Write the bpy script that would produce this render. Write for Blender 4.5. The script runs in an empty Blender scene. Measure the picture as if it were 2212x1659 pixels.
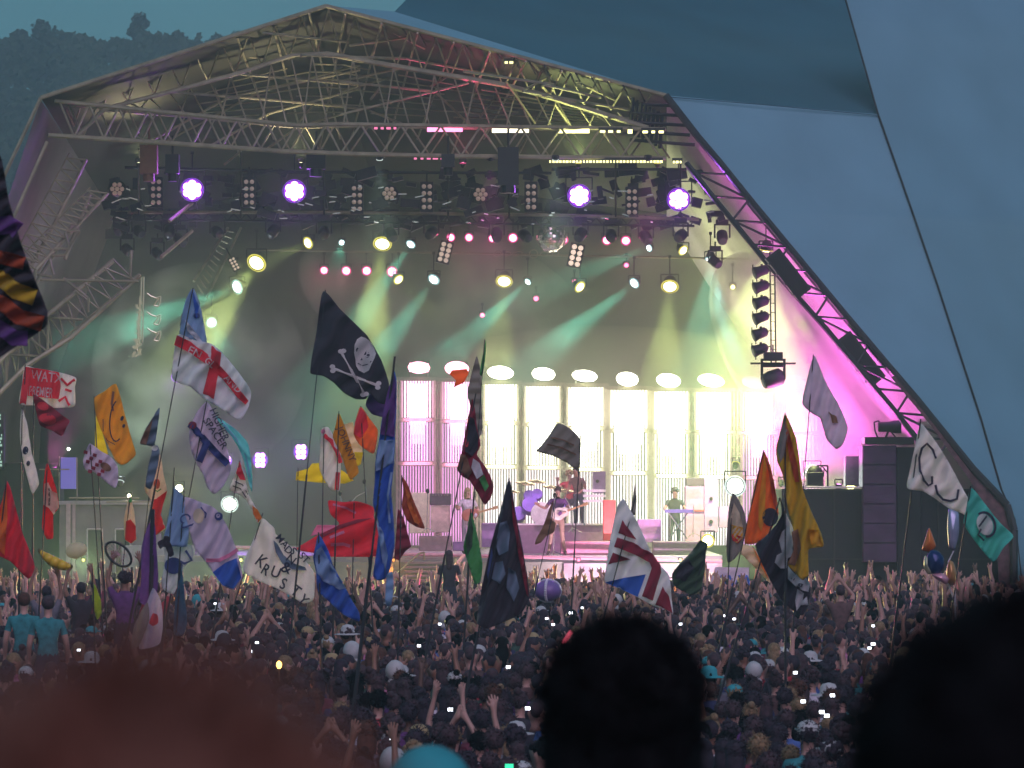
import bpy, bmesh, math, random
import numpy as np
from mathutils import Vector, Matrix, Euler, noise
from mathutils.geometry import delaunay_2d_cdt
random.seed(7)
R = math.radians
SC = bpy.context.scene
COL = SC.collection

# ---------------------------------------------------------------- camera
F = 8000.0; CU, CV = 1106.0, 829.5; CAMZ = 4.2
PITCH = math.atan(218.5 / F)
cam = bpy.data.cameras.new('camera'); camo = bpy.data.objects.new('camera', cam); COL.objects.link(camo)
camo.location = (0, 0, CAMZ); camo.rotation_euler = (R(90) + PITCH, 0, 0)
cam.sensor_width = 36.0; cam.lens = 36.0 * F / 2212.0
cam.clip_start = 0.1; cam.clip_end = 3000
cam.dof.use_dof = True; cam.dof.focus_distance = 88; cam.dof.aperture_fstop = 7.0
SC.camera = camo

def P(u, v, D):
    """world point at depth D (metres along +Y) seen at picture position u, v (2212 x 1659)"""
    a = (u - CU) / F; b = (CV - v) / F
    c, s = math.cos(PITCH), math.sin(PITCH)
    d = Vector((a, c - b * s, s + b * c))
    return Vector((0, 0, CAMZ)) + d * (D / d.y)
def M(D): return F / D      # picture units per metre at depth D

# ---------------------------------------------------------------- world, sun, exposure
SUN_EL, SUN_AZ = R(38), R(196)
w = bpy.data.worlds.new('World'); SC.world = w; w.use_nodes = True
nt = w.node_tree; bg = nt.nodes['Background']
sky = nt.nodes.new('ShaderNodeTexSky'); sky.sky_type = 'NISHITA'; sky.sun_disc = False
sky.sun_elevation = R(3.0); sky.sun_rotation = R(196); sky.air_density = 1.2; sky.dust_density = 2.0; sky.ozone_density = 3.0
mx = nt.nodes.new('ShaderNodeMix'); mx.data_type = 'RGBA'; mx.inputs[0].default_value = 0.8
mx.inputs[7].default_value = (0.40, 1.50, 1.98, 1)
tcw = nt.nodes.new('ShaderNodeTexCoord'); cln = nt.nodes.new('ShaderNodeTexNoise'); cln.inputs['Scale'].default_value = 9; cln.inputs['Detail'].default_value = 5; crp = nt.nodes.new('ShaderNodeValToRGB')
crp.color_ramp.elements[0].position = .35; crp.color_ramp.elements[0].color = (0.36, 1.34, 1.80, 1); crp.color_ramp.elements[1].position = .65; crp.color_ramp.elements[1].color = (0.46, 1.62, 2.10, 1)
nt.links.new(tcw.outputs['Generated'], cln.inputs['Vector']); nt.links.new(cln.outputs['Fac'], crp.inputs[0]); nt.links.new(crp.outputs[0], mx.inputs[7])
nt.links.new(sky.outputs[0], mx.inputs[6]); nt.links.new(mx.outputs[2], bg.inputs[0])
bg.inputs[1].default_value = 0.15
sl = bpy.data.lights.new('dusk_sun', 'SUN'); sl.energy = 1.35; sl.angle = R(50); sl.color = (1.0, 0.68, 0.95)
so = bpy.data.objects.new('dusk_sun', sl); COL.objects.link(so)
so.rotation_euler = (R(52), 0, R(14))
vs = SC.view_settings; vs.view_transform = 'Standard'; vs.look = 'None'; vs.exposure = 0; vs.gamma = 1
cy = SC.cycles
cy.max_bounces = 5; cy.diffuse_bounces = 2; cy.glossy_bounces = 2; cy.transmission_bounces = 3; cy.volume_bounces = 1
cy.transparent_max_bounces = 12; cy.sample_clamp_indirect = 2.0; cy.sample_clamp_direct = 12.0
cy.use_denoising = True; cy.caustics_reflective = False; cy.caustics_refractive = False

# ---------------------------------------------------------------- helpers
class MB:
    def __init__(s): s.v = []; s.f = []; s.m = []
    def add(s, vs, fs, mi=0):
        o = len(s.v); s.v += [tuple(x) for x in vs]; s.f += [tuple(i + o for i in f) for f in fs]; s.m += [mi] * len(fs); return s
    def box(s, c, d, rot=None, mi=0):
        x, y, z = d[0] / 2, d[1] / 2, d[2] / 2
        vs = [Vector(p) for p in ((-x,-y,-z),(x,-y,-z),(x,y,-z),(-x,y,-z),(-x,-y,z),(x,-y,z),(x,y,z),(-x,y,z))]
        if rot is not None: vs = [rot @ p for p in vs]
        vs = [p + Vector(c) for p in vs]
        return s.add(vs, [(0,3,2,1),(4,5,6,7),(0,1,5,4),(1,2,6,5),(2,3,7,6),(3,0,4,7)], mi)
    def bar(s, a, b, r, n=6, mi=0, r2=None):
        a = Vector(a); b = Vector(b); d = b - a
        if d.length < 1e-6: return s
        q = d.to_track_quat('Z', 'Y'); r2 = r if r2 is None else r2
        vs = []
        for p, rr in ((a, r), (b, r2)):
            for k in range(n):
                t = 2 * math.pi * k / n
                vs.append(p + q @ Vector((math.cos(t) * rr, math.sin(t) * rr, 0)))
        fs = [(k, (k+1) % n, n + (k+1) % n, n + k) for k in range(n)] + [tuple(range(n-1, -1, -1)), tuple(range(n, 2*n))]
        return s.add(vs, fs, mi)
    def path(s, pts, r, n=6, mi=0):
        for a, b in zip(pts[:-1], pts[1:]): s.bar(a, b, r, n, mi)
        return s
    def lathe(s, prof, axis=None, origin=(0,0,0), n=16, mi=0):
        """prof: list of (radius, height); axis quaternion turns +Z"""
        vs = []; o = Vector(origin)
        for r, h in prof:
            for k in range(n):
                t = 2 * math.pi * k / n; p = Vector((r * math.cos(t), r * math.sin(t), h))
                vs.append(o + (axis @ p if axis else p))
        fs = []
        for i in range(len(prof) - 1):
            for k in range(n): fs.append((i*n+k, i*n+(k+1) % n, (i+1)*n+(k+1) % n, (i+1)*n+k))
        fs.append(tuple(range(n-1, -1, -1))); fs.append(tuple((len(prof)-1)*n + k for k in range(n)))
        return s.add(vs, fs, mi)
    def ell(s, c, rad, rot=None, nu=12, nv=8, mi=0, jit=0, seed=0):
        vs = []; c = Vector(c)
        for i in range(1, nv):
            th = math.pi * i / nv
            for k in range(nu):
                ph = 2 * math.pi * k / nu
                p = Vector((math.sin(th)*math.cos(ph), math.sin(th)*math.sin(ph), math.cos(th)))
                if jit: p *= 1 + jit * noise.noise(p * 3.1 + Vector((seed, seed * .7, 0)))
                p = Vector((p.x*rad[0], p.y*rad[1], p.z*rad[2]))
                vs.append(c + (rot @ p if rot else p))
        t = Vector((0,0,rad[2])); b = -t
        vs.append(c + (rot @ t if rot else t)); vs.append(c + (rot @ b if rot else b))
        T = len(vs) - 2; B = T + 1; fs = []
        for k in range(nu):
            fs.append((T, k, (k+1) % nu)); fs.append((B, (nv-2)*nu + (k+1) % nu, (nv-2)*nu + k))
        for i in range(nv-2):
            for k in range(nu): fs.append((i*nu+k, (i+1)*nu+k, (i+1)*nu+(k+1) % nu, i*nu+(k+1) % nu))
        return s.add(vs, fs, mi)
    def build(s, name, mats, parent=None, smooth=False, origin=None):
        if not isinstance(mats, (list, tuple)): mats = [mats]
        me = bpy.data.meshes.new(name)
        vs = s.v
        if origin is not None:
            o = Vector(origin); vs = [(x[0]-o.x, x[1]-o.y, x[2]-o.z) for x in vs]
        me.from_pydata(vs, [], s.f)
        for m in mats: me.materials.append(m)
        if len(mats) > 1: me.polygons.foreach_set('material_index', s.m)
        if smooth: me.polygons.foreach_set('use_smooth', [True] * len(me.polygons))
        me.update()
        ob = bpy.data.objects.new(name, me); COL.objects.link(ob)
        if parent is not None: ob.parent = parent
        elif origin is not None: ob.location = origin
        return ob

def tag(o, label=None, cat=None, group=None, kind=None):
    if label: o['label'] = label
    if cat: o['category'] = cat
    if group: o['group'] = group
    if kind: o['kind'] = kind
    return o
def thing(name, label, cat, loc, group=None, rot=None):
    o = bpy.data.objects.new(name, None); COL.objects.link(o); o.location = loc; o.empty_display_size = 0.2
    if rot is not None: o.rotation_mode = 'QUATERNION'; o.rotation_quaternion = rot
    return tag(o, label, cat, group)
def copy_tree(o, parent=None):
    c = o.copy(); COL.objects.link(c)
    if parent is not None: c.parent = parent
    for ch in list(o.children): copy_tree(ch, c)
    return c

# ---------------------------------------------------------------- materials
MATS = {}
def mat(name, col, rough=0.6, metal=0.0, emit=None, es=1.0, var=0.15, scale=8.0, transl=0.0, bump=0.0, sheen=0.0, nosample=True, alpha=None):
    if name in MATS: return MATS[name]
    m = bpy.data.materials.new(name); m.use_nodes = True; nt = m.node_tree; N = nt.nodes; L = nt.links
    b = N['Principled BSDF']; out = N['Material Output']
    b.inputs['Roughness'].default_value = rough; b.inputs['Metallic'].default_value = metal
    tc = N.new('ShaderNodeTexCoord'); nz = N.new('ShaderNodeTexNoise'); nz.inputs['Scale'].default_value = scale; nz.inputs['Detail'].default_value = 4
    L.new(tc.outputs['Object'], nz.inputs['Vector'])
    rp = N.new('ShaderNodeValToRGB')
    c = [max(0, x) for x in col[:3]]
    rp.color_ramp.elements[0].position = .3; rp.color_ramp.elements[1].position = .7
    rp.color_ramp.elements[0].color = tuple(x * (1 - var) for x in c) + (1,)
    rp.color_ramp.elements[1].color = tuple(min(1, x * (1 + var)) for x in c) + (1,)
    L.new(nz.outputs['Fac'], rp.inputs[0]); L.new(rp.outputs[0], b.inputs['Base Color'])
    if sheen: b.inputs['Sheen Weight'].default_value = sheen
    if bump:
        bp = N.new('ShaderNodeBump'); bp.inputs['Strength'].default_value = bump; L.new(nz.outputs['Fac'], bp.inputs['Height']); L.new(bp.outputs[0], b.inputs['Normal'])
    if emit:
        b.inputs['Emission Color'].default_value = tuple(emit) + (1,); b.inputs['Emission Strength'].default_value = es
        if nosample: m.cycles.emission_sampling = 'NONE'
    if transl:
        tr = N.new('ShaderNodeBsdfTranslucent'); L.new(rp.outputs[0], tr.inputs['Color'])
        ms = N.new('ShaderNodeMixShader'); ms.inputs[0].default_value = transl
        L.new(b.outputs[0], ms.inputs[1]); L.new(tr.outputs[0], ms.inputs[2]); L.new(ms.outputs[0], out.inputs['Surface'])
    if alpha is not None: b.inputs['Alpha'].default_value = alpha
    MATS[name] = m
    return m
def volume_mat(name, dens, col=(1, 1, 1), aniso=0.0):
    m = bpy.data.materials.new(name); m.use_nodes = True; N = m.node_tree.nodes; N.remove(N['Principled BSDF'])
    v = N.new('ShaderNodeVolumePrincipled'); v.inputs['Color'].default_value = tuple(col) + (1,); v.inputs['Density'].default_value = dens; v.inputs['Anisotropy'].default_value = aniso
    m.node_tree.links.new(v.outputs[0], N['Material Output'].inputs['Volume'])
    return m

steel = mat('steel_tube', (.27, .25, .17), .45, .3, var=.25, scale=3)
dark_steel = mat('dark_steel', (.035, .035, .04), .5, .5)
black = mat('black_metal', (.012, .012, .014), .5)
rubber = mat('matt_black', (.01, .01, .01), .8)
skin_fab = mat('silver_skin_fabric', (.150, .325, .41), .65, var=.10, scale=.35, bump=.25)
skin_shaded = mat('dark_skin_fabric', (.022, .10, .14), .65, var=.14, scale=.3, bump=.25)  # same silver skin, colour darkened to mimic shade on the tilted panel
# ================================================================ ground and hills
def ground_z(y):
    pts = [(-40, 4.6), (0, 2.5), (4, 2.33), (10, 1.6), (20, .78), (32, 0), (700, 0)]
    for (a, za), (b, zb) in zip(pts[:-1], pts[1:]):
        if y <= b: return za + (zb - za) * (y - a) / (b - a)
    return 0
g = MB(); ys = [-40, 0, 4, 10, 15, 20, 26, 32, 60, 100, 150, 200, 320, 480]
xs = [-600, -60, -20, 0, 20, 60, 600]
vs = []; fs = []
for y in ys:
    for x in xs: vs.append((x, y, ground_z(y)))
for i in range(len(ys)-1):
    for j in range(len(xs)-1): k = i*len(xs)+j; fs.append((k, k+1, k+1+len(xs), k+len(xs)))
g.add(vs, fs)
tag(g.build('ground', mat('trampled_grass', (.05, .055, .03), .95, scale=.8, var=.4, bump=.3)), kind='structure')
# hill behind the stage
h = MB(); nx, ny = 60, 14; vs = []; fs = []
for j in range(ny):
    for i in range(nx):
        x = -260 + 560 * i / (nx-1); y = 300 + 420 * j / (ny-1)
        t = min(1, j / 5.0); top = 54 + 3 * noise.noise(Vector((x*.02, y*.02, 0))) - max(0, (x+10)) * .12
        vs.append((x, y, -0.3 + t * top + 2*noise.noise(Vector((x*.05, y*.05, 3))) * t))
for j in range(ny-1):
    for i in range(nx-1): k = j*nx+i; fs.append((k, k+1, k+1+nx, k+nx))
h.add(vs, fs)
tag(h.build('hill', mat('hill_grass', (.035, .05, .03), .95, scale=.1, var=.3), smooth=True), kind='structure')

leaf = mat('tree_foliage', (.030, .048, .022), .9, var=.5, scale=.5, transl=.25)
bark = mat('tree_bark', (.07, .05, .04), .9, scale=3)
def tree(u, vtop, D, wid, label, hgt=None, seed=0, dens=1.0):
    rnd = random.Random(seed)
    top = P(u, vtop, D); gz = top.z - (hgt or 15)
    base = Vector((top.x, D, gz)); H = top.z - gz
    t = thing('tree', label, 'tree', base, 'trees along the hill behind the stage')
    tr = MB(); tr.bar(base - Vector((0, 0, 1.2)), base + Vector((0, 0, H*.55)), .38, 7, r2=.2)
    for k in range(7):
        a = rnd.uniform(0, 6.28); z0 = H * rnd.uniform(.25, .55); L = wid * rnd.uniform(.3, .45)
        tr.bar(base + Vector((0, 0, z0)), base + Vector((math.cos(a)*L, math.sin(a)*L, z0 + H*.25)), .15, 5, r2=.05)
    tr.build('trunk', bark, t, origin=base)
    cr = MB(); lumps = []
    for k in range(int(13 * dens)):
        a = rnd.uniform(0, 6.28); rr = rnd.uniform(.1, 1) ** .6; z = rnd.uniform(.3, .93)
        wz = math.sin(min(1, (z - .1) / .8) * math.pi) ** .6
        lumps.append((base + Vector((math.cos(a)*rr*wid*.42*wz, math.sin(a)*rr*wid*.42*wz, H*z)), wid * rnd.uniform(.11, .2)))
    lumps.append((base + Vector((0, 0, H * .9)), H*.1))
    for c, r in lumps:
        for q in range(190):
            d = Vector((rnd.gauss(0, 1), rnd.gauss(0, 1), rnd.gauss(0, .85))).normalized() * r * rnd.uniform(.45, 1.1)
            p = c + d; s = rnd.uniform(.14, .34)
            n1 = Vector((rnd.gauss(0, 1), rnd.gauss(0, 1), rnd.gauss(0, 1))).normalized() * s; n2 = n1.orthogonal().normalized() * s * .8
            cr.add([p - n1, p + n2, p + n1, p - n2], [(0, 1, 2, 3)])
    cr.build('crown', leaf, t, origin=base)
tl = [(12, 78, 60, 'far left tree on the hill, its low crown cut by the edge'), (46, 56, 74, 'broad round tree second from the left on the skyline'), (88, 42, 96, 'widest tree on the left skyline, taller than both neighbours'),
      (135, 66, 70, 'low round tree just right of the widest left skyline tree'), (176, 66, 70, 'rounded tree midway between the widest tree and the tallest one'), (222, 82, 74, 'lowest tree in the dip left of the tallest tree'),
      (262, 76, 56, 'small tree tucked under the left side of the tallest tree'), (302, 18, 76, 'tallest tree on the hill, round crown standing clear on the skyline'), (345, 68, 60, 'small tree tucked under the right side of the tallest tree'),
      (384, 63, 72, 'domed tree right of the tallest tree'), (425, 80, 70, 'low tree in the dip before the stage roof'), (468, 66, 74, 'bushy tree close left of the stage roof edge'),
      (512, 62, 74, 'wide tree beside the roof edge, partly behind it'), (558, 62, 70, 'last tree on the right, mostly behind the stage roof')]
for i, (u, v, wd, lb) in enumerate(tl): D = 476 + (i % 3) * 6; tree(u, v + 7, D, wd / M(D) * 1.05, lb, hgt=(9.5 if i == 7 else 7.5), seed=i + 3, dens=1.3)
# wood that covers the slope below the skyline trees
wd = MB(); rnd = random.Random(5)
for k in range(420):
    u = rnd.uniform(-60, 640); v = 104 + 470 * rnd.random() ** 1.1; D = 470 - (v - 104) * .3
    c = P(u, v, D); r = rnd.uniform(1.6, 2.9)
    for q in range(80):
        d = Vector((rnd.gauss(0, 1), rnd.gauss(0, 1)*.6, rnd.gauss(0, 1))).normalized() * r * rnd.uniform(.6, 1.05); p = c + d; s = rnd.uniform(.25, .6)
        n1 = Vector((rnd.gauss(0, 1), rnd.gauss(0, .5), rnd.gauss(0, 1))).normalized() * s; n2 = n1.orthogonal().normalized() * s
        wd.add([p - n1, p + n2, p + n1, p - n2], [(0, 1, 2, 3)])
wo = wd.build('woodland', leaf); tag(wo, 'dark wood covering the hillside left of the stage', 'woodland', kind='stuff')

# ================================================================ the pyramid stage
ST = P(1106, 1200, 98); ST.z = 0
stage = thing('concert_stage', 'pyramid shaped festival stage with silver fabric skin and open steel truss roof', 'stage', ST)
def sp(name, mb, m, smooth=False): return mb.build(name, m, stage, smooth, origin=ST)
def sheet(pts, n=1, thick=.03):
    """a thin double-sided slab over a polygon of world points"""
    mb = MB(); a = [Vector(p) for p in pts]
    nn = (a[1]-a[0]).cross(a[2]-a[0]).normalized() * thick
    k = len(a); mb.add(a + [p + nn for p in a], [tuple(range(k)), tuple(range(2*k-1, k-1, -1))] + [(i, (i+1) % k, k + (i+1) % k, k + i) for i in range(k)])
    return mb
# outer skin, right of the opening
seam = [(1825, -6, 103.5), (1897, 247, 101.8), (1962, 432, 100.6), (2025, 615, 99.5), (2074, 766, 98.6), (2120, 907, 97.8), (2164, 1060, 96.9), (2192, 1123, 96.5), (2206, 1250, 96.2), (2212, 1400, 96)]
edge = [(1438, 206, 98.5), (1507, 292, 98.2), (1554, 348, 98), (1624, 433, 97.7), (1744, 578, 97.2), (1821, 671, 96.9), (1919, 787, 96.5), (1983, 862, 96.3), (2102, 1009, 95.9), (2178, 1087, 95.7), (2193, 1139, 95.6), (2198, 1250, 95.5), (2199, 1400, 95.4)]
def loft(A, B, n=24):
    def samp(L, t):
        d = [0]
        for a, b in zip(L[:-1], L[1:]): d.append(d[-1] + math.hypot(a[0]-b[0], a[1]-b[1]))
        x = t * d[-1]
        for i in range(len(L)-1):
            if x <= d[i+1] + 1e-9:
                q = (x - d[i]) / (d[i+1]-d[i]); return [L[i][k] + (L[i+1][k]-L[i][k]) * q for k in range(3)]
        return L[-1]
    mb = MB(); vs = []
    for i in range(n+1):
        a = P(*samp(A, i/n)); b = P(*samp(B, i/n))
        for j in range(7): vs.append(a.lerp(b, j/6))
    fs = [(i*7+j, i*7+j+1, (i+1)*7+j+1, (i+1)*7+j) for i in range(n) for j in range(6)]
    mb.add(vs, fs); return mb
edge2 = [(1438, 206, 98.5)] + edge[1:]
sp('front_skin_panel', loft([(1438, 206, 98.5)] + edge[1:], [(1897, 247, 101.8)] + seam[2:]), skin_fab, True)
sp('side_skin_panel', loft(seam, [(2600, -40, 114), (2640, 247, 113), (2700, 432, 113), (2760, 615, 113), (2800, 766, 113), (2840, 907, 113), (2860, 1060, 113), (2870, 1123, 113), (2880, 1250, 113), (2880, 1400, 113)]), skin_fab, True)
def on_plane(u, v, a, b, c):
    n = (b-a).cross(c-a); o = Vector((0, 0, CAMZ)); d = P(u, v, 100) - o
    return o + d * ((a-o).dot(n) / d.dot(n))
pa, pb, pc = P(850, 27, 102.5), P(1440, 207, 98.6), P(1897, 247, 101.8)
sp('upper_skin_panel', sheet([pa, pb, pc] + [on_plane(u, v, pa, pb, pc) for u, v in ((1825, -6), (1780, -160), (1030, -160), (880, -3))], thick=-.03), skin_shaded)
sp('canopy_top_panel', sheet([P(704, 14, 97.0), P(1438, 207, 98.6), P(850, 27, 101)]), skin_fab)  # lighter fabric on this strip stands in for haze glow along the eave
# seam ropes
mb = MB(); mb.path([P(u, v, D - .06) for u, v, D in seam], .03, 6); sp('skin_seam_rope', mb, black)
mb = MB(); mb.path([P(1440, 209, 98.4), P(1650, 226, 99.8), P(1897, 249, 101.7)], .015, 6); sp('skin_seam_rope', mb, skin_shaded)
# underside of the roof
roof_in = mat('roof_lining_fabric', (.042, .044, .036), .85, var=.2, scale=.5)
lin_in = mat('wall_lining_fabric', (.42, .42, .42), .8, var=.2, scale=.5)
A0, A1, A2 = P(88, 211, 94.4), P(704, 13, 97), P(1438, 206, 98.5)
BL, BR, BM = P(250, 470, 114), P(1500, 470, 114), P(800, 380, 114)
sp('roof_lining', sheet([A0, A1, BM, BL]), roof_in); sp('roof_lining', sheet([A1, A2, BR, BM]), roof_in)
backm = mat('back_cloth', (.010, .013, .009), .9)
sp('back_cloth', sheet([P(u, v, 114.2) for u, v in ((60, 1400), (1835, 1400), (1765, 1000), (1505, 455), (800, 365), (245, 455), (85, 900))]), backm)
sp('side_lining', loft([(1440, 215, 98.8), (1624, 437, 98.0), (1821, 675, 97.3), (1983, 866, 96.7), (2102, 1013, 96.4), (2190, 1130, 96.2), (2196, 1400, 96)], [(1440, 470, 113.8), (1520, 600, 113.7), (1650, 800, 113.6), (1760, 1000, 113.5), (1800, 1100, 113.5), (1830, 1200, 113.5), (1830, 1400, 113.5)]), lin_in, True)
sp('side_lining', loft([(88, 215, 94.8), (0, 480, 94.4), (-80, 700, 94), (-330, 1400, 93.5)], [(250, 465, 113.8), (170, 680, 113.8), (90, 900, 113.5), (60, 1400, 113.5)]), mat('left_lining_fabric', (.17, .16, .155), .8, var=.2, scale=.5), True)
# deck
deckm = mat('stage_deck', (.30, .29, .29), .35, var=.3, scale=1.2)
zf = P(1106, 1200, 98).z
mb = MB(); xl, xr = P(300, 1200, 98).x, P(1560, 1200, 98).x
mb.box(((xl+xr)/2, 106, zf - .15), (xr-xl, 16, .3)); sp('deck', mb, deckm)
pinkcloth = mat('pale_skirt_cloth', (.72, .62, .68), .8, var=.08, scale=1)
greycloth = mat('green_grey_skirt_board', (.20, .23, .19), .8, var=.2, scale=2)
def skirt(u0, u1, v0, v1, D, m, fold=0.0, nm='stage_skirt'):
    mb = MB(); n = 60; vs = []
    for i in range(n+1):
        u = u0 + (u1-u0)*i/n
        for j in range(9):
            v = v0 + (v1-v0)*j/8
            sag = fold * (math.sin(i*.35 + j*.8) * .5 + math.sin(i*.13 - j*.9 + 1))
            vs.append(P(u, v, D + sag))
    mb.add(vs, [(i*9+j, i*9+j+1, (i+1)*9+j+1, (i+1)*9+j) for i in range(n) for j in range(8)])
    return sp(nm, mb, m, True)
skirt(1218, 1560, 1217, 1320, 97.4, pinkcloth, .10)
skirt(320, 1218, 1214, 1320, 97.6, greycloth, .0)
mb = MB(); mb.bar(P(440, 1181, 97.7), P(860, 1190, 97.7), .05, 6); mb.bar(P(860, 1197, 97.2), P(1560, 1212, 97.2), .05, 6); sp('deck_edge', mb, mat('pink_edge_trim', (.75, .35, .45), .4))
# ---------------------------------------------------------------- trusses (each a part of the stage)
def z1(x, y): return (x*.3516, y*.3516)
def z2(x, y): return (734.4 + x*.3516, y*.3516)
def z4(x, y): return (x*.3516, 432 + y*.3516)
def z6(x, y): return (1434.2 + x*.3516, 432 + y*.3516)
def lines(name, segs, r, m=None, D=97):
    if name in ('right_leg_web', 'roof_diagonal') and len(segs) > 1:
        for s in segs: lines(name, [s], r, m, D)
        return
    mb = MB()
    for s in segs:
        a, b = s[0], s[1]; da = a[2] if len(a) > 2 else D; db = b[2] if len(b) > 2 else D
        mb.bar(P(a[0], a[1], da), P(b[0], b[1], db), s[2] if len(s) > 2 else r, 7)
    return sp(name, mb, m or steel)
# eaves
lines('eave_beam', [((88, 211, 94.2), (704, 13, 96.8))], .06); lines('eave_beam', [((704, 13, 96.8), (1438, 206, 98.2))], .06)
# inner rafters, a little behind and below
lines('inner_rafter', [((*z1(480, 830), 95.2), (*z1(640, 670), 95.4)), ((*z1(640, 670), 95.4), (*z1(1060, 560), 95.9)), ((*z1(1060, 560), 95.9), (*z1(1450, 455), 96.4)), ((*z1(1450, 455), 96.4), (*z1(1800, 340), 96.8)), ((*z1(1800, 340), 96.8), (703, 116, 97))], .06)
lines('inner_rafter', [((703, 116, 97), (840, 141, 97.2)), ((840, 141, 97.2), (1086, 183, 97.8)), ((1086, 183, 97.8), (1191, 211, 98)), ((1191, 211, 98), (1400, 277, 98.2))], .075)
# front box truss: top and bottom chords in two planes with webs between
top = [(118, 218, 94.6), (643, 271, 96.7), (734, 268, 97.1), (1438, 279, 98.2)]
bot = [(104, 292, 94.6), (323, 306, 95.4), (615, 327, 96.6), (778, 333, 97.1), (963, 337, 97.4), (1438, 342, 98.2)]
def poly(L, dd, dv=0): return [((a[0], a[1]+dv, a[2]+dd), (b[0], b[1]+dv, b[2]+dd)) for a, b in zip(L[:-1], L[1:])]
lines('front_truss_chord', poly(top, 0), .055); lines('front_truss_chord', poly(bot, 0), .062)
lines('front_truss_chord', poly(top, 1.3, 5), .04); lines('front_truss_chord', poly(bot, 1.3, 2), .04)
def at(L, u):
    for a, b in zip(L[:-1], L[1:]):
        if u <= b[0]: q = (u-a[0])/(b[0]-a[0]); return (u, a[1]+(b[1]-a[1])*q, a[2]+(b[2]-a[2])*q)
    return L[-1]
w1 = []; u = 128; k = 0
while u < 1410:
    step = 40 if u < 720 else 54
    a, b = (at(top, u), at(bot, u+step*.8)) if k % 2 == 0 else (at(bot, u), at(top, u+step*.8)); w1.append((a, b))
    u += step * .8; k += 1
lines('front_truss_web', w1, .030)
w2 = [((a[0]+19, a[1], a[2]+1.3), (b[0]+19, b[1], b[2]+1.3)) for a, b in w1]; lines('front_truss_web', w2, .026)
# purlins of the roof space frame
pur = [(z1(1610, 200), z1(2140, 260)), (z1(1190, 320), z1(1630, 358)), (z1(790, 435), z1(1420, 480)), (z1(1060, 565), z1(1640, 612)), (z1(1470, 455), z1(2212, 522)), (z1(1640, 612), (*z2(160, 670),)), (z1(1850, 340), z2(400, 360)), (z1(2080, 500), z2(560, 560)),
       (z2(400, 360), z2(1000, 470)), (z2(760, 440), z2(1320, 520)), (z2(1120, 560), z2(1800, 680)), (z1(440, 650), z1(700, 690)), (z1(640, 680), z1(1120, 715)), (z1(1120, 710), z1(1810, 775)), (z2(1650, 720), z2(1960, 740)), (z2(1250, 520), z2(1600, 600))]
lines('purlin', [((*a, 96.2 + i % 3 * .8), (*b, 98.0 + i % 3 * .8)) for i, (a, b) in enumerate(pur)], .036)
dia = [(z1(1140, 340), z1(1040, 530)), (z1(750, 440), z1(650, 640)), (z1(1540, 210), z1(1450, 400)), (z1(1960, 90), z1(1870, 290)), (z1(940, 860), z1(1400, 600)), (z1(1400, 600), z1(2212, 430)), (z1(1020, 870), z1(1600, 560)), (z1(1600, 560), z1(2212, 400)),
       (z1(1300, 890), z1(1650, 700)), (z1(1650, 700), z1(2212, 545)), (z1(1640, 915), z1(1830, 780)), (z1(1830, 780), z2(0, 705)), (z2(0, 705), z2(790, 510)), (z1(1380, 1010), z1(1480, 930)), (z1(1820, 770), z1(1920, 650)), (z1(400, 560), z1(560, 640)), (z1(830, 470), z1(980, 545)), (z1(1240, 360), z1(1400, 430)),
       (z2(180, 680), z2(380, 760)), (z2(580, 560), z2(790, 760)), (z2(1020, 500), z2(1200, 760)), (z2(1320, 640), z2(1410, 770)), (z2(560, 530), z2(660, 470)), (z2(860, 720), z2(980, 560)), (z2(1120, 560), z2(1300, 460)), (z2(1240, 530), z2(1280, 570)), (z2(0, 500), z2(420, 410)), (z2(0, 560), z2(300, 480)), (z2(190, 610), z2(240, 545)),
       (z2(330, 200), z2(520, 300)), (z2(700, 290), z2(900, 420)), (z2(0, 210), z2(380, 160)), (z2(60, 280), z2(420, 230)), (z2(1450, 500), z2(1700, 620)), (z2(1580, 710), z2(1700, 790))]
lines('roof_diagonal', [((*a, 97.6 + i % 4 * .7), (*b, 98.4 + i % 4 * .7)) for i, (a, b) in enumerate(dia)], .032)
# fine lattice between eave, rafters and front truss, left and right of the ridge
def eave_v(u): return 211 - (u-88)*.3214 if u < 704 else 13 + (u-704)*.263
def raft_v(u): return (292 - (u-169)*1.0 if u < 225 else 236 - (u-225)*.263 if u < 633 else 120 + (u-633)*.02) if u < 703 else 116 + (u-703)*.20
segs = []; u = 130; k = 0
while u < 1380:
    a = (u, eave_v(u) + 7, 96 + (u-88)*.0017); b = (u + 30, min(raft_v(u+30), 275) - 2, 96.8 + (u-88)*.0014)
    c = (u + 58, eave_v(u+58) + 7, 96 + (u-30)*.0017)
    segs += [(a, b), (b, c)]; u += 58; k += 1
lines('roof_lattice', segs, .024)
segs = []; u = 190; k = 0
while u < 1360:
    a = (u, raft_v(u), 97 + (u-88)*.0011); t2 = at(top, min(1430, u+34)); b = (t2[0], t2[1], t2[2] + .4); t3 = at(top, min(1430, u-20)); c = (t3[0], t3[1], t3[2]+.4)
    if raft_v(u) < t2[1] - 12: segs += [(a, b)] + ([(a, c)] if k % 2 else [])
    u += 44; k += 1
lines('roof_lattice', segs, .022)
segs = []
for q in range(7):
    f = (q+1)/8; pts = []
    for u in range(260 - q*10, 1340, 60): pts.append((u, raft_v(u) + (275 - raft_v(u))*f*.9, 99 + 2.5*f))
    segs += list(zip(pts[:-1], pts[1:])) if q % 2 else [(p_, r_) for i_, (p_, r_) in enumerate(zip(pts[:-1], pts[1:])) if i_ % 3]
lines('roof_lattice', segs, .020)
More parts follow.
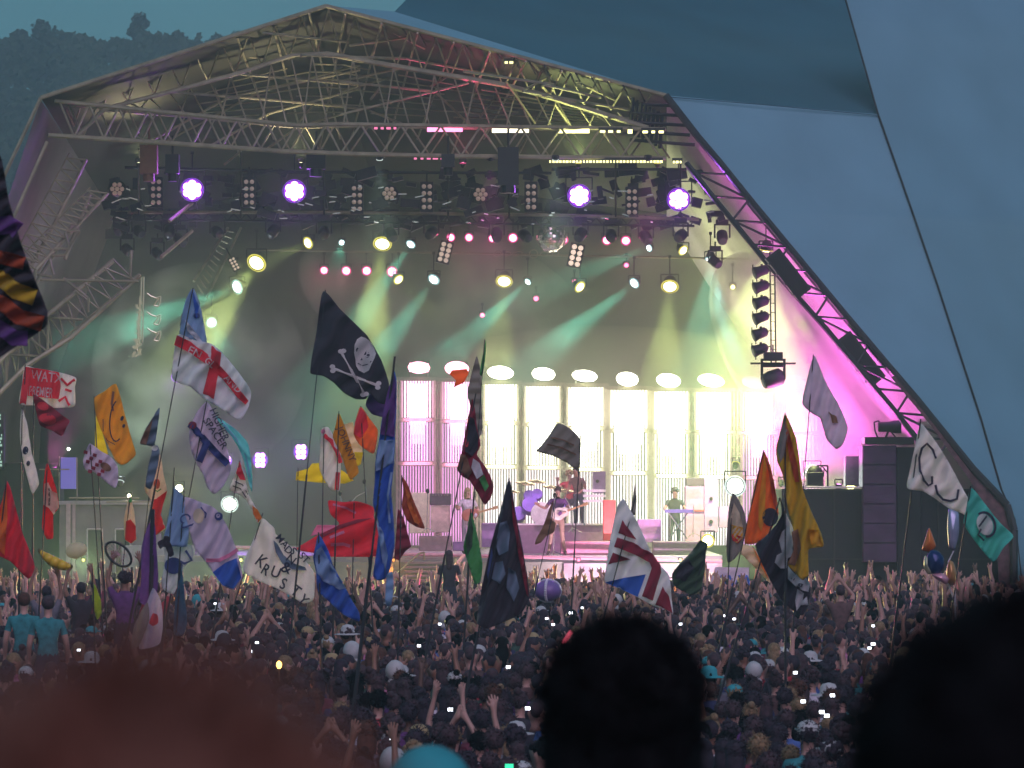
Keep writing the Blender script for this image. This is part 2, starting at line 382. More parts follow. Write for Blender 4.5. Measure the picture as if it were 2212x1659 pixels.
for k in range(14):
    u0 = 200 + k*78; v0 = eave_v(u0) + 6; lines('roof_rib', [((u0, v0, 96.4), (u0 + (60 if u0 < 704 else -60) + (u0-750)*-.08, 300 + 40*(k % 2), 106))], .03)
# dense ladder trusses near the right corner
mb = MB()
for k in range(8):
    a = z2(1800 + k*26, 600 + k*14); mb.bar(P(*a, 98.3), P(a[0] - 6, a[1] + 75, 98.5), .05)
for k in range(5): mb.bar(P(*z2(1780, 640 + k*55), 98.4), P(*z2(2060 + k*30, 650 + k*60), 98.2), .05)
for k in range(16): mb.bar(P(870 + k*34, 62 + k*8.8, 97.6), P(885 + k*34, 90 + k*9, 98.6), .028)
sp('corner_ladder_truss', mb, dark_steel)
for k in range(17):
    u = 120 + k * 35; v = 205 - (u-105) * .322 + 10
    mb.bar(P(u, v, 96), P(u + 12, v + 22, 97), .025)
# left leg truss
pinkish = steel
lines('left_leg_truss', [((102, 306, 94.6), (35, 457, 94.3)), ((35, 457, 94.3), (-30, 620, 94.1)), ((88, 211, 94.2), (14, 369, 94)), ((14, 369, 94), (-60, 530, 93.8)), ((232, 418, 97), (77, 583, 95.5)), ((77, 583, 95.5), (70, 620, 95.5)), ((160, 480, 97), (60, 640, 95.4)), ((186, 345, 97), (120, 480, 96.4)), ((120, 480, 96.4), (30, 640, 95.8)), ((195, 420, 97), (140, 560, 96.4))], .05)
lines('left_leg_truss', [((246, 562, 97), (102, 682, 95.5)), ((102, 682, 95.5), (-20, 800, 94.5)), ((302, 594, 97), (151, 731, 95.6)), ((151, 731, 95.6), (56, 791, 95)), ((56, 791, 95), (-20, 868, 94.5))], .065)
lw = [(z4(410, 190), z4(490, 190)), (z4(330, 300), z4(430, 300)), (z4(320, 340), z4(400, 340)), (z4(210, 455), z4(320, 470)), (z4(400, 200), z4(430, 300)), (z4(300, 350), z4(330, 460)), (z4(300, 350), z4(210, 455)), (z4(490, 190), z4(400, 340)), (z4(545, 600), z4(540, 690)), (z4(295, 770), z4(290, 930)), (z4(40, 960), z4(30, 1150)), (z4(300, 720), z4(510, 735)), (z4(60, 950), z4(260, 960)), (z4(170, 840), z4(290, 930)), (z4(230, 490), z4(850, 500)), (z4(805, 310), z4(800, 470)), (z4(390, 480), z4(540, 600)), (z4(180, 860), z4(40, 960))]
lines('left_leg_web', [((*a, 95.8), (*b, 95.8)) for a, b in lw], .035)
lines('brace_tube', [((*z4(1180, 190), 99), (*z4(990, 350), 98)), ((*z4(1180, 20), 99), (*z4(1040, 130), 98)), ((*z4(700, 370), 98), (*z4(640, 430), 98))], .05)
segs = []
for (x0, y0, x1, y1), (X0, Y0, X1, Y1) in (((232, 418, 77, 583), (195, 405, 40, 560)), ((186, 345, 40, 640), (150, 330, 0, 610)), ((246, 562, 0, 765), (302, 594, 0, 845))):
    for k in range(12):
        a = (x0 + (x1-x0)*k/12, y0 + (y1-y0)*k/12, 96); b = (X0 + (X1-X0)*(k+.5)/12, Y0 + (Y1-Y0)*(k+.5)/12, 96); c = (x0 + (x1-x0)*(k+1)/12, y0 + (y1-y0)*(k+1)/12, 96); segs += [(a, b), (b, c)]
    segs.append(((X0, Y0, 96), (X1, Y1, 96)))
lines('left_leg_web', segs, .024)
# ladder shaped truss hanging at the back left
mb = MB(); mb.bar(P(*z4(1400, 170), 106), P(*z4(1190, 500), 104), .04); mb.bar(P(*z4(1480, 170), 106), P(*z4(1270, 600), 104), .04)
for k in range(12): q = k/11; mb.bar(P(*z4(1395 - 185*q, 190 + 330*q), 105 - q), P(*z4(1435 - 185*q, 198 + 380*q), 105 - q), .022)
sp('ladder_truss', mb, steel)
# right leg truss
out = [(1438, 206, 98), (1507, 295, 97.8), (1554, 350, 97.6), (1624, 437, 97.3), (1744, 582, 96.8), (1821, 675, 96.5), (1919, 791, 96.1), (1983, 866, 95.9), (2102, 1013, 95.5), (2176, 1091, 95.3), (2191, 1145, 95.2), (2190, 1260, 95.1)]
inn = [(1483, 352, 97.6), (1546, 432, 97.2), (1659, 570, 96.7), (1786, 712, 96.3), (1940, 896, 95.8), (2030, 1010, 95.4)]
lines('right_leg_chord', [(a, b) for a, b in zip(out[:-1], out[1:])], .10, dark_steel)
lines('right_leg_chord', [(a, b) for a, b in zip(inn[:-1], inn[1:])], .075, dark_steel)
lines('right_leg_chord', [((a[0]-8, a[1]+2, a[2]+1.2), (b[0]-8, b[1]+2, b[2]+1.2)) for a, b in zip(out[3:-1], out[4:])], .05, dark_steel)
def byv(L, v):
    for a, b in zip(L[:-1], L[1:]):
        if v <= b[1]: q = (v-a[1])/(b[1]-a[1]); return tuple(a[k] + (b[k]-a[k])*q for k in range(3))
    return L[-1]
rw = []; v = 372; k = 0
while v < 965:
    rw.append((byv(inn, v), byv(out, v + 6))); rw.append((byv(out, v + 6), byv(inn, v + 52)) if k % 2 else (byv(inn, v), byv(out, v + 58)))
    v += 52; k += 1
lines('right_leg_web', rw, .032, dark_steel)
# dark brown lacing strip on the outer edge low down
sp('edge_lacing', loft([(1925, 815, 95.9), (2000, 905, 95.7), (2090, 1030, 95.4), (2150, 1130, 95.2), (2160, 1290, 95.1)], [(1935, 810, 96), (2035, 930, 95.7), (2120, 1034, 95.5), (2190, 1120, 95.3), (2194, 1290, 95.2)], 12), mat('brown_lacing_net', (.10, .045, .055), .8, var=.5, scale=6))
# lighting bars across the roof void
lines('lighting_bar', [((250, 459, 100), (734, 459, 100)), ((734, 459, 100), (1156, 464, 100)), ((1156, 464, 100), (1510, 474, 100))], .05)
lines('lighting_bar', [((240, 474, 100), (1500, 488, 100))], .035, dark_steel)
lines('lighting_bar', [((1191, 366, 99), (1483, 366, 99)), ((700, 372, 99.4), (1191, 374, 99.4)), ((270, 362, 99.4), (700, 372, 99.4))], .04, dark_steel)
lines('lighting_bar', [((560, 540, 104), (977, 547, 104)), ((977, 547, 104), (1223, 552, 104)), ((1223, 552, 104), (1640, 560, 104))], .03)
mb = MB()
for k in range(46): u = 262 + k*27; mb.bar(P(u, 459 + (u-250)*.011, 100), P(u + 13, 474 + (u-250)*.011, 100), .02); mb.bar(P(u+13, 474 + (u-250)*.011, 100), P(u + 27, 459 + (u-223)*.011, 100), .02)
sp('lighting_bar_web', mb, dark_steel)
mb = MB()
for u, v0 in ((300, 320), (520, 330), (700, 345), (968, 345), (1100, 345), (1330, 350), (1470, 350)): mb = MB(); mb.bar(P(u, v0, 98.6), P(u, 470, 100), .025); sp('hanging_cable', mb, black)
# bulky black hoists on the front truss
for u, v, wd, hg in ((322, 345, .45, .75), (1098, 360, .55, 1.0), (968, 348, .35, .35), (683, 345, .5, .5), (373, 355, .35, .5)):
    mb = MB(); c = P(u, v, 97.4); mb.box(c, (wd, .4, hg)); mb.bar(c + Vector((0, 0, hg/2)), c + Vector((0, 0, hg/2 + .5)), .03); mb.lathe([(wd*.35, -.1), (wd*.35, .1)], None, c - Vector((0, 0, hg/2 + .1)), 10)
    sp('chain_hoist', mb, mat('orange_hoist', (.18, .09, .05), .6) if u == 322 else black)
# ================================================================ smoke and evening air
mb = MB(); mb.box((1.2, 105.6, 14.2), (27, 15.6, 5.4))
sm = mb.build('roof_smoke', volume_mat('roof_smoke_volume', 0.006, (.85, 1.0, .75), .2)); tag(sm, 'very thin smoke under the roof lining around the violet lamps', 'smoke', kind='stuff')
mb = MB(); mb.box((1.2, 105.6, 6.55), (27, 15.6, 9.7))
sm = mb.build('stage_smoke', volume_mat('smoke_volume', 0.019, (.84, 1.0, .72), .2)); tag(sm, 'thin stage smoke hanging under the roof and catching the lamp beams', 'smoke', kind='stuff')
mb = MB(); mb.box((0, 230, 40), (1300, 640, 92))
hz = mb.build('haze', volume_mat('haze_volume', 0.0011, (.60, .92, 1.0), 0)); tag(hz, kind='stuff')

# thicker smoke drifting along the right lining
mb = MB(); c = P(1745, 800, 103); mb.ell(c, (1.9, 4.2, 3.9), Matrix.Rotation(R(-36), 3, 'Y'), 24, 16)
vm = bpy.data.materials.new('drifting_smoke_volume'); vm.use_nodes = True; N = vm.node_tree.nodes; L = vm.node_tree.links; N.remove(N['Principled BSDF'])
vv = N.new('ShaderNodeVolumePrincipled'); vv.inputs['Color'].default_value = (1, .97, 1, 1)
tc = N.new('ShaderNodeTexCoord'); nz = N.new('ShaderNodeTexNoise'); nz.inputs['Scale'].default_value = .62; nz.inputs['Detail'].default_value = 4
mr = N.new('ShaderNodeMapRange'); mr.inputs[1].default_value = .44; mr.inputs[2].default_value = .64; mr.inputs[3].default_value = .01; mr.inputs[4].default_value = .85
L.new(tc.outputs['Object'], nz.inputs['Vector']); L.new(nz.outputs['Fac'], mr.inputs[0]); L.new(mr.outputs[0], vv.inputs['Density']); L.new(vv.outputs[0], N['Material Output'].inputs['Volume'])
pf = mb.build('drifting_smoke', vm); tag(pf, 'thick smoke drifting up the right side of the stage, lit yellow and magenta', 'smoke', kind='stuff')
def puff(u, v, D, rad, tilt, peak, name, lb, seed):
    m = vm.copy(); m.name = name + '_volume'
    for n_ in m.node_tree.nodes:
        if n_.type == 'MAP_RANGE': n_.inputs[4].default_value = peak; n_.inputs[3].default_value = 0
        if n_.type == 'TEX_NOISE': n_.inputs['Scale'].default_value = .55 + .1*seed
        if n_.type == 'PRINCIPLED_VOLUME': n_.inputs['Color'].default_value = (.86, 1, .74, 1)
    b_ = MB(); b_.ell((0, 0, 0), rad, Matrix.Rotation(R(tilt), 3, 'Y'), 24, 16); o_ = b_.build(name, m); o_.location = P(u, v, D); tag(o_, lb, 'smoke', kind='stuff')
puff(960, 650, 102.5, (4.2, 2.6, 2.1), 15, .13, 'beam_smoke', 'patchy smoke catching the green and yellow beams over the band', 1)
puff(430, 800, 102.5, (3.0, 2.6, 3.0), -20, .14, 'wing_smoke', 'patchy smoke behind the flags at the left side of the stage', 2)
b_ = MB(); b_.ell((0, 0, 0), (6.9, 1.3, 2.7), Matrix.Rotation(R(1.5), 3, 'Y'), 32, 16); o_ = b_.build('column_smoke', volume_mat('column_smoke_volume', .10, (1, 1, .74), 0)); o_.location = P(1335, 905, 106.4)  # puff added to mimic bloom around the columns
tag(o_, 'bright milky smoke glowing in front of the white light columns', 'smoke', kind='stuff')
cy.volume_step_rate = 1.6; cy.volume_max_steps = 128
# ================================================================ lamps
def emis(name, col, s):
    return mat(name, (.02, .02, .02), .4, emit=col, es=s, var=0)
PALE = {'yellow': ((1, .93, .38), (.93, 1, .38)), 'white': ((1, 1, .82), (.85, 1, .95)), 'cyan': ((.85, 1, .95), (.22, .95, .85)), 'pink': ((1, .22, .45), (1, .08, .3)),
        'purple': ((.75, .25, 1.0), (.45, .1, 1.0)), 'magenta': ((1, .25, .85), (1, .12, .75)), 'rose': ((1, .7, .85), (1, .62, .82)), 'cream': ((1, .9, .6), (1, .85, .5)), 'orange': ((1, .35, .08), (1, .3, .05)), 'green': ((.5, 1, .6), (.4, 1, .5))}
lens_cache = {}
def lamp(u, v, D, rpx, colname, es, label, aim=(0, -1, -.4), spot=None, cone=14, name='stage_lamp', cat='stage lamp', group='lit lamps hanging in the stage roof', hang=.5, cells=None, blend=.6):
    pos = P(u, v, D); rad = rpx / M(D)
    aimv = Vector(aim).normalized(); q = aimv.to_track_quat('Z', 'Y')
    t = thing(name, label, cat, pos, group)
    lm = emis('lens_%s_%g' % (colname, es), PALE[colname][0], es)
    # lens: domed disc (or a cluster of round cells)
    mb = MB()
    if cells == 'flower':
        for k in range(7):
            c = Vector((0, 0, 0)) if k == 0 else Vector((math.cos(k*math.pi/3 + .5)*rad*.62, math.sin(k*math.pi/3 + .5)*rad*.62, 0))
            mb.lathe([(rad*.39, 0), (rad*.36, rad*.05), (rad*.2, rad*.1)], q, q @ c, 12)
    elif cells == 'twin':
        for k in range(6):
            c = Vector((((k % 2) - .5)*rad*.75, (k//2 - 1)*rad*.75, 0)); mb.lathe([(rad*.4, 0), (rad*.2, rad*.1)], q, q @ c, 10)
    else: mb.lathe([(rad, 0), (rad*.92, rad*.12), (rad*.5, rad*.25)], q, (0, 0, 0), 20)
    mb.build('lens', lm, t, True)
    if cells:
        gb = MB(); gb.lathe([(rad*1.22, -.012), (rad*1.22, -.002)], q, (0, 0, 0), 24); gb.build('lens_plate', emis('plate_' + colname, {'purple': (.36, .06, 1)}.get(colname, PALE[colname][1]), 1.3), t, True)  # glowing disc stands in for the coloured halo round the cells
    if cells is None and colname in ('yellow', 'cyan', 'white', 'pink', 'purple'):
        rb_ = MB(); rb_.lathe([(rad*1.0, .002), (rad*1.38, .004), (rad*1.38, -.01), (rad*1.0, -.01)], q, (0, 0, 0), 20); rb_.build('lens_rim', emis('rim_' + colname, {'yellow': (1, .88, .12), 'cyan': (.45, .8, .85)}.get(colname, PALE[colname][1]), 1.0), t, True)  # glowing ring stands in for the coloured fringe of the glare
    hb = MB(); hb.lathe([(rad*1.12, .0), (rad*1.15, -rad*.5), (rad*1.0, -rad*1.3), (rad*.55, -rad*2.0)], q, q @ Vector((0, 0, -.01)), 18)
    hb.lathe([(rad*1.18, -.03), (rad*1.18, .02), (rad*1.1, .02), (rad*1.1, -.03)], q, (0, 0, 0), 18)
    hb.build('housing', black, t, True)
    yb = MB(); s = rad * 1.35; yb.path([Vector((-s, .05, 0)), Vector((-s, .05, s*1.4)), Vector((s, .05, s*1.4)), Vector((s, .05, 0))], .018, 5)
    if hang: yb.bar((0, .05, s*1.4), (0, .05, s*1.4 + hang), .018, 5); yb.box((0, .05, s*1.4 + hang), (.08, .08, .08))
    yb.build('yoke', dark_steel, t)
    if spot:
        ld = bpy.data.lights.new('lamp_light', 'SPOT'); ld.energy = spot; ld.color = PALE[colname][1]; ld.spot_size = R(cone); ld.spot_blend = blend; ld.shadow_soft_size = rad * .6
        lo = bpy.data.objects.new('lamp_light', ld); COL.objects.link(lo); lo.parent = t; lo.location = aimv * .12
        lo.rotation_mode = 'QUATERNION'; lo.rotation_quaternion = aimv.to_track_quat('-Z', 'Y')
    return t
EN = 1.0
# big violet seven-cell lamps
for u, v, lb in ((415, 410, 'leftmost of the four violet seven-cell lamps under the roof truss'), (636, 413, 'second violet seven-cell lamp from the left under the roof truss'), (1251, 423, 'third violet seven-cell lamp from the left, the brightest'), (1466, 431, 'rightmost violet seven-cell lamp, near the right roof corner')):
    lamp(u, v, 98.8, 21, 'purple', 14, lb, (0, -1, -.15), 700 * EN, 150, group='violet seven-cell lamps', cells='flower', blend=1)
# yellow lamps with beams
for u, v, r, lb, aim in ((554, 568, 16, 'large round yellow lamp lowest on the left, above the tip of the red cross flag', (-.42, -1, -.72)), (826, 527, 15, 'large yellow lamp hanging above the pirate flag', (-.10, -1, -1.0)), (1089, 608, 13.5, 'large yellow lamp in the middle of the second row', (-.10, -1, -1.0)),
                    (1447, 619, 14, 'large yellow lamp on the right of the second row', (-.12, -1, -1.0))):
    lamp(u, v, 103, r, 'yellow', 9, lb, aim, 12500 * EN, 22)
for u, v, r, lb, aim, spw in ((665, 525, 10, 'oval yellow-green lamp left of the small white lamp in the upper row', (-.9, -1, -.5), 1000), (861, 604, 9, 'oval yellow lamp just right of the four pink lamps', (.8, -1, -.8), 200), (1253, 620, 10, 'oval yellow lamp beside a red spark in the second row', (.9, -1, -.8), 200), (1476, 541, 9, 'oval yellow lamp below the right violet lamp', (.8, -1, -.8), 200), (1583, 620, 5, 'small yellow lamp on the far right of the second row', (0, -1, -.4), 150)):
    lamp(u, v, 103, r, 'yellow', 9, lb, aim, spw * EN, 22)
# white lamps with cyan beams
for u, v, r, lb, aim, spw in ((512, 620, 12, 'white lamp with a cyan beam below the large left yellow lamp', (-1.0, -1, -.45), 3600), (887, 528, 8, 'small white lamp with a cyan beam right of the upper yellow lamp', (-.55, -1, -.9), 2600), (937, 604, 10, 'white lamp with a cyan beam left of the middle yellow lamp', (-.60, -1, -.9), 3400), (1140, 609, 6, 'small white lamp with a cyan beam right of the middle yellow lamp', (-.75, -1, -.75), 2200),
                         (1370, 612, 9, 'white lamp with a cyan beam left of the right yellow lamp', (-.85, -1, -.7), 3200), (1402, 536, 6, 'small white lamp with a faint beam under the lighting bar on the right', (-.95, -1, -.4), 1300), (738, 524, 5, 'tiny white lamp left of the upper yellow lamp', (0, -1, -.3), 150), (457, 697, 9, 'oval white lamp behind the top of the red cross flag', (.2, -1, -.3), 300)):
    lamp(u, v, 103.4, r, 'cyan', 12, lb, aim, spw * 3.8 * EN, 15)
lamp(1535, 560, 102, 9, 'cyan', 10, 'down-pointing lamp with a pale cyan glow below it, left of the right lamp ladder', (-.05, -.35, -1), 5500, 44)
lamp(1655, 541, 98.6, 11, 'yellow', 14, 'bright yellow lamp tucked against the right leg truss', (-.12, .12, -1), 17000, 60)
lamp(382, 814, 101, 9, 'purple', 12, 'pale violet lamp behind the left edge of the red cross flag', (.1, -1, -.3), 500, 50)
# pink lamps
for i, (u, v, r) in enumerate(((974, 513, 7), (1013, 513, 7), (1064, 515, 7), (1108, 514, 8), (1217, 518, 8), (1311, 519, 8), (1352, 520, 8))):
    lamp(u, v, 102, r, 'pink', 9, ['first pink lamp from the left in the upper row', 'second pink lamp from the left in the upper row', 'third pink lamp from the left in the upper row', 'fourth pink lamp in the upper row, left of the mirror ball', 'pink lamp touching the right side of the mirror ball', 'left one of the pink pair right of the mirror ball', 'right one of the pink pair right of the mirror ball'][i], (-.1, -1, -.3), 60, 60, group='pink lamps of the upper row', hang=.3)
for i, (u, v, r) in enumerate(((700, 584, 7), (748, 585, 8), (792, 585, 8), (847, 587, 9))):
    lamp(u, v, 104, r, 'pink', 9, ['first pink lamp from the left in the lower row', 'second pink lamp from the left in the lower row', 'third pink lamp from the left in the lower row', 'rightmost pink lamp of the lower row, beside an oval yellow one'][i], (-.1, -1, -.3), 60, 60, group='pink lamps of the lower row', hang=.3)
for u, v, r, lb in ((1042, 681, 4.5, 'lone small pink lamp hanging low in the middle'), (1353, 573, 4.5, 'tiny magenta lamp under the right pink pair'), (1241, 608, 4, 'red spark of a lamp left of an oval yellow lamp'), (1158, 645, 5, 'dim red lamp low behind the second row')):
    lamp(u, v, 104, r, 'pink', 4, lb, (0, -1, -.3), None, group='small red lamps', hang=.2)
# floor lamps, left and right
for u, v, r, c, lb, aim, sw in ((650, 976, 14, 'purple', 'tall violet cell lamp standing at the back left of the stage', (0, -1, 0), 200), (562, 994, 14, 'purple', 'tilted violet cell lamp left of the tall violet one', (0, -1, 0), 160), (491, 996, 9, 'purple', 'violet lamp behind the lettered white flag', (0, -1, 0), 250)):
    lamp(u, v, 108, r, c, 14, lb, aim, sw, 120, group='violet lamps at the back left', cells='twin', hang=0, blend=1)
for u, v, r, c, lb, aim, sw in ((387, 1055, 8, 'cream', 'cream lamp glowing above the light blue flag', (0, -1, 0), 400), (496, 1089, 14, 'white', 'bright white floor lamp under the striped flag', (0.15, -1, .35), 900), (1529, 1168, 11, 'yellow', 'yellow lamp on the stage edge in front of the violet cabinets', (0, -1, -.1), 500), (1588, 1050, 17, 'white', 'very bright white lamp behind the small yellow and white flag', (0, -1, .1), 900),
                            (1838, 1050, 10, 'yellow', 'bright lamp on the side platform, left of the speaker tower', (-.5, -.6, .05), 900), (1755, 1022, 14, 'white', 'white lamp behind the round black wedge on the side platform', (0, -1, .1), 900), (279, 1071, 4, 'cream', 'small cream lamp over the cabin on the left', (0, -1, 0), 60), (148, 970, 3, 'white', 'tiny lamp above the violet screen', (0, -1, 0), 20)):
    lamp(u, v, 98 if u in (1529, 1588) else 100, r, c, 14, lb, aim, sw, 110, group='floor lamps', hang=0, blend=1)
# lamps added to throw a coloured wash on the side linings
def wash(u, v, D, c, sw, aim, lb, cone=95):
    lamp(u, v, D, 6, c, 6, lb, aim, sw, cone, group='wash lamps beside the right leg truss', hang=0, blend=1, name='wash_lamp', cat='wash lamp')
def tow(u, v, D, u2, v2, D2): return tuple(P(u2, v2, D2) - P(u, v, D))
wash(1722, 1040, 99.5, 'magenta', 16000, tow(1722, 1040, 99.5, 1850, 790, 98.5), 'magenta wash lamp pointing up from behind the speaker tower', 110)
wash(1812, 1047, 97.5, 'magenta', 5000, tow(1812, 1047, 97.5, 1850, 780, 96.9), 'magenta wash lamp low against the inside of the right leg truss')
wash(1690, 1042, 103, 'magenta', 13000, tow(1690, 1042, 103, 1790, 860, 106), 'magenta wash lamp pointing up from the side platform')
wash(1590, 1000, 104, 'yellow', 13000, tow(1590, 1000, 104, 1640, 640, 106), 'yellow wash lamp pointing up behind the pale right-hand columns')
wash(120, 1020, 98, 'magenta', 1500, (-.10, .35, 1), 'magenta wash lamp pointing up the left leg truss')
wash(260, 1040, 100, 'white', 2500, (.1, .5, 1), 'white wash lamp pointing up at the left lining')
# lamps added under the roof to brighten its steel
for u, c, p in ((300, 'cream', 320), (650, 'cream', 600), (1000, 'pink', 350), (1250, 'yellow', 900), (1420, 'yellow', 800)):
    lamp(u, 352, 98.2, 5, c, 3, {300: 'warm uplight on the left end of the front truss', 650: 'warm uplight below the roof peak', 1000: 'pink uplight on the front truss', 1250: 'yellow uplight on the front truss', 1420: 'yellow uplight near the right roof corner'}[u], (0, -.25, 1), p, 130, group='uplights on the front truss', hang=0, blend=1, name='uplight', cat='uplight')
# light battens on the front truss
def batten(u0, u1, v, D, c, es, lb, dots=0):
    a = P(u0, v, D); b = P(u1, v, D); t = thing('light_batten', lb, 'light batten', a, 'light battens on the front truss')
    hb = MB(); hb.box((a+b)/2 + Vector((0, .08, .06)), ((b-a).length, .12, .10)); hb.build('housing', black, t, origin=a)
    lb_ = MB()
    if dots:
        for k in range(dots): p = a.lerp(b, (k+.5)/dots); lb_.box(p, ((b-a).length/dots*random.uniform(.4, .85), .05, .06))
    else: lb_.box((a+b)/2, ((b-a).length*.98, .05, .11))
    lb_.build('tube', emis('tube_%s_%g' % (c, es), PALE[c][0], es), t, origin=a)
for a, b, v, c, es, n in ((805, 860, 277, 'pink', 1.2, 4), (922, 1000, 280, 'pink', 3.5, 0), (1062, 1143, 282, 'cream', 3, 0), (1205, 1274, 283, 'yellow', 3.2, 0), (1293, 1345, 284, 'yellow', 3, 3), (1356, 1366, 284, 'yellow', 3, 0), (1385, 1437, 285, 'yellow', 3.5, 3), (890, 962, 342, 'pink', 1.2, 5), (1185, 1432, 349, 'yellow', 2.6, 34), (1452, 1474, 350, 'yellow', 2.6, 3), (1088, 1110, 135, 'yellow', 2.2, 2)):
    batten(a, b, v, 97.9, c, es, {805: 'dim pink batten, leftmost on the front truss', 922: 'bright pink batten on the front truss', 1062: 'cream batten on the front truss right of the pink one', 1205: 'long yellow batten on the front truss', 1293: 'short broken yellow batten near the right end', 1356: 'tiny yellow batten near the right end', 1385: 'yellow batten at the right end of the front truss', 890: 'dim pink batten under the bottom chord', 1185: 'long dotted yellow string under the bottom chord', 1452: 'short dotted string at the right roof corner', 1088: 'small yellow light high on the right roof slope'}[a], n)

# lamps added on the front truss to brighten the band
for u, c, p, lb in ((820, 'white', 1500, 'front lamp on the truss above the steps'), (1060, 'magenta', 2200, 'front lamp on the truss above the guitarist'), (1200, 'white', 2200, 'front lamp on the truss above the singer'), (1400, 'magenta', 2200, 'front lamp on the truss above the union flag')):
    lamp(u, 345, 97.6, 5, c, 1, lb, (0, .42, -1), p, 44, group='front lamps on the truss', hang=0, blend=1, name='front_lamp', cat='front lamp')

for u, lb in ((1290, 'pit lamp lighting the pale skirt below the singer'), (1450, 'pit lamp lighting the pale skirt right of the union flag')):
    lamp(u, 1258, 94.9, 5, 'rose', 2, lb, (0, 1, -.05), 1100, 120, group='pit lamps facing the stage skirt', hang=0, blend=1, name='pit_lamp', cat='pit lamp')  # lamps added to brighten the stage skirt
# ================================================================ ten light columns at the back of the stage
tube_w = lambda c, s: emis('column_%s_%g' % (c, s), {'w': (1, .96, .78), 'p': (1, .45, .72), 'm': (1, .40, .95), 'c': (1, .80, .96)}[c], s)
post = mat('column_post', (.24, .20, .17), .5, var=.2)
cols = [(866, 938, 818, 1068, 907, 1001, 'p', 794, 905), (954, 1022, 820, 1075, 910, 1004, 'p', 796, 987), (1047, 1117, 826, 1095, 914, 1008, 'w', 805, 1081), (1135, 1209, 830, 1098, 917, 1010, 'w', 808, 1174), (1227, 1304, 832, 1105, 925, 1014, 'w', 812, 1263),
        (1318, 1399, 838, 1112, 930, 1022, 'w', 819, 1355), (1413, 1487, 841, 1118, 933, 1028, 'w', 822, 1444), (1504, 1578, 842, 1120, 934, 1030, 'w', 822, 1536), (1603, 1677, 842, 1125, 935, 1032, 'p', 826, 1628), (1691, 1773, 842, 1095, 936, 1032, 'p', 826, 1722)]
nm = ['first', 'second', 'third', 'fourth', 'fifth', 'sixth', 'seventh', 'eighth', 'ninth', 'tenth']
DC = 108.5
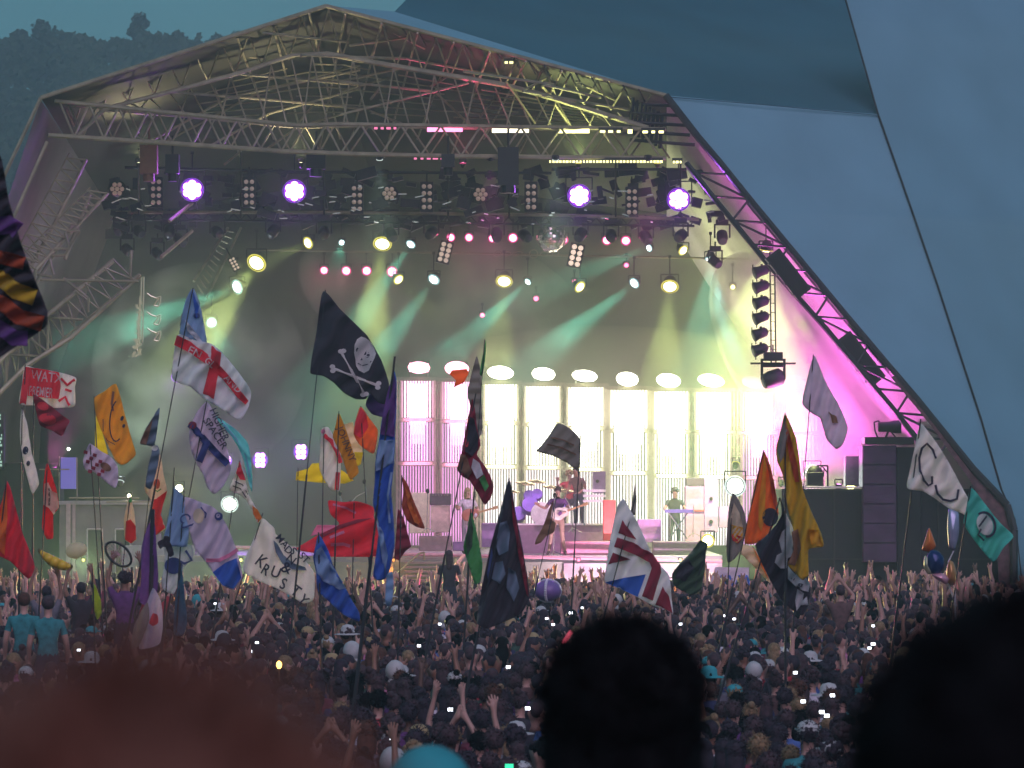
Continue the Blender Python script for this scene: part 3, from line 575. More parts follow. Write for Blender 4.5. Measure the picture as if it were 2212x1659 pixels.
for i, (u0, u1, vt, vb, c1, c2, col, vl, ul) in enumerate(cols):
    b = P((u0+u1)/2, vb, DC); b.z = zf
    t = thing('light_column', '%s light column from the left at the back of the stage, %s' % (nm[i], 'glowing white' if col == 'w' else 'glowing pink'), 'light column', b, 'ten light columns behind the band')
    zt = P(u0, vt, DC).z; xL = P(u0, vt, DC).x; xR = P(u1, vt, DC).x; W = xR - xL
    for x, nmx in ((xL, 'post'), (xR, 'post')):
        mb = MB(); mb.box((x, DC + .25, (zt+zf)/2), (.09, .09, zt-zf)); mb.box((x + (-.12 if x == xL else .12), DC + .25, (zt+zf)/2), (.05, .05, zt-zf))
        for k in range(16): mb.bar((x, DC+.25, zf + (zt-zf)*k/16), (x + (-.12 if x == xL else .12), DC + .25, zf + (zt-zf)*(k+1)/16), .012, 4)
        mb.build('post', post, t, origin=b)
    zc1 = P(u0, c1, DC).z; zc2 = P(u0, c2, DC).z
    for zc in (zt, zc1, zc2):
        mb = MB(); mb.box(((xL+xR)/2, DC - .05, zc), (W + .3, .12, .10)); mb.build('crossbar', post, t, origin=b)
    n = 12
    for lo, hi, part_ in ((zc1+.07, zt-.07, 0), (zc2+.07, zc1-.07, 1), (zf+.1, zc2-.07, 2)):
        A = MB(); B = MB()
        for k in range(n):
            x = xL + W*(k+.5)/n; edge_ = min(k, n-1-k)
            (A if (edge_ >= 1 and part_ < 1) or (edge_ >= 2 and part_ < 2) else B).bar((x, DC, lo), (x, DC, hi), W/n*.30, 8)
        if col == 'w': sA, sB, cA, cB = (8, 3.4, 'w', 'w') if part_ == 0 else ((4.5, 1.7, 'w', 'w') if part_ == 1 else (2.2, 1.4, 'c', 'c'))
        else: sA, sB, cA, cB = (4.5, 1.1, 'p' if i > 5 else 'p', 'p') if part_ == 0 else ((2.6, .95, 'm', 'm') if part_ == 1 else (1.6, .85, 'm', 'm'))
        if A.v: A.build('light_tubes', tube_w(cA, sA), t, origin=b)
        if B.v: B.build('light_tubes', tube_w(cB, sB), t, origin=b)
        # glowing panels behind the tubes stand in for their bloom
    mb = MB(); x0 = xL + W*(.08 if col == 'w' else .22); x1 = xR - W*(.08 if col == 'w' else .22)
    zlo = zc2*.55 + zc1*.45; zhi = zt - .15; mb = None
    for q, st_ in enumerate(((1.3, 1.0), (2.6, 1.6), (4.5, 2.4), (7, 3.4))):
        mb = MB(); za = zlo + (zhi-zlo)*(0, .16, .32, .5)[q]; zb_ = zlo + (zhi-zlo)*(.16, .32, .5, 1)[q]; ins = (1-q/3)*W*.10
        mb.box(((x0+x1)/2, DC + .12, (za+zb_)/2), (x1-x0-2*ins, .05, zb_-za)); mb.build('diffuser', tube_w('w' if col == 'w' else 'c', st_[0] if col == 'w' else st_[1]), t, origin=b)
    # floodlight on top, tipped forward
    fl = MB(); p = P(ul, vl, DC); rr = 24/M(DC)
    rot = Euler((R(25 + (i*37) % 11), R(2 + (i*53) % 13), 0)).to_matrix(); fl.ell(p, (rr*(1.0 + .05*((i*7) % 5)), .12, rr*(.56 + .05*((i*3) % 4))), rot, 20, 10); fl.box(p + Vector((0, -.02, 0)), (rr*1.7, .1, rr*.72), rot)
    fl.build('flood_face', tube_w('w', 12) if col == 'w' else emis('flood_pink', (1, .35, .5), 7), t, True, origin=b)
    fh = MB(); fh.box(p + Vector((0, .22, .03)), (rr*1.9, .18, rr*.95), rot); fh.bar(p + Vector((-rr*.8, .2, 0)), Vector((p.x - rr*.8, DC+.1, zt)), .02); fh.bar(p + Vector((rr*.8, .2, 0)), Vector((p.x + rr*.8, DC+.1, zt)), .02); fh.build('flood_housing', black, t, origin=b)
    ld = bpy.data.lights.new('column_light', 'AREA'); ld.shape = 'RECTANGLE'; ld.size = W*.8; ld.size_y = zt-zf-.6; ld.energy = 230 if col == 'w' else 120; ld.color = (.9, 1, .62) if col == 'w' else (1, .3, .65)
    lo = bpy.data.objects.new('column_light', ld); COL.objects.link(lo); lo.parent = t; lo.location = Vector(((xL+xR)/2, DC-.2, (zt+zf)/2)) - b; lo.rotation_euler = (R(90), 0, 0)
    lf = bpy.data.lights.new('flood_light', 'SPOT'); lf.energy = 600 if col == 'w' else 160; lf.color = (.9, 1, .55) if col == 'w' else (1, .25, .45); lf.spot_size = R(150); lf.spot_blend = 1; lf.shadow_soft_size = .2
    lo = bpy.data.objects.new('flood_light', lf); COL.objects.link(lo); lo.parent = t; lo.location = p + Vector((0, -.2, 0)) - b; lo.rotation_euler = (R(100), 0, 0)
# ================================================================ flags
def q0(x, y): return (x*.2344, 777.6 + y*.2344)            # picture places read off enlarged crops
def q1(x, y): return (x*.2344, 1036.8 + y*.2344)
def q2(x, y): return (1166.4 + x*.2344, 950.4 + y*.2344)
def q3(x, y): return (1512 + x*.3164, 864 + y*.3164)
def q4(x, y): return (345.6 + x*.2344, 777.6 + y*.2344)
def q5(x, y): return (734.4 + x*.3516, 432 + y*.3516)
def q6(x, y): return (475.2 + x*.1562, 1080 + y*.1562)
def L_(f, *pts): return [f(*p) for p in pts]
def fabric(name, col, tr=.35, var=.1): return mat('flag_' + name, col, .75, transl=tr, var=var, scale=5, sheen=.2)
FB = dict(white=fabric('white', (.88, .87, .85), .45), bluewhite=fabric('bluewhite', (.80, .84, .88), .45), red=fabric('red', (.82, .04, .07), .42), brightred=fabric('brightred', (.85, .05, .04), .5), dred=fabric('dark_red', (.30, .02, .05)), black=fabric('black', (.022, .018, .03), .1),
          yellow=fabric('yellow', (.95, .80, .02), .55), mustard=fabric('mustard', (.85, .48, .03), .45), gold=fabric('gold', (.66, .46, .03), .4), orange=fabric('orange', (.90, .26, .04), .5), cream=fabric('cream', (.85, .72, .52), .5), blue=fabric('blue', (.05, .16, .62), .4), sky=fabric('sky', (.32, .50, .74), .42),
          navy=fabric('navy', (.03, .04, .20), .15), cyan=fabric('cyan', (.25, .75, .80), .5), teal=fabric('teal', (.02, .18, .26)), green=fabric('green', (.08, .38, .10)), dgreen=fabric('dark_green', (.03, .07, .03), .1), brown=fabric('brown', (.26, .14, .08)), grey=fabric('grey', (.30, .28, .25), .4),
          purple=fabric('purple', (.16, .06, .28)), lilac=fabric('lilac', (.70, .62, .78), .42), pink=fabric('pink', (.75, .25, .42)), turq=fabric('turquoise', (.10, .62, .50)), ink=fabric('ink', (.02, .02, .05), .05), inkblue=fabric('ink_blue', (.04, .07, .22), .05), lime=fabric('lime', (.45, .60, .03)), slate=fabric('slate', (.14, .20, .28), .2), dteal=fabric('dark_teal', (.02, .10, .16), .2), rust=fabric('rust', (.50, .09, .03), .4))
pole_m = mat('fibreglass_pole', (.03, .03, .035), .4, var=.1)
def catmull(pts, n=5, tens=.35):
    k = len(pts); out = []
    for i in range(k):
        p0, p1, p2, p3 = (np.array(pts[(i+o) % k], float) for o in (-1, 0, 1, 2))
        m1 = (p2-p0)*tens; m2 = (p3-p1)*tens
        # keep tangents short next to a sharp corner
        L = np.linalg.norm(p2-p1); 
        for m in (m1, m2):
            l = np.linalg.norm(m)
            if l > .6*L: m *= .6*L/l
        for j in range(n):
            t = j/n; a = 2*t**3-3*t**2+1; b = t**3-2*t**2+t; c = -2*t**3+3*t**2; d = t**3-t**2
            q = a*p1 + b*m1 + c*p2 + d*m2; out.append((float(q[0]), float(q[1])))
    return out
def inside(p, poly):
    x, y = p; r = False; j = len(poly)-1
    for i in range(len(poly)):
        xi, yi = poly[i]; xj, yj = poly[j]
        if (yi > y) != (yj > y) and x < (xj-xi)*(y-yi)/(yj-yi) + xi: r = not r
        j = i
    return r
def fill(poly, step):
    """triangles over a 2D outline with extra points inside"""
    poly = [tuple(p) for p in poly]
    xs = [p[0] for p in poly]; ys = [p[1] for p in poly]
    pts = [Vector(p) for p in poly]; n = len(poly)
    y = min(ys) + step*.5; r = 0
    while y < max(ys):
        x = min(xs) + step*(.5 + .5*(r % 2))
        while x < max(xs):
            if inside((x, y), poly) and min((x-a)**2 + (y-b)**2 for a, b in poly) > (step*.35)**2: pts.append(Vector((x, y)))
            x += step
        y += step*.87; r += 1
    vo, eo, fo, *_ = delaunay_2d_cdt(pts, [], [list(range(n))], 1, 1e-4)
    return [tuple(v) for v in vo], [tuple(f) for f in fo]
class Cloth:
    def __init__(s, D, amp=.07, wl=26, ang=70, tilt=0.0, seed=0):
        s.D, s.amp, s.wl, s.tilt, s.seed = D, amp*.8, wl, tilt, seed; a = R(ang); s.c, s.s = math.cos(a), math.sin(a); s.u0 = None
    def depth(s, u, v):
        t = (u*s.c + v*s.s) / s.wl * 2*math.pi; t2 = (u*s.s - v*s.c) / s.wl
        nz = noise.noise(Vector((u/60, v/60, s.seed)))
        return s.D + s.amp*(math.sin(t + 2.2*nz + s.seed) + .5*math.sin(t*.47 + t2*.6 + s.seed)) + s.tilt*(u - s.u0)/M(s.D)
    def at(s, u, v, off=0): return P(u, v, s.depth(u, v) - off)
def stroke(pts, w, closed=False):
    """outline of a brush stroke along points"""
    pts = [np.array(p, float) for p in pts]; L = []; Rr = []
    for i, p in enumerate(pts):
        a = pts[max(0, i-1)]; b = pts[min(len(pts)-1, i+1)]; d = b-a; d /= (np.linalg.norm(d)+1e-9); nrm = np.array((-d[1], d[0]))*w/2
        L.append(tuple(p+nrm)); Rr.append(tuple(p-nrm))
    return L + Rr[::-1]
def arc(c, rx, ry, a0, a1, rot=0, n=18):
    out = []
    for k in range(n+1):
        a = R(a0 + (a1-a0)*k/n); x, y = rx*math.cos(a), ry*math.sin(a); r = R(rot)
        out.append((c[0] + x*math.cos(r) - y*math.sin(r), c[1] + x*math.sin(r) + y*math.cos(r)))
    return out
def refine(pts, faces, L):
    tri = []
    for f in faces:
        for i in range(1, len(f)-1): tri.append((pts[f[0]], pts[f[i]], pts[f[i+1]]))
    for _ in range(4):
        out = []; ch = False
        for t in tri:
            d = [math.hypot(t[i][0]-t[(i+1) % 3][0], t[i][1]-t[(i+1) % 3][1]) for i in range(3)]; k = d.index(max(d))
            if d[k] > L: a, b, c = t[k], t[(k+1) % 3], t[(k+2) % 3]; m = ((a[0]+b[0])/2, (a[1]+b[1])/2); out += [(a, m, c), (m, b, c)]; ch = True
            else: out.append(t)
        tri = out
        if not ch: break
    ix = {}; P2 = []; F2 = []
    for t in tri:
        f = []
        for p in t:
            if p not in ix: ix[p] = len(P2); P2.append(p)
            f.append(ix[p])
        F2.append(tuple(f))
    return P2, F2
_fonts = {}
def text_tris(s):
    if s in _fonts: return _fonts[s]
    cu = bpy.data.curves.new('t', 'FONT'); cu.body = s; cu.size = 1; cu.resolution_u = 3; cu.offset = .012
    ob = bpy.data.objects.new('t', cu); COL.objects.link(ob); bpy.context.view_layer.update()
    me = bpy.data.meshes.new_from_object(ob.evaluated_get(bpy.context.evaluated_depsgraph_get()))
    r = ([tuple(v.co[:2]) for v in me.vertices], [tuple(p.vertices) for p in me.polygons])
    bpy.data.objects.remove(ob); bpy.data.curves.remove(cu); bpy.data.meshes.remove(me)
    _fonts[s] = r; return r
def pole_to_ground(cl, top, bot):
    D = cl.D; vg = 1048 + (CAMZ - ground_z(D)) * M(D); k = (vg - top[1]) / (bot[1] - top[1])
    return P(top[0], top[1], D - .02), P(top[0] + (bot[0]-top[0])*k, vg, D - .02)
def flag(label, outline, base, D, decals=(), texts=(), pole=None, amp=.07, wl=26, ang=75, tilt=.0, smooth=True, cat='flag', name='flag', pr=.016, step=6.5, seed=None, group=None):
    seed = seed if seed is not None else len(bpy.data.objects) % 17
    cl = Cloth(D, amp, wl, ang, tilt, seed); cl.u0 = sum(p[0] for p in outline)/len(outline)
    if pole: g0, g1 = pole_to_ground(cl, *pole); org = g1
    else: org = cl.at(*outline[-1])
    t = thing(name, label, cat, org, group)
    ol = catmull(outline, 5) if smooth else outline
    v2, f2 = fill(ol, step)
    mb = MB(); mb.add([cl.at(*p) for p in v2], f2); c = mb.build('cloth', FB[base], t, True, origin=org)
    md = c.modifiers.new('thick', 'SOLIDIFY'); md.thickness = .006; md.offset = 0
    for dc in decals:
        poly, m = dc[0], dc[1]; nmx = dc[2] if len(dc) > 2 else 'pattern'
        v2, f2 = fill(poly, step)
        mb = MB(); mb.add([cl.at(*p, .035) for p in v2], f2); mb.build(nmx, FB[m], c, True, origin=None) if False else None
        o = mb.build(nmx, FB[m], None, True, origin=org); o.parent = c; o.location = (0, 0, 0)
    for s, org2, ang2, size, m, *rest in texts:
        sx = rest[0] if rest else 1.0; flip = rest[1] if len(rest) > 1 else 1
        tv, tf = text_tris(s); ca, sa = math.cos(R(ang2)), math.sin(R(ang2)); sh = rest[2] if len(rest) > 2 else 0
        pts = []
        for x, y in tv:
            X = x*size*sx; Y = -y*size*flip; X += sh*Y; pts.append((org2[0] + X*ca - Y*sa, org2[1] + X*sa + Y*ca))
        pts, tf = refine(pts, tf, 5.0)
        mb = MB(); mb.add([cl.at(*p, .05) for p in pts], tf); o = mb.build('lettering', FB[m], None, origin=org); o.parent = c; o.location = (0, 0, 0)
    if pole:
        mb = MB(); mid = g0.lerp(g1, .4) ; mb.bar(g0, mid, pr*.6, 6); mb.bar(mid, g1, pr, 6, r2=pr*1.3); mb.build('pole', pole_m, t, origin=org)
    return t
GF = 'flags waving over the crowd'
# left edge, near: black flag with coloured bands
zz = lambda *p: [z4(*a) for a in p]
flag('dark flag with orange, yellow and purple bands cut by the left edge of the picture', [(-60, 300), (0, 335), (19, 432), (53, 548), (102, 671), (98, 706), (0, 770), (-60, 800)], 'black', 26, [
    (stroke(zz((-150, 180), (60, 150), (110, 190)), 40), 'purple'), (stroke(zz((-150, 330), (0, 350), (150, 390)), 28), 'rust'), (stroke(zz((-150, 440), (0, 480), (100, 560), (215, 600)), 36), 'gold'), (stroke(zz((-150, 560), (20, 640), (120, 720), (262, 760)), 34), 'rust'), (stroke(zz((-150, 700), (0, 790), (90, 850), (170, 850)), 34), 'purple')], pole=((-62, 290), (-90, 1500)), amp=.08, wl=40, ang=60)
# red cross flag with lettering
flag('white flag with a red cross and the word ENGLAND across it', [(384, 724), (372, 818), (410, 835), (440, 860), (480, 884), (518, 907), (536, 880), (542, 845), (512, 800), (478, 760), (455, 742), (420, 735)], 'bluewhite', 52, [
    ([(382, 724), (376, 745), (410, 762), (440, 783), (462, 800), (490, 830), (512, 858), (530, 874), (537, 866), (512, 834), (490, 806), (466, 780), (440, 758), (410, 737)], 'red', 'red_band'), ([(457, 746), (478, 762), (475, 790), (462, 862), (438, 850), (452, 795)], 'red', 'red_band')],
    texts=[('EN', (403, 760), 28, 23, 'white', 1.1), ('GL', (440, 781), 40, 21, 'white', .9), ('AND', (482, 818), 45, 22, 'white', .95)], pole=((417, 622), (300, 1240)), amp=.09, wl=44, ang=40, group=GF)
flag('pale blue flag wrapped at the very top of the red cross flag pole', [(417, 622), (398, 657), (388, 724), (412, 733), (440, 748), (447, 740), (441, 705), (432, 660)], 'sky', 52.1, [([(416, 628), (430, 662), (425, 690), (418, 655)], 'blue'), (arc((425, 682), 7, 6, 0, 360)[:-1], 'inkblue'), ([(400, 690), (425, 720), (440, 740), (430, 740), (405, 715)], 'bluewhite')], amp=.07, wl=20, ang=20, group=GF)
# skull and crossbones
bone = lambda a, b: (stroke([a, ((a[0]+b[0])/2, (a[1]+b[1])/2), b], 6), 'white', 'bone')
def knob(c): return (arc(c, 6, 5, 0, 360)[:-1], 'white', 'bone')
sk = [(771, 733), (766, 745), (765, 762), (768, 778), (769, 790), (775, 800), (786, 806), (797, 800), (803, 786), (809, 774), (812, 764), (808, 752), (800, 738), (790, 730), (780, 727)]
flag('black flag with a white skull and crossed bones', [(698, 629), (684, 715), (670, 805), (698, 812), (720, 826), (742, 848), (768, 862), (790, 862), (800, 850), (815, 868), (832, 872), (840, 829), (822, 775), (793, 725), (763, 695), (734, 667)], 'black', 58, [
    (sk, 'white', 'skull'), (arc((792, 765), 6, 8, 0, 360, -30)[:-1], 'ink', 'eye_socket'), (arc((772, 757), 3, 6, 0, 360)[:-1], 'ink', 'eye_socket'), (stroke([(772, 784), (782, 790), (794, 787), (802, 780)], 2.2), 'ink', 'mouth'), ([(780, 770), (784, 778), (777, 778)], 'ink', 'nose_hole'),
    bone((738, 762), (786, 850)), knob((736, 759)), knob((742, 758)), knob((784, 853)), knob((791, 851)), bone((720, 796), (814, 832)), knob((718, 792)), knob((719, 801)), knob((818, 828)), knob((816, 837))], pole=((703, 626), (645, 1200)), amp=.09, wl=55, ang=35, group=GF)
flag('dark purple lower fold of cloth hanging from the black skull flag corner', [(800, 850), (790, 875), (805, 895), (835, 900), (850, 870), (848, 835), (835, 835)], 'purple', 58.3, amp=.05, group=GF)
# far left group
flag('red and white flag with the worn word PREMIER', L_(q0, (230, 60), (200, 240), (180, 405), (340, 420), (480, 440), (600, 440), (690, 420), (690, 250), (700, 165), (590, 125), (480, 100), (340, 80)), 'white', 66, [
    (L_(q0, (230, 60), (200, 240), (180, 405), (240, 410), (262, 240), (285, 70)), 'red', 'red_edge'), (L_(q0, (285, 70), (262, 240), (255, 330), (440, 350), (540, 360), (560, 240), (545, 115), (430, 90)), 'red', 'red_panel'), (stroke(L_(q0, (560, 170), (620, 230), (690, 180)), 6), 'red'), (stroke(L_(q0, (540, 380), (600, 340), (640, 420)), 6), 'red'), (stroke(L_(q0, (600, 270), (660, 290)), 5), 'red')],
    texts=[('WA', q0(285, 190), 5, 34, 'white', .62), ('PREMIER', q0(262, 325), 6, 30, 'white', .46), ('TX', q0(440, 200), 6, 30, 'white', .8)], pole=(q0(232, 40), (44, 1240)), amp=.09, wl=24, ang=10, group=GF)
flag('dark maroon flag with two red marks under the red and white flag', L_(q0, (310, 318), (330, 460), (370, 600), (480, 650), (570, 700), (610, 620), (642, 560), (560, 500), (470, 425)), 'dred', 64, [(arc(q0(395, 425), 13, 9, 0, 360, 20)[:-1], 'red'), (arc(q0(440, 545), 19, 12, 0, 360, 15)[:-1], 'red'), (arc(q0(450, 500), 7, 4, 0, 360)[:-1], 'dred')], amp=.06, pole=(q0(310, 318), (70, 1240)), group=GF)
flag('narrow white flag with small dark marks at the far left', [(47, 883), (43, 942), (49, 989), (60, 1035), (70, 1066), (84, 1045), (76, 1005), (68, 977), (59, 918)], 'white', 62, [(arc((55, 973), 6, 9, 0, 360, 10)[:-1], 'ink'), (arc((55, 969), 3, 2, 0, 360)[:-1], 'white'), (arc((55, 978), 3, 2, 0, 360)[:-1], 'white'), (arc((61, 1001), 4, 6, 0, 360, 10)[:-1], 'ink')], pole=((48, 880), (42, 1250)), amp=.06, wl=16, ang=15, group=GF)
flag('slim flag in red, white and red bands left of the cabin', [(102, 1000), (94, 1047), (94, 1089), (91, 1139), (101, 1164), (115, 1162), (115, 1113), (127, 1096), (122, 1059)], 'brightred', 60, [([(96, 1045), (104, 1042), (112, 1060), (123, 1066), (127, 1096), (116, 1112), (106, 1098), (94, 1090)], 'cream', 'white_band'), (stroke([(105, 1055), (107, 1075), (106, 1092)], 4), 'brown')], pole=((103, 990), (88, 1260)), amp=.06, wl=18, ang=10, group=GF)
flag('mustard flag with a smiling face drawn on it', L_(q0, (870, 350), (880, 480), (900, 560), (975, 740), (1060, 920), (1110, 965), (1160, 955), (1250, 870), (1215, 740), (1150, 500), (1070, 222), (960, 290)), 'mustard', 62, [
    (stroke([q0(1100 + 110*math.cos(a)*.62 - 60*math.sin(a)*.2 - 20, 560 + 190*math.sin(a)) for a in [R(x) for x in range(60, 262, 16)]], 2.6), 'ink', 'smile'), (arc(q0(1125, 538), 3.4, 5.5, 0, 360, 20)[:-1], 'ink', 'eye'), (arc(q0(1140, 608), 3.2, 4.2, 0, 360, 20)[:-1], 'ink', 'eye'), (stroke(L_(q0, (950, 545), (950, 640), (985, 740), (1060, 780)), 1.4), 'ink', 'circle_line'), (stroke(L_(q0, (1045, 290), (1030, 400), (1040, 470)), 5), 'brown', 'fold')],
    pole=((203, 855), (225, 1260)), amp=.08, wl=34, ang=20, group=GF)
flag('glowing yellow sliver of a flag behind the mustard smiling flag', [(207, 898), (205, 960), (208, 975), (222, 985), (233, 980), (220, 930)], 'yellow', 70, amp=.03, group=GF)
flag('flag of red and white checks with a brown oval on its white half', L_(q0, (830, 770), (790, 850), (765, 930), (785, 1010), (860, 1030), (960, 1110), (1060, 1180), (1090, 1090), (1080, 970), (1020, 890), (930, 840)), 'lilac', 58, [
    ([q0(775 + i*42 + j*10 + dx, 830 + j*44 + i*14 + dy) for dx, dy in ((0, 0), (34, 10), (28, 40), (-6, 30))], 'dred', 'check') for i in range(4) for j in range(5) if (i + j) % 2 == 0] + [(arc(q0(975, 985), 13, 8, 0, 360, 35)[:-1], 'brown', 'oval')], pole=(q0(830, 770), (215, 1260)), amp=.06, wl=22, ang=40, group=GF)
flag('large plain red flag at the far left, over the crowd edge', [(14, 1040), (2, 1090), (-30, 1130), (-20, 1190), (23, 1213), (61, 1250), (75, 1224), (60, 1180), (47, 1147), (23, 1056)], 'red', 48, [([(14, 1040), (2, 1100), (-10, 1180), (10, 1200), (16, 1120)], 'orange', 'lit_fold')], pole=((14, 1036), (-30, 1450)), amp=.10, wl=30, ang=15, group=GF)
flag('small flag with a white top and a red bottom behind the ring net', [(281, 1072), (274, 1090), (268, 1120), (270, 1165), (283, 1174), (294, 1165), (293, 1140), (289, 1100)], 'cream', 60, [([(272, 1126), (282, 1122), (293, 1136), (294, 1165), (283, 1174), (270, 1165)], 'brightred', 'red_band'), ([(281, 1072), (277, 1084), (284, 1086), (285, 1080)], 'green', 'green_tip')], pole=((281, 1068), (262, 1260)), amp=.05, wl=16, ang=10, group=GF)
flag('dark grey flag with a brown side climbing the long leaning pole', [(345, 881), (331, 900), (316, 925), (302, 958), (318, 962), (333, 963), (340, 925)], 'slate', 54, [([(330, 905), (312, 932), (302, 958), (316, 961), (326, 925)], 'brown', 'brown_side')], amp=.05, group=GF)
flag('white flag with a brown emblem and a red lower band behind the cloth totem', [(334, 978), (322, 1010), (312, 1056), (328, 1085), (327, 1140), (337, 1156), (357, 1140), (346, 1112), (361, 1063), (352, 1020), (347, 985)], 'cream', 60, [([(328, 1082), (345, 1072), (361, 1060), (352, 1090), (347, 1112), (357, 1140), (337, 1156), (327, 1140)], 'brightred', 'red_band'), (arc((339, 1045), 7, 11, 0, 360)[:-1], 'rust', 'emblem'), (stroke([(332, 1056), (340, 1062), (348, 1056)], 2.5), 'green', 'emblem_leaves')], pole=((334, 970), (300, 1260)), amp=.06, wl=20, ang=10, group=GF)
flag('dark cloth with a pale knot tied halfway down the leaning pole', [(332, 965), (322, 1000), (314, 1050), (326, 1056), (340, 1010), (345, 975), (340, 962)], 'slate', 54, [(arc((334, 968), 7, 6, 0, 360)[:-1], 'white', 'knot')], amp=.04, group=GF)
flag('white flag with a dark blue cross and rows of black lettering', L_(q4, (430, 385), (340, 480), (285, 600), (270, 700), (290, 840), (340, 960), (400, 1060), (440, 1180), (500, 1236), (590, 1150), (650, 1010), (640, 900), (600, 760), (540, 580), (490, 470)), 'lilac', 56, [
    (stroke(L_(q4, (275, 590), (340, 660), (430, 760), (520, 860), (625, 960)), 15), 'navy', 'blue_band'), (stroke(L_(q4, (430, 760), (400, 840), (360, 940)), 15), 'navy', 'blue_band'), (arc(q4(300, 600), 9, 8, 0, 360)[:-1], 'dred', 'red_corner')],
    texts=[('HIGHER', q4(455, 460), 66, 22, 'ink', .95), ('SPACER', q4(395, 560), 56, 22, 'ink', 1.0)], pole=(q4(430, 380), (372, 1270)), amp=.07, wl=26, ang=30, group=GF)
flag('narrow cyan flag trailing down beside the lettered white flag', L_(q4, (500, 510), (560, 590), (640, 680), (720, 800), (770, 920), (800, 1060), (845, 1210), (850, 1080), (835, 900), (810, 770), (720, 660), (600, 570)), 'cyan', 58, [(stroke(L_(q4, (560, 560), (700, 720), (790, 880), (830, 1080)), 3), 'sky', 'pale_stripe')], amp=.05, wl=14, ang=-40, group=GF)
flag('flag with a red triangle and thin stripes twisting to a cream and orange tail', L_(q4, (735, 935), (690, 1060), (640, 1190), (720, 1230), (800, 1290), (850, 1400), (900, 1500), (940, 1460), (880, 1350), (820, 1250), (790, 1120)), 'white', 58, [(L_(q4, (735, 935), (700, 1040), (740, 1100), (790, 1110)), 'red', 'red_triangle'), (stroke(L_(q4, (690, 1120), (760, 1150), (810, 1240)), 2.4), 'ink', 'stripe'), (stroke(L_(q4, (670, 1160), (740, 1185), (795, 1270)), 2.4), 'ink', 'stripe'), (L_(q4, (850, 1340), (860, 1420), (905, 1500), (940, 1455), (900, 1380)), 'orange', 'orange_tail')], pole=(q4(735, 930), (470, 1300)), amp=.05, wl=18, ang=60, group=GF)
flag('light blue flag with dark letters on the left of the group', L_(q1, (1605, 70), (1570, 250), (1530, 450), (1500, 600), (1600, 610), (1720, 610), (1740, 450), (1700, 300), (1700, 170)), 'sky', 50, texts=[('C', q1(1640, 340), 60, 34, 'inkblue', .8), ('J', q1(1700, 420), 70, 34, 'inkblue', .9)], pole=((377, 1010), (355, 1330)), amp=.06, wl=24, ang=20, group=GF)
flag('pale lower half of the light blue flag with a dark blot and a hooked letter', L_(q1, (1530, 600), (1520, 760), (1500, 860), (1500, 1000), (1600, 1050), (1660, 900), (1700, 800), (1780, 700), (1760, 600)), 'bluewhite', 50.2, [(arc(q1(1600, 790), 20, 18, 0, 360)[:-1], 'inkblue', 'blot'), (stroke(L_(q1, (1710, 650), (1770, 740), (1700, 770), (1640, 740)), 5), 'inkblue', 'hook')], amp=.06, wl=24, ang=20, group=GF)
flag('black tag of cloth tied on the pole left of the light blue flag', [(355, 1158), (351, 1172), (345, 1180), (352, 1181), (364, 1181), (366, 1160)], 'black', 49.5, amp=.02, group=GF)
flag('broad lilac flag with a dark ring and a blue lower corner', L_(q1, (1700, 160), (1700, 330), (1750, 480), (1800, 640), (1900, 760), (1960, 850), (2050, 970), (2150, 1010), (2230, 900), (2212, 760), (2150, 560), (2080, 400), (1980, 260), (1840, 200)), 'lilac', 50, [
    (L_(q1, (1960, 850), (2080, 760), (2180, 720), (2225, 900), (2150, 1005), (2050, 970)), 'blue', 'blue_corner'), (stroke(L_(q1, (1900, 740), (2020, 740), (2120, 690), (2190, 640)), 8), 'pink', 'pink_line'), (arc(q1(2015, 335), 9, 9, 0, 360)[:-1], 'navy', 'ring'), (arc(q1(2010, 330), 4.5, 4.5, 0, 360)[:-1], 'lilac', 'ring_hole'), (arc(q1(1830, 330), 12, 16, 0, 360)[:-1], 'cream', 'pale_patch'), (stroke(L_(q1, (1850, 250), (1900, 310), (1890, 350)), 3), 'navy', 'line')], pole=((398, 1060), (380, 1330)), amp=.09, wl=40, ang=30, group=GF)
flag('white flag painted with the word KRUSTY', L_(q6, (590, 255), (520, 400), (440, 600), (360, 780), (310, 950), (330, 1000), (460, 1080), (560, 1130), (800, 1230), (1000, 1340), (1160, 1430), (1290, 1380), (1310, 1200), (1300, 1000), (1180, 840), (1050, 700), (900, 580), (770, 470), (750, 390), (690, 330)), 'white', 60, [
    (L_(q6, (740, 560), (790, 600), (880, 760), (1000, 870), (1180, 930), (1200, 975), (1000, 960), (860, 880), (770, 720)), 'slate', 'blue_crease')],
    texts=[('K', q6(470, 870), 38, 38, 'ink', .8), ('R', q6(550, 1000), 30, 34, 'ink', .8), ('U', q6(680, 1040), 22, 34, 'ink', .9), ('S', q6(810, 1210), 22, 34, 'ink', .85), ('T', q6(960, 1280), 36, 34, 'ink', .9), ('Y', q6(1060, 1390), 48, 34, 'ink', .85),
           ('M', q6(760, 520), 50, 22, 'ink', 1), ('A', q6(830, 610), 48, 22, 'ink', 1), ('D', q6(880, 690), 44, 22, 'ink', 1), ('S', q6(960, 720), 40, 22, 'ink', 1), ('&', q6(830, 980), 20, 34, 'ink', 1), ('N', q6(900, 820), 40, 26, 'ink', 1), ('ST', q6(1080, 780), 45, 22, 'ink', 1)], pole=((568, 1108), (517, 1270)), amp=.07, wl=46, ang=10, tilt=.2, group=GF)
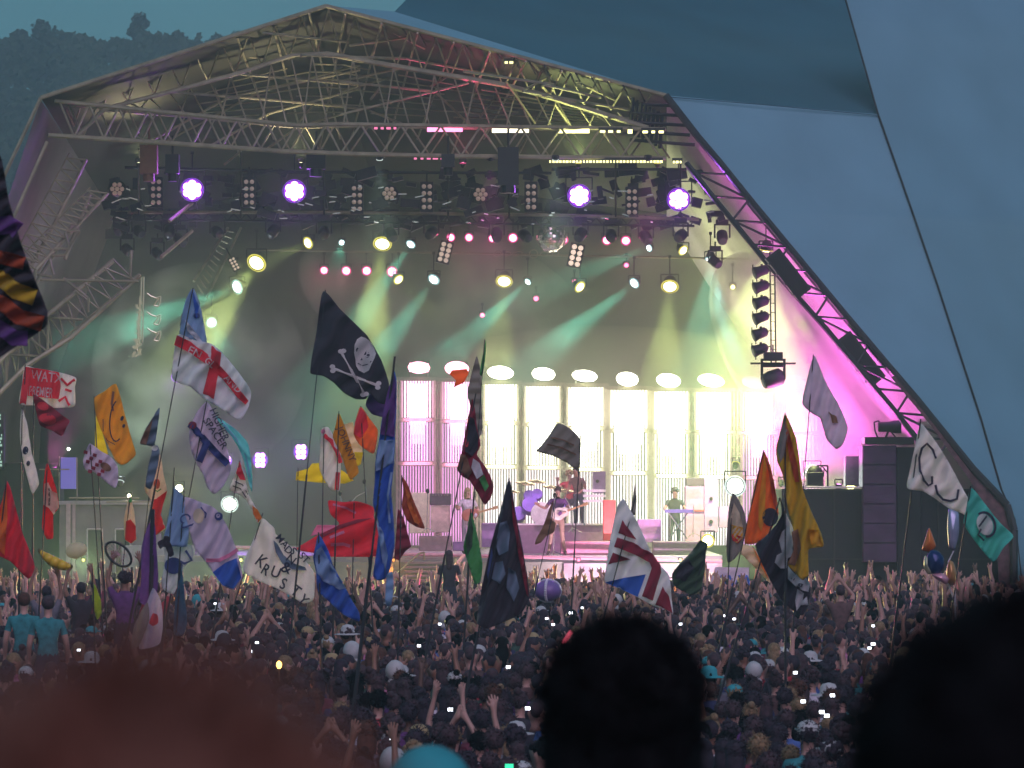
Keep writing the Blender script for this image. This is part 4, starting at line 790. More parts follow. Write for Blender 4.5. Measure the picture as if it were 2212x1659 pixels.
flag('blue flag with a pale top fold right of the KRUSTY flag', L_(q6, (1370, 480), (1320, 640), (1290, 800), (1330, 1000), (1350, 1250), (1500, 1400), (1700, 1580), (1920, 1680), (1925, 1560), (1830, 1400), (1700, 1150), (1560, 900), (1500, 700)), 'blue', 46, [(L_(q6, (1330, 700), (1310, 820), (1345, 1010), (1420, 1120), (1650, 1240), (1740, 1220), (1600, 990), (1500, 820), (1400, 640)), 'sky', 'pale_fold')], pole=((688, 1150), (700, 1700)), amp=.09, wl=36, ang=40, group=GF)
flag('big red flag with pale streaks left of the long blue flag', L_(q6, (1500, 10), (1530, 200), (1650, 330), (1500, 440), (1370, 480), (1200, 580), (1060, 680), (1290, 730), (1450, 740), (1540, 785), (1800, 785), (2100, 785), (2212, 760), (2250, 600), (2230, 400), (2130, 250), (2120, 100), (1900, 20), (1700, 30)), 'red', 62, [
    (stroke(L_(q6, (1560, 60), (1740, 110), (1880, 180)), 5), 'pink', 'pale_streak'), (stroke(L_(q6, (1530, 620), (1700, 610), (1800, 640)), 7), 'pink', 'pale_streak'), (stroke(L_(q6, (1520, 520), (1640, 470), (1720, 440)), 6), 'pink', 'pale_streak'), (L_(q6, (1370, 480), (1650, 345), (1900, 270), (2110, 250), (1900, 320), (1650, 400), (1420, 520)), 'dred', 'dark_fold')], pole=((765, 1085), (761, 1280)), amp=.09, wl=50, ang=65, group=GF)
flag('pale pink cloth corner showing between the red flag and the stage', L_(q6, (1340, 345), (1250, 500), (1400, 470), (1660, 350)), 'pink', 70, amp=.03, smooth=False, group=GF)
flag('long narrow blue flag with a purple top on the tallest leaning pole', [(850, 800), (838, 850), (826, 900), (820, 945), (812, 990), (810, 1040), (806, 1090), (818, 1130), (815, 1180), (806, 1245), (818, 1254), (832, 1250), (843, 1225), (852, 1180), (850, 1120), (845, 1060), (851, 1000), (853, 940), (856, 880), (856, 820)], 'blue', 42, [
    ([(850, 802), (836, 852), (826, 900), (822, 938), (852, 944), (855, 880), (855, 822)], 'purple', 'purple_top'), ([(820, 950), (812, 1000), (812, 1018), (830, 1010), (850, 1000), (852, 950)], 'sky', 'pale_band'), (stroke([(846, 1020), (838, 1070), (842, 1130)], 5), 'sky', 'pale_edge'), ([(812, 1120), (828, 1150), (838, 1200), (832, 1245), (824, 1200)], 'sky', 'pale_fold')], pole=((853, 770), (762, 1545)), amp=.07, wl=22, ang=20, group=GF, pr=.022)
flag('pale blue end of cloth hanging into the crowd below the long blue flag', [(836, 1240), (832, 1290), (835, 1308), (845, 1306), (850, 1270), (848, 1236)], 'sky', 43, amp=.03, group=GF)
flag('orange flag behind the top of the long blue flag', L_(q4, (1850, 430), (1800, 570), (1785, 680), (1830, 770), (1900, 830), (1970, 862), (2000, 740), (2005, 640), (1930, 540)), 'orange', 64, [(L_(q4, (1850, 430), (1800, 570), (1790, 680), (1850, 720), (1920, 620), (1900, 500)), 'red', 'red_half')], pole=(q4(1850, 425), (800, 1260)), amp=.07, wl=26, ang=25, group=GF)
flag('cream and yellow flag behind the narrow brown flag', L_(q4, (1700, 592), (1780, 570), (1800, 680), (1880, 840), (1850, 960), (1815, 985), (1760, 860), (1720, 700)), 'cream', 68, [(L_(q4, (1790, 848), (1872, 850), (1850, 960), (1816, 980)), 'yellow', 'yellow_band')], amp=.05, smooth=False, group=GF)
flag('bright yellow flag in two pieces left of the narrow white and red flag', L_(q4, (1260, 1030), (1250, 1108), (1440, 1128), (1560, 1135), (1700, 1140), (1785, 1110), (1700, 1030), (1600, 980), (1470, 950), (1400, 955), (1370, 1000)), 'yellow', 70, pole=((644, 1010), (640, 1280)), amp=.05, wl=30, smooth=False, group=GF)
flag('narrow brown flag with faint dark letters', [(732, 892), (726, 915), (719, 944), (738, 985), (752, 1028), (758, 1036), (775, 1020), (764, 980), (748, 930)], 'mustard', 60, texts=[('JOHNNY', (727, 925), 68, 21, 'brown', .95)], pole=((732, 888), (722, 1260)), amp=.05, wl=18, ang=25, group=GF)
flag('narrow white flag with a red diagonal, wrapped on its pole', [(695, 926), (692, 970), (690, 1012), (705, 1045), (716, 1058), (733, 1060), (736, 1010), (735, 975), (722, 945), (709, 923)], 'white', 62, [(stroke([(700, 940), (715, 952), (728, 975), (736, 1000)], 9), 'red', 'red_diagonal'), (stroke([(730, 1020), (727, 1058)], 9), 'red', 'red_band'), (arc((698, 932), 5, 5, 0, 360)[:-1], 'pink', 'corner')], pole=((700, 920), (694, 1270)), amp=.06, wl=20, ang=20, group=GF)
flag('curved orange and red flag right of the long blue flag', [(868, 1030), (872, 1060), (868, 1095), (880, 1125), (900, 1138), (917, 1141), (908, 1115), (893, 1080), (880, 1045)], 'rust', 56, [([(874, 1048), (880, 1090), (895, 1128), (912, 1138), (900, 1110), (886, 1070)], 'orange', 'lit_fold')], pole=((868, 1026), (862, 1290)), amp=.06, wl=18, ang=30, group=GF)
flag('dark red flag hanging below the curved orange flag', [(860, 1100), (856, 1150), (852, 1205), (862, 1210), (876, 1190), (888, 1180), (880, 1150), (872, 1120)], 'dred', 57, amp=.05, group=GF)
flag('see-through white flag above the red and black flag', [(1030, 770), (1020, 800), (1010, 850), (1022, 900), (1034, 945), (1042, 930), (1040, 860), (1038, 800)], 'grey', 68, amp=.05, group=GF)
flag('thin dark green streamer at the top of the middle pole', [(1050, 735), (1042, 770), (1036, 808), (1042, 812), (1048, 775)], 'green', 66, pole=((1047, 733), (1010, 1270)), amp=.03, group=GF)
flag('orange flag scrap under the second column lamp', [(976, 800), (971, 808), (985, 822), (980, 837), (1002, 826), (1013, 806), (1008, 797)], 'orange', 70, amp=.04, smooth=False, group=GF)
flag('twisted red and black flag with a pale middle', [(1020, 862), (1012, 900), (1006, 930), (997, 978), (988, 1014), (1000, 1030), (1014, 1038), (1030, 1062), (1047, 1090), (1060, 1075), (1066, 1052), (1060, 1030), (1048, 1008), (1030, 981), (1038, 960), (1030, 920), (1026, 885)], 'dred', 50, [
    ([(1015, 900), (1010, 940), (1004, 975), (1020, 985), (1032, 970), (1034, 945), (1024, 905)], 'black', 'black_band'), (arc((1008, 957), 4, 9, 0, 360)[:-1], 'red', 'red_spot'), ([(990, 1000), (990, 1014), (1010, 1034), (1020, 1020), (1008, 985), (996, 980)], 'brown', 'brown_fold'), ([(1022, 990), (1018, 1010), (1030, 1035), (1044, 1025), (1036, 1000)], 'bluewhite', 'pale_middle'), ([(1035, 1035), (1048, 1062), (1056, 1050), (1046, 1025)], 'green', 'green_fold')], pole=((1028, 850), (940, 1310)), amp=.07, wl=26, ang=30, group=GF)
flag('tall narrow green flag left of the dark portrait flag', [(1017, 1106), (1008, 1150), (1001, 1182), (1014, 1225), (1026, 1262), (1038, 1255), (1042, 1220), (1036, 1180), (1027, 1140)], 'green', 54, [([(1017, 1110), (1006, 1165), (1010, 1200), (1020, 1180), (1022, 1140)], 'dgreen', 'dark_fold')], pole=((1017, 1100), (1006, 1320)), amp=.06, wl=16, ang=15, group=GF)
flag('dark pointed flag with faint blue patches in the middle of the crowd', [(1100, 1035), (1082, 1100), (1062, 1170), (1045, 1250), (1030, 1345), (1050, 1358), (1085, 1345), (1125, 1325), (1143, 1292), (1138, 1240), (1128, 1180), (1114, 1110)], 'black', 41, [
    ([(1080, 1130), (1070, 1175), (1078, 1200), (1098, 1190), (1102, 1150), (1095, 1125)], 'slate', 'patch'), ([(1070, 1215), (1062, 1250), (1080, 1262), (1092, 1240), (1086, 1212)], 'slate', 'patch'), ([(1098, 1225), (1094, 1270), (1110, 1300), (1122, 1270), (1114, 1235)], 'slate', 'patch'), ([(1104, 1060), (1108, 1130), (1120, 1200), (1132, 1260), (1138, 1285), (1142, 1290), (1137, 1240), (1126, 1180), (1113, 1112)], 'dred', 'dark_red_edge'), ([(1062, 1180), (1052, 1240), (1056, 1262), (1066, 1215)], 'inkblue', 'patch')], pole=((1100, 1032), (990, 1580)), amp=.09, wl=40, ang=20, group=GF)
flag('blurred grey flag against the white columns', [(1205, 914), (1188, 938), (1170, 962), (1160, 975), (1195, 985), (1225, 1000), (1248, 1015), (1252, 985), (1254, 950), (1232, 926)], 'grey', 66, [(stroke([(1190, 945), (1215, 950), (1240, 962)], 3), 'brown'), (stroke([(1182, 960), (1210, 966), (1244, 982)], 3), 'brown')], pole=((1254, 940), (1235, 1300)), amp=.05, wl=24, ang=40, group=GF)
flag('brown scrap of flag in front of the singer', [(1196, 1080), (1186, 1100), (1174, 1135), (1158, 1165), (1156, 1176), (1168, 1172), (1180, 1158), (1196, 1150), (1200, 1130), (1190, 1120)], 'brown', 72, pole=((1204, 1066), (1150, 1300)), amp=.04, wl=20, group=GF)
# union flag
ux = lambda *p: L_(q2, *p)
flag('blue, red and white union flag on the right of centre', ux((770, 545), (720, 600), (690, 700), (650, 900), (620, 1100), (598, 1310), (700, 1350), (900, 1450), (1050, 1530), (1160, 1560), (1225, 1605), (1215, 1480), (1190, 1250), (1110, 1160), (1040, 1060), (980, 940), (900, 760), (830, 640)), 'bluewhite', 54, [
    (ux((760, 738), (890, 918), (800, 890), (722, 858)), 'dred', 'red_bar'), (ux((712, 898), (860, 945), (1035, 1045), (1110, 1150), (1118, 1220), (1080, 1340), (1040, 1482), (940, 1440), (990, 1300), (1030, 1180), (1010, 1130), (880, 1060), (760, 1010), (682, 985)), 'dred', 'red_cross'),
    (ux((672, 1038), (835, 1100), (720, 1125), (628, 1148)), 'dred', 'red_bar'), (ux((600, 1312), (780, 1270), (975, 1238), (935, 1350), (900, 1445), (780, 1390)), 'blue', 'blue_field'), (ux((1132, 1350), (1190, 1440), (1222, 1600), (1160, 1560), (1062, 1520)), 'dred', 'red_bar')], pole=((1374, 1070), (1300, 1350)), amp=.08, wl=46, ang=25, group=GF)
flag('grey pointed tip of a flag behind the union flag', [(1372, 1045), (1366, 1080), (1362, 1110), (1372, 1112), (1375, 1080)], 'grey', 60, amp=.02, group=GF)
# right-hand group
ur = lambda *p: L_(q3, *p)
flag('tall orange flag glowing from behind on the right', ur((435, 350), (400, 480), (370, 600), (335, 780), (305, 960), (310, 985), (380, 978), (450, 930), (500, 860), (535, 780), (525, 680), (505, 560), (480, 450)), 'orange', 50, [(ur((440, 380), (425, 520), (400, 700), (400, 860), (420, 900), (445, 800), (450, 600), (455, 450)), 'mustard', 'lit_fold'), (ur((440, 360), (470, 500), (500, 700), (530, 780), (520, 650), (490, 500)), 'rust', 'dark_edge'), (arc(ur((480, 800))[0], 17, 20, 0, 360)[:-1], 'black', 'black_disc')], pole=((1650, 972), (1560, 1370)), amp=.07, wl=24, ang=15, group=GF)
flag('small grey flag with a yellow to red flame shape beside the tall orange flag', ur((225, 635), (200, 720), (188, 850), (180, 1000), (190, 1110), (240, 1080), (290, 1000), (318, 860), (300, 760), (262, 680)), 'grey', 54, [(ur((232, 700), (208, 800), (212, 920), (250, 975), (290, 940), (292, 860), (270, 770)), 'cream', 'pale_flame'), (ur((210, 850), (212, 930), (250, 978), (292, 945), (294, 870), (250, 860)), 'mustard', 'gold_flame'), (ur((214, 910), (225, 960), (260, 980), (294, 940), (250, 920)), 'red', 'red_flame')], pole=((1583, 1064), (1566, 1370)), amp=.05, wl=20, ang=10, group=GF)
flag('cream and orange cloth corner below the tall orange flag', ur((215, 985), (300, 1070), (400, 1170), (480, 1250), (440, 1130), (370, 1010), (300, 985)), 'cream', 56, [(ur((360, 1000), (400, 1100), (478, 1248), (440, 1130)), 'orange', 'orange_edge')], amp=.05, group=GF)
flag('long gold flag, tallest of the right-hand group', ur((580, 98), (550, 210), (520, 330), (530, 420), (562, 500), (580, 600), (600, 740), (640, 900), (640, 1040), (600, 1120), (650, 1180), (700, 1230), (740, 1190), (742, 1020), (840, 1000), (830, 920), (800, 850), (750, 740), (700, 600), (680, 420), (655, 260), (615, 160)), 'gold', 44, [
    (ur((580, 110), (545, 230), (528, 340), (548, 430), (575, 380), (600, 230)), 'grey', 'pale_fold'), (ur((575, 120), (610, 220), (640, 340), (665, 440), (680, 560), (650, 560), (610, 400), (590, 250)), 'rust', 'brown_fold'), (ur((740, 880), (760, 990), (838, 1000), (810, 890)), 'mustard', 'lit_corner'), (ur((625, 900), (640, 1020), (600, 1120), (650, 1130), (690, 1010), (670, 880)), 'brown', 'brown_fold')], pole=((1696, 893), (1697, 1560)), amp=.08, wl=26, ang=10, group=GF)
flag('black flag with a white skeleton sagging into the crowd', ur((548, 675), (560, 780), (520, 850), (440, 940), (378, 990), (420, 1110), (490, 1250), (560, 1370), (640, 1440), (700, 1470), (745, 1400), (755, 1290), (730, 1210), (650, 1180), (640, 1040), (600, 850), (575, 740)), 'black', 44.4, [
    (ur((575, 740), (600, 800), (640, 880), (648, 940), (630, 1010), (640, 1060), (600, 1080), (590, 1150), (550, 1150), (510, 1110), (525, 1060), (560, 1040), (540, 960), (560, 900), (590, 870)), 'bluewhite', 'bones'), (ur((600, 1130), (650, 1190), (720, 1210), (752, 1260), (740, 1310), (700, 1300), (650, 1270), (600, 1220)), 'bluewhite', 'skull'), (arc(q3(640, 1222), 6, 3.5, 0, 360)[:-1], 'ink', 'eye_socket'), (arc(q3(690, 1265), 7, 4, 0, 360, 20)[:-1], 'ink', 'eye_socket'), (ur((665, 1290), (710, 1320), (700, 1370), (730, 1340), (740, 1400), (690, 1400), (660, 1440), (650, 1370)), 'bluewhite', 'bones')], pole=((1685, 1075), (1586, 1400)), amp=.07, wl=34, ang=30, group=GF)
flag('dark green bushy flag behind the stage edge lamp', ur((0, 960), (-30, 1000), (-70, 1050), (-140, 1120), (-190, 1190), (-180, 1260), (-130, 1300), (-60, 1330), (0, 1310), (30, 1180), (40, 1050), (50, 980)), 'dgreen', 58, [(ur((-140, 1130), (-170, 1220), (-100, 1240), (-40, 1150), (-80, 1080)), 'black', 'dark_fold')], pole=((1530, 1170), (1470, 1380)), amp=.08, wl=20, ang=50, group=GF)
flag('large white flag with curling black brush lines by the right leg truss', ur((1508, 160), (1480, 260), (1440, 450), (1415, 600), (1520, 622), (1600, 670), (1700, 740), (1800, 780), (1900, 880), (1960, 1000), (2000, 960), (1960, 800), (1850, 700), (1770, 560), (1700, 430), (1620, 300), (1560, 220)), 'white', 46, [
    (stroke(ur((1612, 400), (1590, 340), (1550, 298), (1515, 330), (1497, 400), (1502, 480), (1530, 550), (1560, 585), (1585, 570), (1585, 520)), 5), 'ink', 'brush_line'), (stroke(ur((1608, 580), (1622, 640), (1660, 680), (1710, 690), (1755, 675), (1765, 610)), 5), 'ink', 'brush_line')], pole=((1989, 905), (1925, 1420)), amp=.09, wl=46, ang=35, group=GF)
flag('turquoise flag with a black ring and stroke at the far right', ur((1850, 600), (1815, 760), (1800, 840), (1860, 940), (1930, 1030), (2005, 1105), (2070, 1010), (2140, 930), (2060, 850), (2000, 780), (1940, 700)), 'turq', 45.5, [
    (arc(q3(1945, 850), 17, 24, 0, 360, -20)[:-1], 'white', 'white_disc'), (stroke(arc(q3(1950, 850), 20, 27, -110, 115, -20), 5), 'ink', 'ring'), (stroke(ur((1905, 865), (1960, 790)), 4), 'ink', 'stroke'), (stroke(ur((1920, 880), (1900, 920), (1940, 960)), 4), 'ink', 'stroke')], pole=((2097, 1050), (2040, 1420)), amp=.08, wl=40, ang=35, group=GF)
flag('tall pale see-through flag in front of the magenta smoke', z6(920, 958) and [z6(*p) for p in ((920, 958), (885, 1080), (850, 1250), (905, 1310), (960, 1340), (1000, 1470), (1060, 1530), (1100, 1500), (1130, 1400), (1080, 1270), (1000, 1130), (950, 1010))], 'lilac', 60, [([z6(*p) for p in ((1010, 1300), (1060, 1330), (1070, 1370), (1035, 1370))], 'brown', 'brown_mark')], pole=((1757, 766), (1712, 1370)), amp=.07, wl=30, ang=20, group=GF)
flag('narrow lime green flag in the left of the crowd', [(203, 1262), (199, 1290), (204, 1320), (210, 1338), (219, 1325), (217, 1295), (210, 1275)], 'lime', 46, pole=((200, 1230), (206, 1450)), amp=.04, wl=14, ang=10, group=GF)
flag('tall dark teal flag furled in the left of the crowd', [(390, 1225), (384, 1270), (377, 1320), (376, 1370), (394, 1374), (404, 1345), (399, 1290), (396, 1250)], 'dteal', 44, pole=((390, 1215), (374, 1500)), amp=.05, wl=14, ang=10, group=GF)
# blue lettered sheet on the barrier
flag('pale sheet with tall blue letters tied to the right of the stage front', [(1545, 1225), (1535, 1255), (1530, 1283), (1560, 1285), (1618, 1283), (1618, 1226)], 'lilac', 91, texts=[('AVA', (1545, 1277), 0, 50, 'blue', .85)], amp=.02, smooth=False, name='banner', cat='banner')
# ================================================================ hanging gear
def hex_cluster(u, v, D, r, label):
    pos = P(u, v, D); t = thing('stage_lamp', label, 'stage lamp', pos, 'unlit seven-cell lamps'); rad = r/M(D); q = Vector((0, -1, -.1)).to_track_quat('Z', 'Y')
    for k in range(7):
        c = Vector((0, 0, 0)) if k == 0 else Vector((math.cos(k*math.pi/3)*rad*.62, math.sin(k*math.pi/3)*rad*.62, 0))
        mb = MB(); mb.lathe([(rad*.30, 0), (rad*.26, rad*.06), (rad*.1, rad*.08)], q, q @ c, 10); mb.build('cell', mat('dim_reflector', (.45, .38, .30), .3, .3, emit=(1, .7, .5), es=.10), t, True)
    hb = MB(); hb.lathe([(rad*1.1, -.02), (rad*1.1, -rad*.6), (rad*.6, -rad*1.4)], q, (0, 0, 0), 16); hb.build('housing', black, t, True)
for u, v, lb in ((841, 418, 'unlit seven-cell lamp left of centre in the dark rig'), (1038, 420, 'unlit seven-cell lamp with warm cells at the centre of the dark rig'), (253, 408, 'faint unlit seven-cell lamp at the far left of the dark rig')): hex_cluster(u, v, 98.9, 17, lb)
def blinder(u, v, D, w, h, es, label, tilt=0, group='tall blinder lamps of paired cells'):
    pos = P(u, v, D); t = thing('blinder_lamp', label, 'blinder lamp', pos, group); W = w/M(D); H = h/M(D); rot = Matrix.Rotation(R(tilt), 3, 'Y')
    fb = MB(); fb.box((0, .09, 0), (W*1.12, .14, H*1.06), rot); fb.bar(rot @ Vector((0, .08, H*.5)), rot @ Vector((0, .08, H*.5 + .3)), .02, 5); fb.build('housing', black, t)
    m = mat('blinder_cell_%g' % es, (.5, .42, .34), .3, .2, emit=(1, .75, .6), es=es)
    for k in range(8):
        c = rot @ Vector(((k % 2 - .5)*W*.5, 0, (k//2 - 1.5)*H*.24)); q = Vector((0, -1, 0)).to_track_quat('Z', 'Y')
        mb = MB(); mb.lathe([(W*.20, 0), (W*.17, .03), (W*.06, .04)], q, c, 10); mb.build('cell', m, t, True)
for u, v, lb in ((337, 415, 'unlit blinder between the far left lamp and the first violet lamp'), (538, 415, 'unlit blinder between the two left violet lamps'), (771, 429, 'unlit blinder right of the second violet lamp'), (922, 425, 'unlit blinder between the two unlit seven-cell lamps'), (1147, 425, 'unlit blinder left of the third violet lamp'), (1365, 436, 'unlit blinder between the two right violet lamps')): blinder(u, v, 98.9, 25, 62, .10, lb)
blinder(961, 545, 101, 26, 46, .5, 'tilted glowing blinder under the left pink lamps', 14, 'tilted glowing blinders'); blinder(1244, 552, 101, 28, 50, 1.0, 'tilted glowing blinder right of the mirror ball', 12, 'tilted glowing blinders')
blinder(506, 570, 102, 15, 30, .5, 'small tilted glowing blinder left of the lowest yellow lamp', -28, 'tilted glowing blinders')
def moving_head(u, v, D, s, label, aim=(0, -1, -.6), group='dark moving head lamps under the lighting bar', m=None):
    pos = P(u, v, D); t = thing('moving_head_lamp', label, 'moving head lamp', pos, group); q = Vector(aim).to_track_quat('Z', 'Y')
    b = MB(); b.box((0, 0, s*.95), (s*.8, s*.55, s*.35)); b.bar((0, 0, s*1.1), (0, 0, s*1.45), .025, 5); b.build('base', m or black, t)
    y = MB(); y.box((-s*.48, 0, s*.4), (s*.1, s*.25, s*.9)); y.box((s*.48, 0, s*.4), (s*.1, s*.25, s*.9)); y.box((0, 0, s*.80), (s*1.05, s*.3, s*.08)); y.build('yoke', m or black, t)
    h = MB(); h.lathe([(s*.18, -s*.5), (s*.36, -s*.35), (s*.38, s*.1), (s*.30, s*.45), (s*.28, s*.47)], q, (0, 0, 0), 14); h.build('head', m or black, t, True)
    l = MB(); l.lathe([(s*.24, s*.475), (s*.1, s*.49)], q, (0, 0, 0), 12); l.build('lens', mat('glass_lens', (.06, .06, .08), .1, .5), t)
    return t
for i, u in enumerate((262, 366, 470, 590, 700, 845, 932, 1073, 1135, 1254, 1320, 1395, 1470, 1560)):
    moving_head(u, 496 + (u-250)*.011 + (i % 3)*2, 100, .42, 'dark moving head lamp, %s from the left under the long lighting bar' % ['first', 'second', 'third', 'fourth', 'fifth', 'sixth', 'seventh', 'eighth', 'ninth', 'tenth', 'eleventh', 'twelfth', 'thirteenth', 'fourteenth'][i], ((i % 3 - 1)*.5, -1, -.5 - .4*(i % 2)))
for i, u in enumerate((1545, 275, 300, 340, 390)):
    moving_head(u, (566, 540, 500, 548, 520)[i], 100, .38, ['moving head lamp beside the cyan down-pointing glow', 'moving head lamp low in the dark cluster at the left', 'moving head lamp high in the dark cluster at the left', 'lowest moving head lamp in the dark cluster at the left', 'moving head lamp at the right of the dark cluster at the left'][i], (.5, -.6, -.5), 'moving head lamps in side clusters')
# dark truss clutter of the lighting rig, row by row
rg = random.Random(11); mb = MB()
for k in range(240):
    u = rg.uniform(225, 1560); v = rg.uniform(368, 520) if u < 480 else rg.uniform(366, 486)
    D = rg.uniform(99.2, 104); c = P(u, v, D); mb.box(c, (rg.uniform(.08, .55), rg.uniform(.1, .4), rg.uniform(.05, .35)), Euler((0, rg.uniform(-.5, .5), 0)).to_matrix())
o = mb.build('rigging_clutter', dark_steel); tag(o, 'dark tangle of rigging boxes and cables above the stage', 'rigging', kind='stuff')
mb = MB()
for k in range(70):
    u = rg.uniform(240, 1540); v = rg.uniform(400, 484); c = P(u, v, 98.7); mb.box(c, (rg.uniform(.06, .28), .04, .03), Euler((0, rg.uniform(-.4, .4), 0)).to_matrix())
o = mb.build('cable_glints', mat('chrome_clip', (.8, .78, .75), .2, .9)); tag(o, 'small bright metal clips catching light in the dark rig', 'rigging clips', kind='stuff')
# mirror ball
mbp = P(1191, 512, 101); t = thing('mirror_ball', 'large mirror ball glinting pink and gold right of the pink lamps', 'mirror ball', mbp)
rb = 33/M(101); mb = MB(); nn = 18
for i in range(1, nn):
    th = math.pi*i/nn; n2 = max(4, int(2*math.pi*math.sin(th)*nn/3.14))
    for k in range(n2):
        ph = 2*math.pi*k/n2; d = Vector((math.sin(th)*math.cos(ph), math.sin(th)*math.sin(ph), math.cos(th))); d2 = (d + Vector([rg.gauss(0, .07) for _ in range(3)])).normalized(); q = d2.to_track_quat('Z', 'Y'); s = rb*math.pi/nn*.46
        p = d*rb; mb.add([p + q @ Vector((x*s, y*s, 0)) for x, y in ((-1, -1), (1, -1), (1, 1), (-1, 1))], [(0, 1, 2, 3)])
mb.build('mirror_tiles', mat('mirror_tile', (.95, .88, .85), .12, 1.0, var=.02), t)
ib = MB(); ib.ell((0, 0, 0), (rb*.97,)*3, None, 16, 12); ib.build('core', black, t, True)
cb = MB(); cb.bar((0, 0, rb), (0, 0, rb + .6), .03, 6); cb.lathe([(.1, -.05), (.1, .08)], None, (0, 0, rb), 10); cb.build('hanger', dark_steel, t)
ld = bpy.data.lights.new('ball_light', 'SPOT'); ld.energy = 300; ld.color = (1, .35, .5); ld.spot_size = R(20); lo = bpy.data.objects.new('pin_light', ld); COL.objects.link(lo); lo.parent = t; lo.location = (.8, -3.2, -1.6); lo.rotation_mode = 'QUATERNION'; lo.rotation_quaternion = (Vector((0, 0, 0)) - lo.location).to_track_quat('-Z', 'Y')
# looped cable of small rings on the lower bar
mb = MB()
for k, (u, w_) in enumerate(((1095, 9), (1118, 11), (1153, 9), (1176, 8), (1075, 8), (1200, 7))):
    pts = [P(*p, 103.6) for p in arc((u, 548), w_, 5 if k != 2 else 9, 0, 360, -10, 12)]; mb.path(pts, .016, 5)
sp('cable_loop', mb, steel)
# right lamp ladder
lx = P(1668, 560, 98); t = thing('lamp_ladder', 'hanging ladder rig of six dark lamps near the right leg truss', 'lamp ladder', lx)
mb = MB()
for u in (1663, 1673): mb.bar(P(u, 545, 98), P(u + 3, 785, 98), .022, 5)
for k in range(12): mb.bar(P(1663 + k*.3, 555 + k*20, 98), P(1673 + k*.3, 555 + k*20, 98), .012, 4)
mb.box(P(1670, 785, 98), (1.2, .08, .05)); mb.box(P(1670, 790, 98), (.6, .2, .08)); mb.build('ladder_frame', black, t, origin=lx)
for k, v in enumerate((585, 618, 652, 685, 720, 754)):
    c = P(1645 - (k > 3)*2, v, 98); q = Vector((-1, -.25, -.35)).to_track_quat('Z', 'Y'); b = MB(); b.lathe([(.07, -.2), (.13, -.14), (.14, .08), (.17, .2), (.165, .21)], q, c, 12); b.box(c + Vector((0, 0, .15)), (.05, .3, .06)); b.bar(c, P(1664, v - 6, 98), .02, 5); b.box(c + q @ Vector((.0, .17, .2)), (.02, .2, .12)); b.box(c + q @ Vector((0, -.17, .2)), (.02, .2, .12)); b.build('ladder_lamp', black, t, True, origin=lx)
for nm_, u, v, s, lb in (('a', 1670, 818, .62, 'large dark moving head lamp hanging at the foot of the right lamp ladder'),): moving_head(u, v, 97.8, s, lb, (-1, -.3, -.35), 'large side lamps')
# left lamp ladder
lx = P(310, 600, 97); t = thing('lamp_ladder', 'hanging ladder rig of lit lamps at the left edge of the stage', 'lamp ladder', lx); mb = MB()
for (u, v), (u2, v2) in (((306, 598), (301, 745)), ((311, 598), (308, 740)), ((302, 640), (296, 760))): mb.bar(P(u, v, 97), P(u2, v2, 97), .02, 5)
for k in range(22): mb.box(P(298 + rg.uniform(-4, 8), 655 + k*5, 96.9), (.06, .05, .05))
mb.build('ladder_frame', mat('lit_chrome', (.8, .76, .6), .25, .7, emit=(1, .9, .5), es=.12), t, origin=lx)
for v in (650, 690, 725):
    b = MB(); b.path([P(*p, 97) for p in ((318, v - 16), (326, v - 10), (337, v - 6), (347, v - 10), (346, v + 2), (342, v + 12), (332, v + 10), (343, v - 6))], .022, 6); b.build('ladder_lamp', MATS['lit_chrome'], t, origin=lx)
b = MB()
for k in range(26): b.box(P(296 + rg.uniform(-9, 9), 752 + rg.uniform(-20, 18), 96.9), (.05, .05, .04), Euler((0, rg.uniform(0, 3), 0)).to_matrix())
b.build('chain_bag', MATS['lit_chrome'], t, origin=lx)
# boxes inside the right leg truss
for (u, v, w_, h_, lb) in ((1702, 592, .45, 1.35, 'long black speaker box inside the upper right leg truss'), (1858, 776, .48, 1.5, 'long black speaker box inside the lower right leg truss')):
    c = P(u, v, 96.4); t = thing('truss_speaker', lb, 'speaker', c, 'black boxes inside the right leg truss'); rot = Matrix.Rotation(R(-38), 3, 'Y'); b = MB(); b.box((0, 0, 0), (w_, .4, h_), rot)
    for k in range(4): b.box(rot @ Vector((-w_*.5, 0, (k-1.5)*h_*.25)), (.06, .42, .05), rot)
    b.build('cabinet', black, t); g_ = MB(); g_.box(rot @ Vector((0, -.215, 0)), (w_*.8, .02, h_*.9), rot); g_.build('grille', rubber, t)
# ================================================================ side platform and speaker tower on the right
towm = mat('tower_cloth', (.065, .03, .085), .8, var=.3, scale=2); wallm = mat('dark_wing_cloth', (.014, .013, .022), .9, var=.4, scale=.8)
def wbox(name, label, cat, u0, u1, v0, v1, D, dep, m, nm='body', extra=None, group=None, ground=False):
    a = P(u0, v0, D); b = P(u1, v1, D); zb = 0 if ground else b.z
    c = Vector(((a.x+b.x)/2, D + dep/2, zb)); t = thing(name, label, cat, c, group); mb = MB(); mb.box((0, 0, (a.z-zb)/2), (b.x-a.x, dep, a.z-zb)); o = mb.build(nm, m, t)
    bv = o.modifiers.new('edge', 'BEVEL'); bv.width = .015
    if extra: extra(t, b.x-a.x, dep, a.z-zb)
    return t
def panels(t, W, Dp, H):
    mb = MB()
    for k in range(5): mb.box((-W/2 + W*k/4, -Dp/2 - .02, H/2), (.04, .05, H))
    mb.box((0, -Dp/2 - .025, H - .03), (W, .06, .06)); mb.box((0, -Dp/2 - .02, H*.55), (W, .04, .03)); mb.build('frame', dark_steel, t)
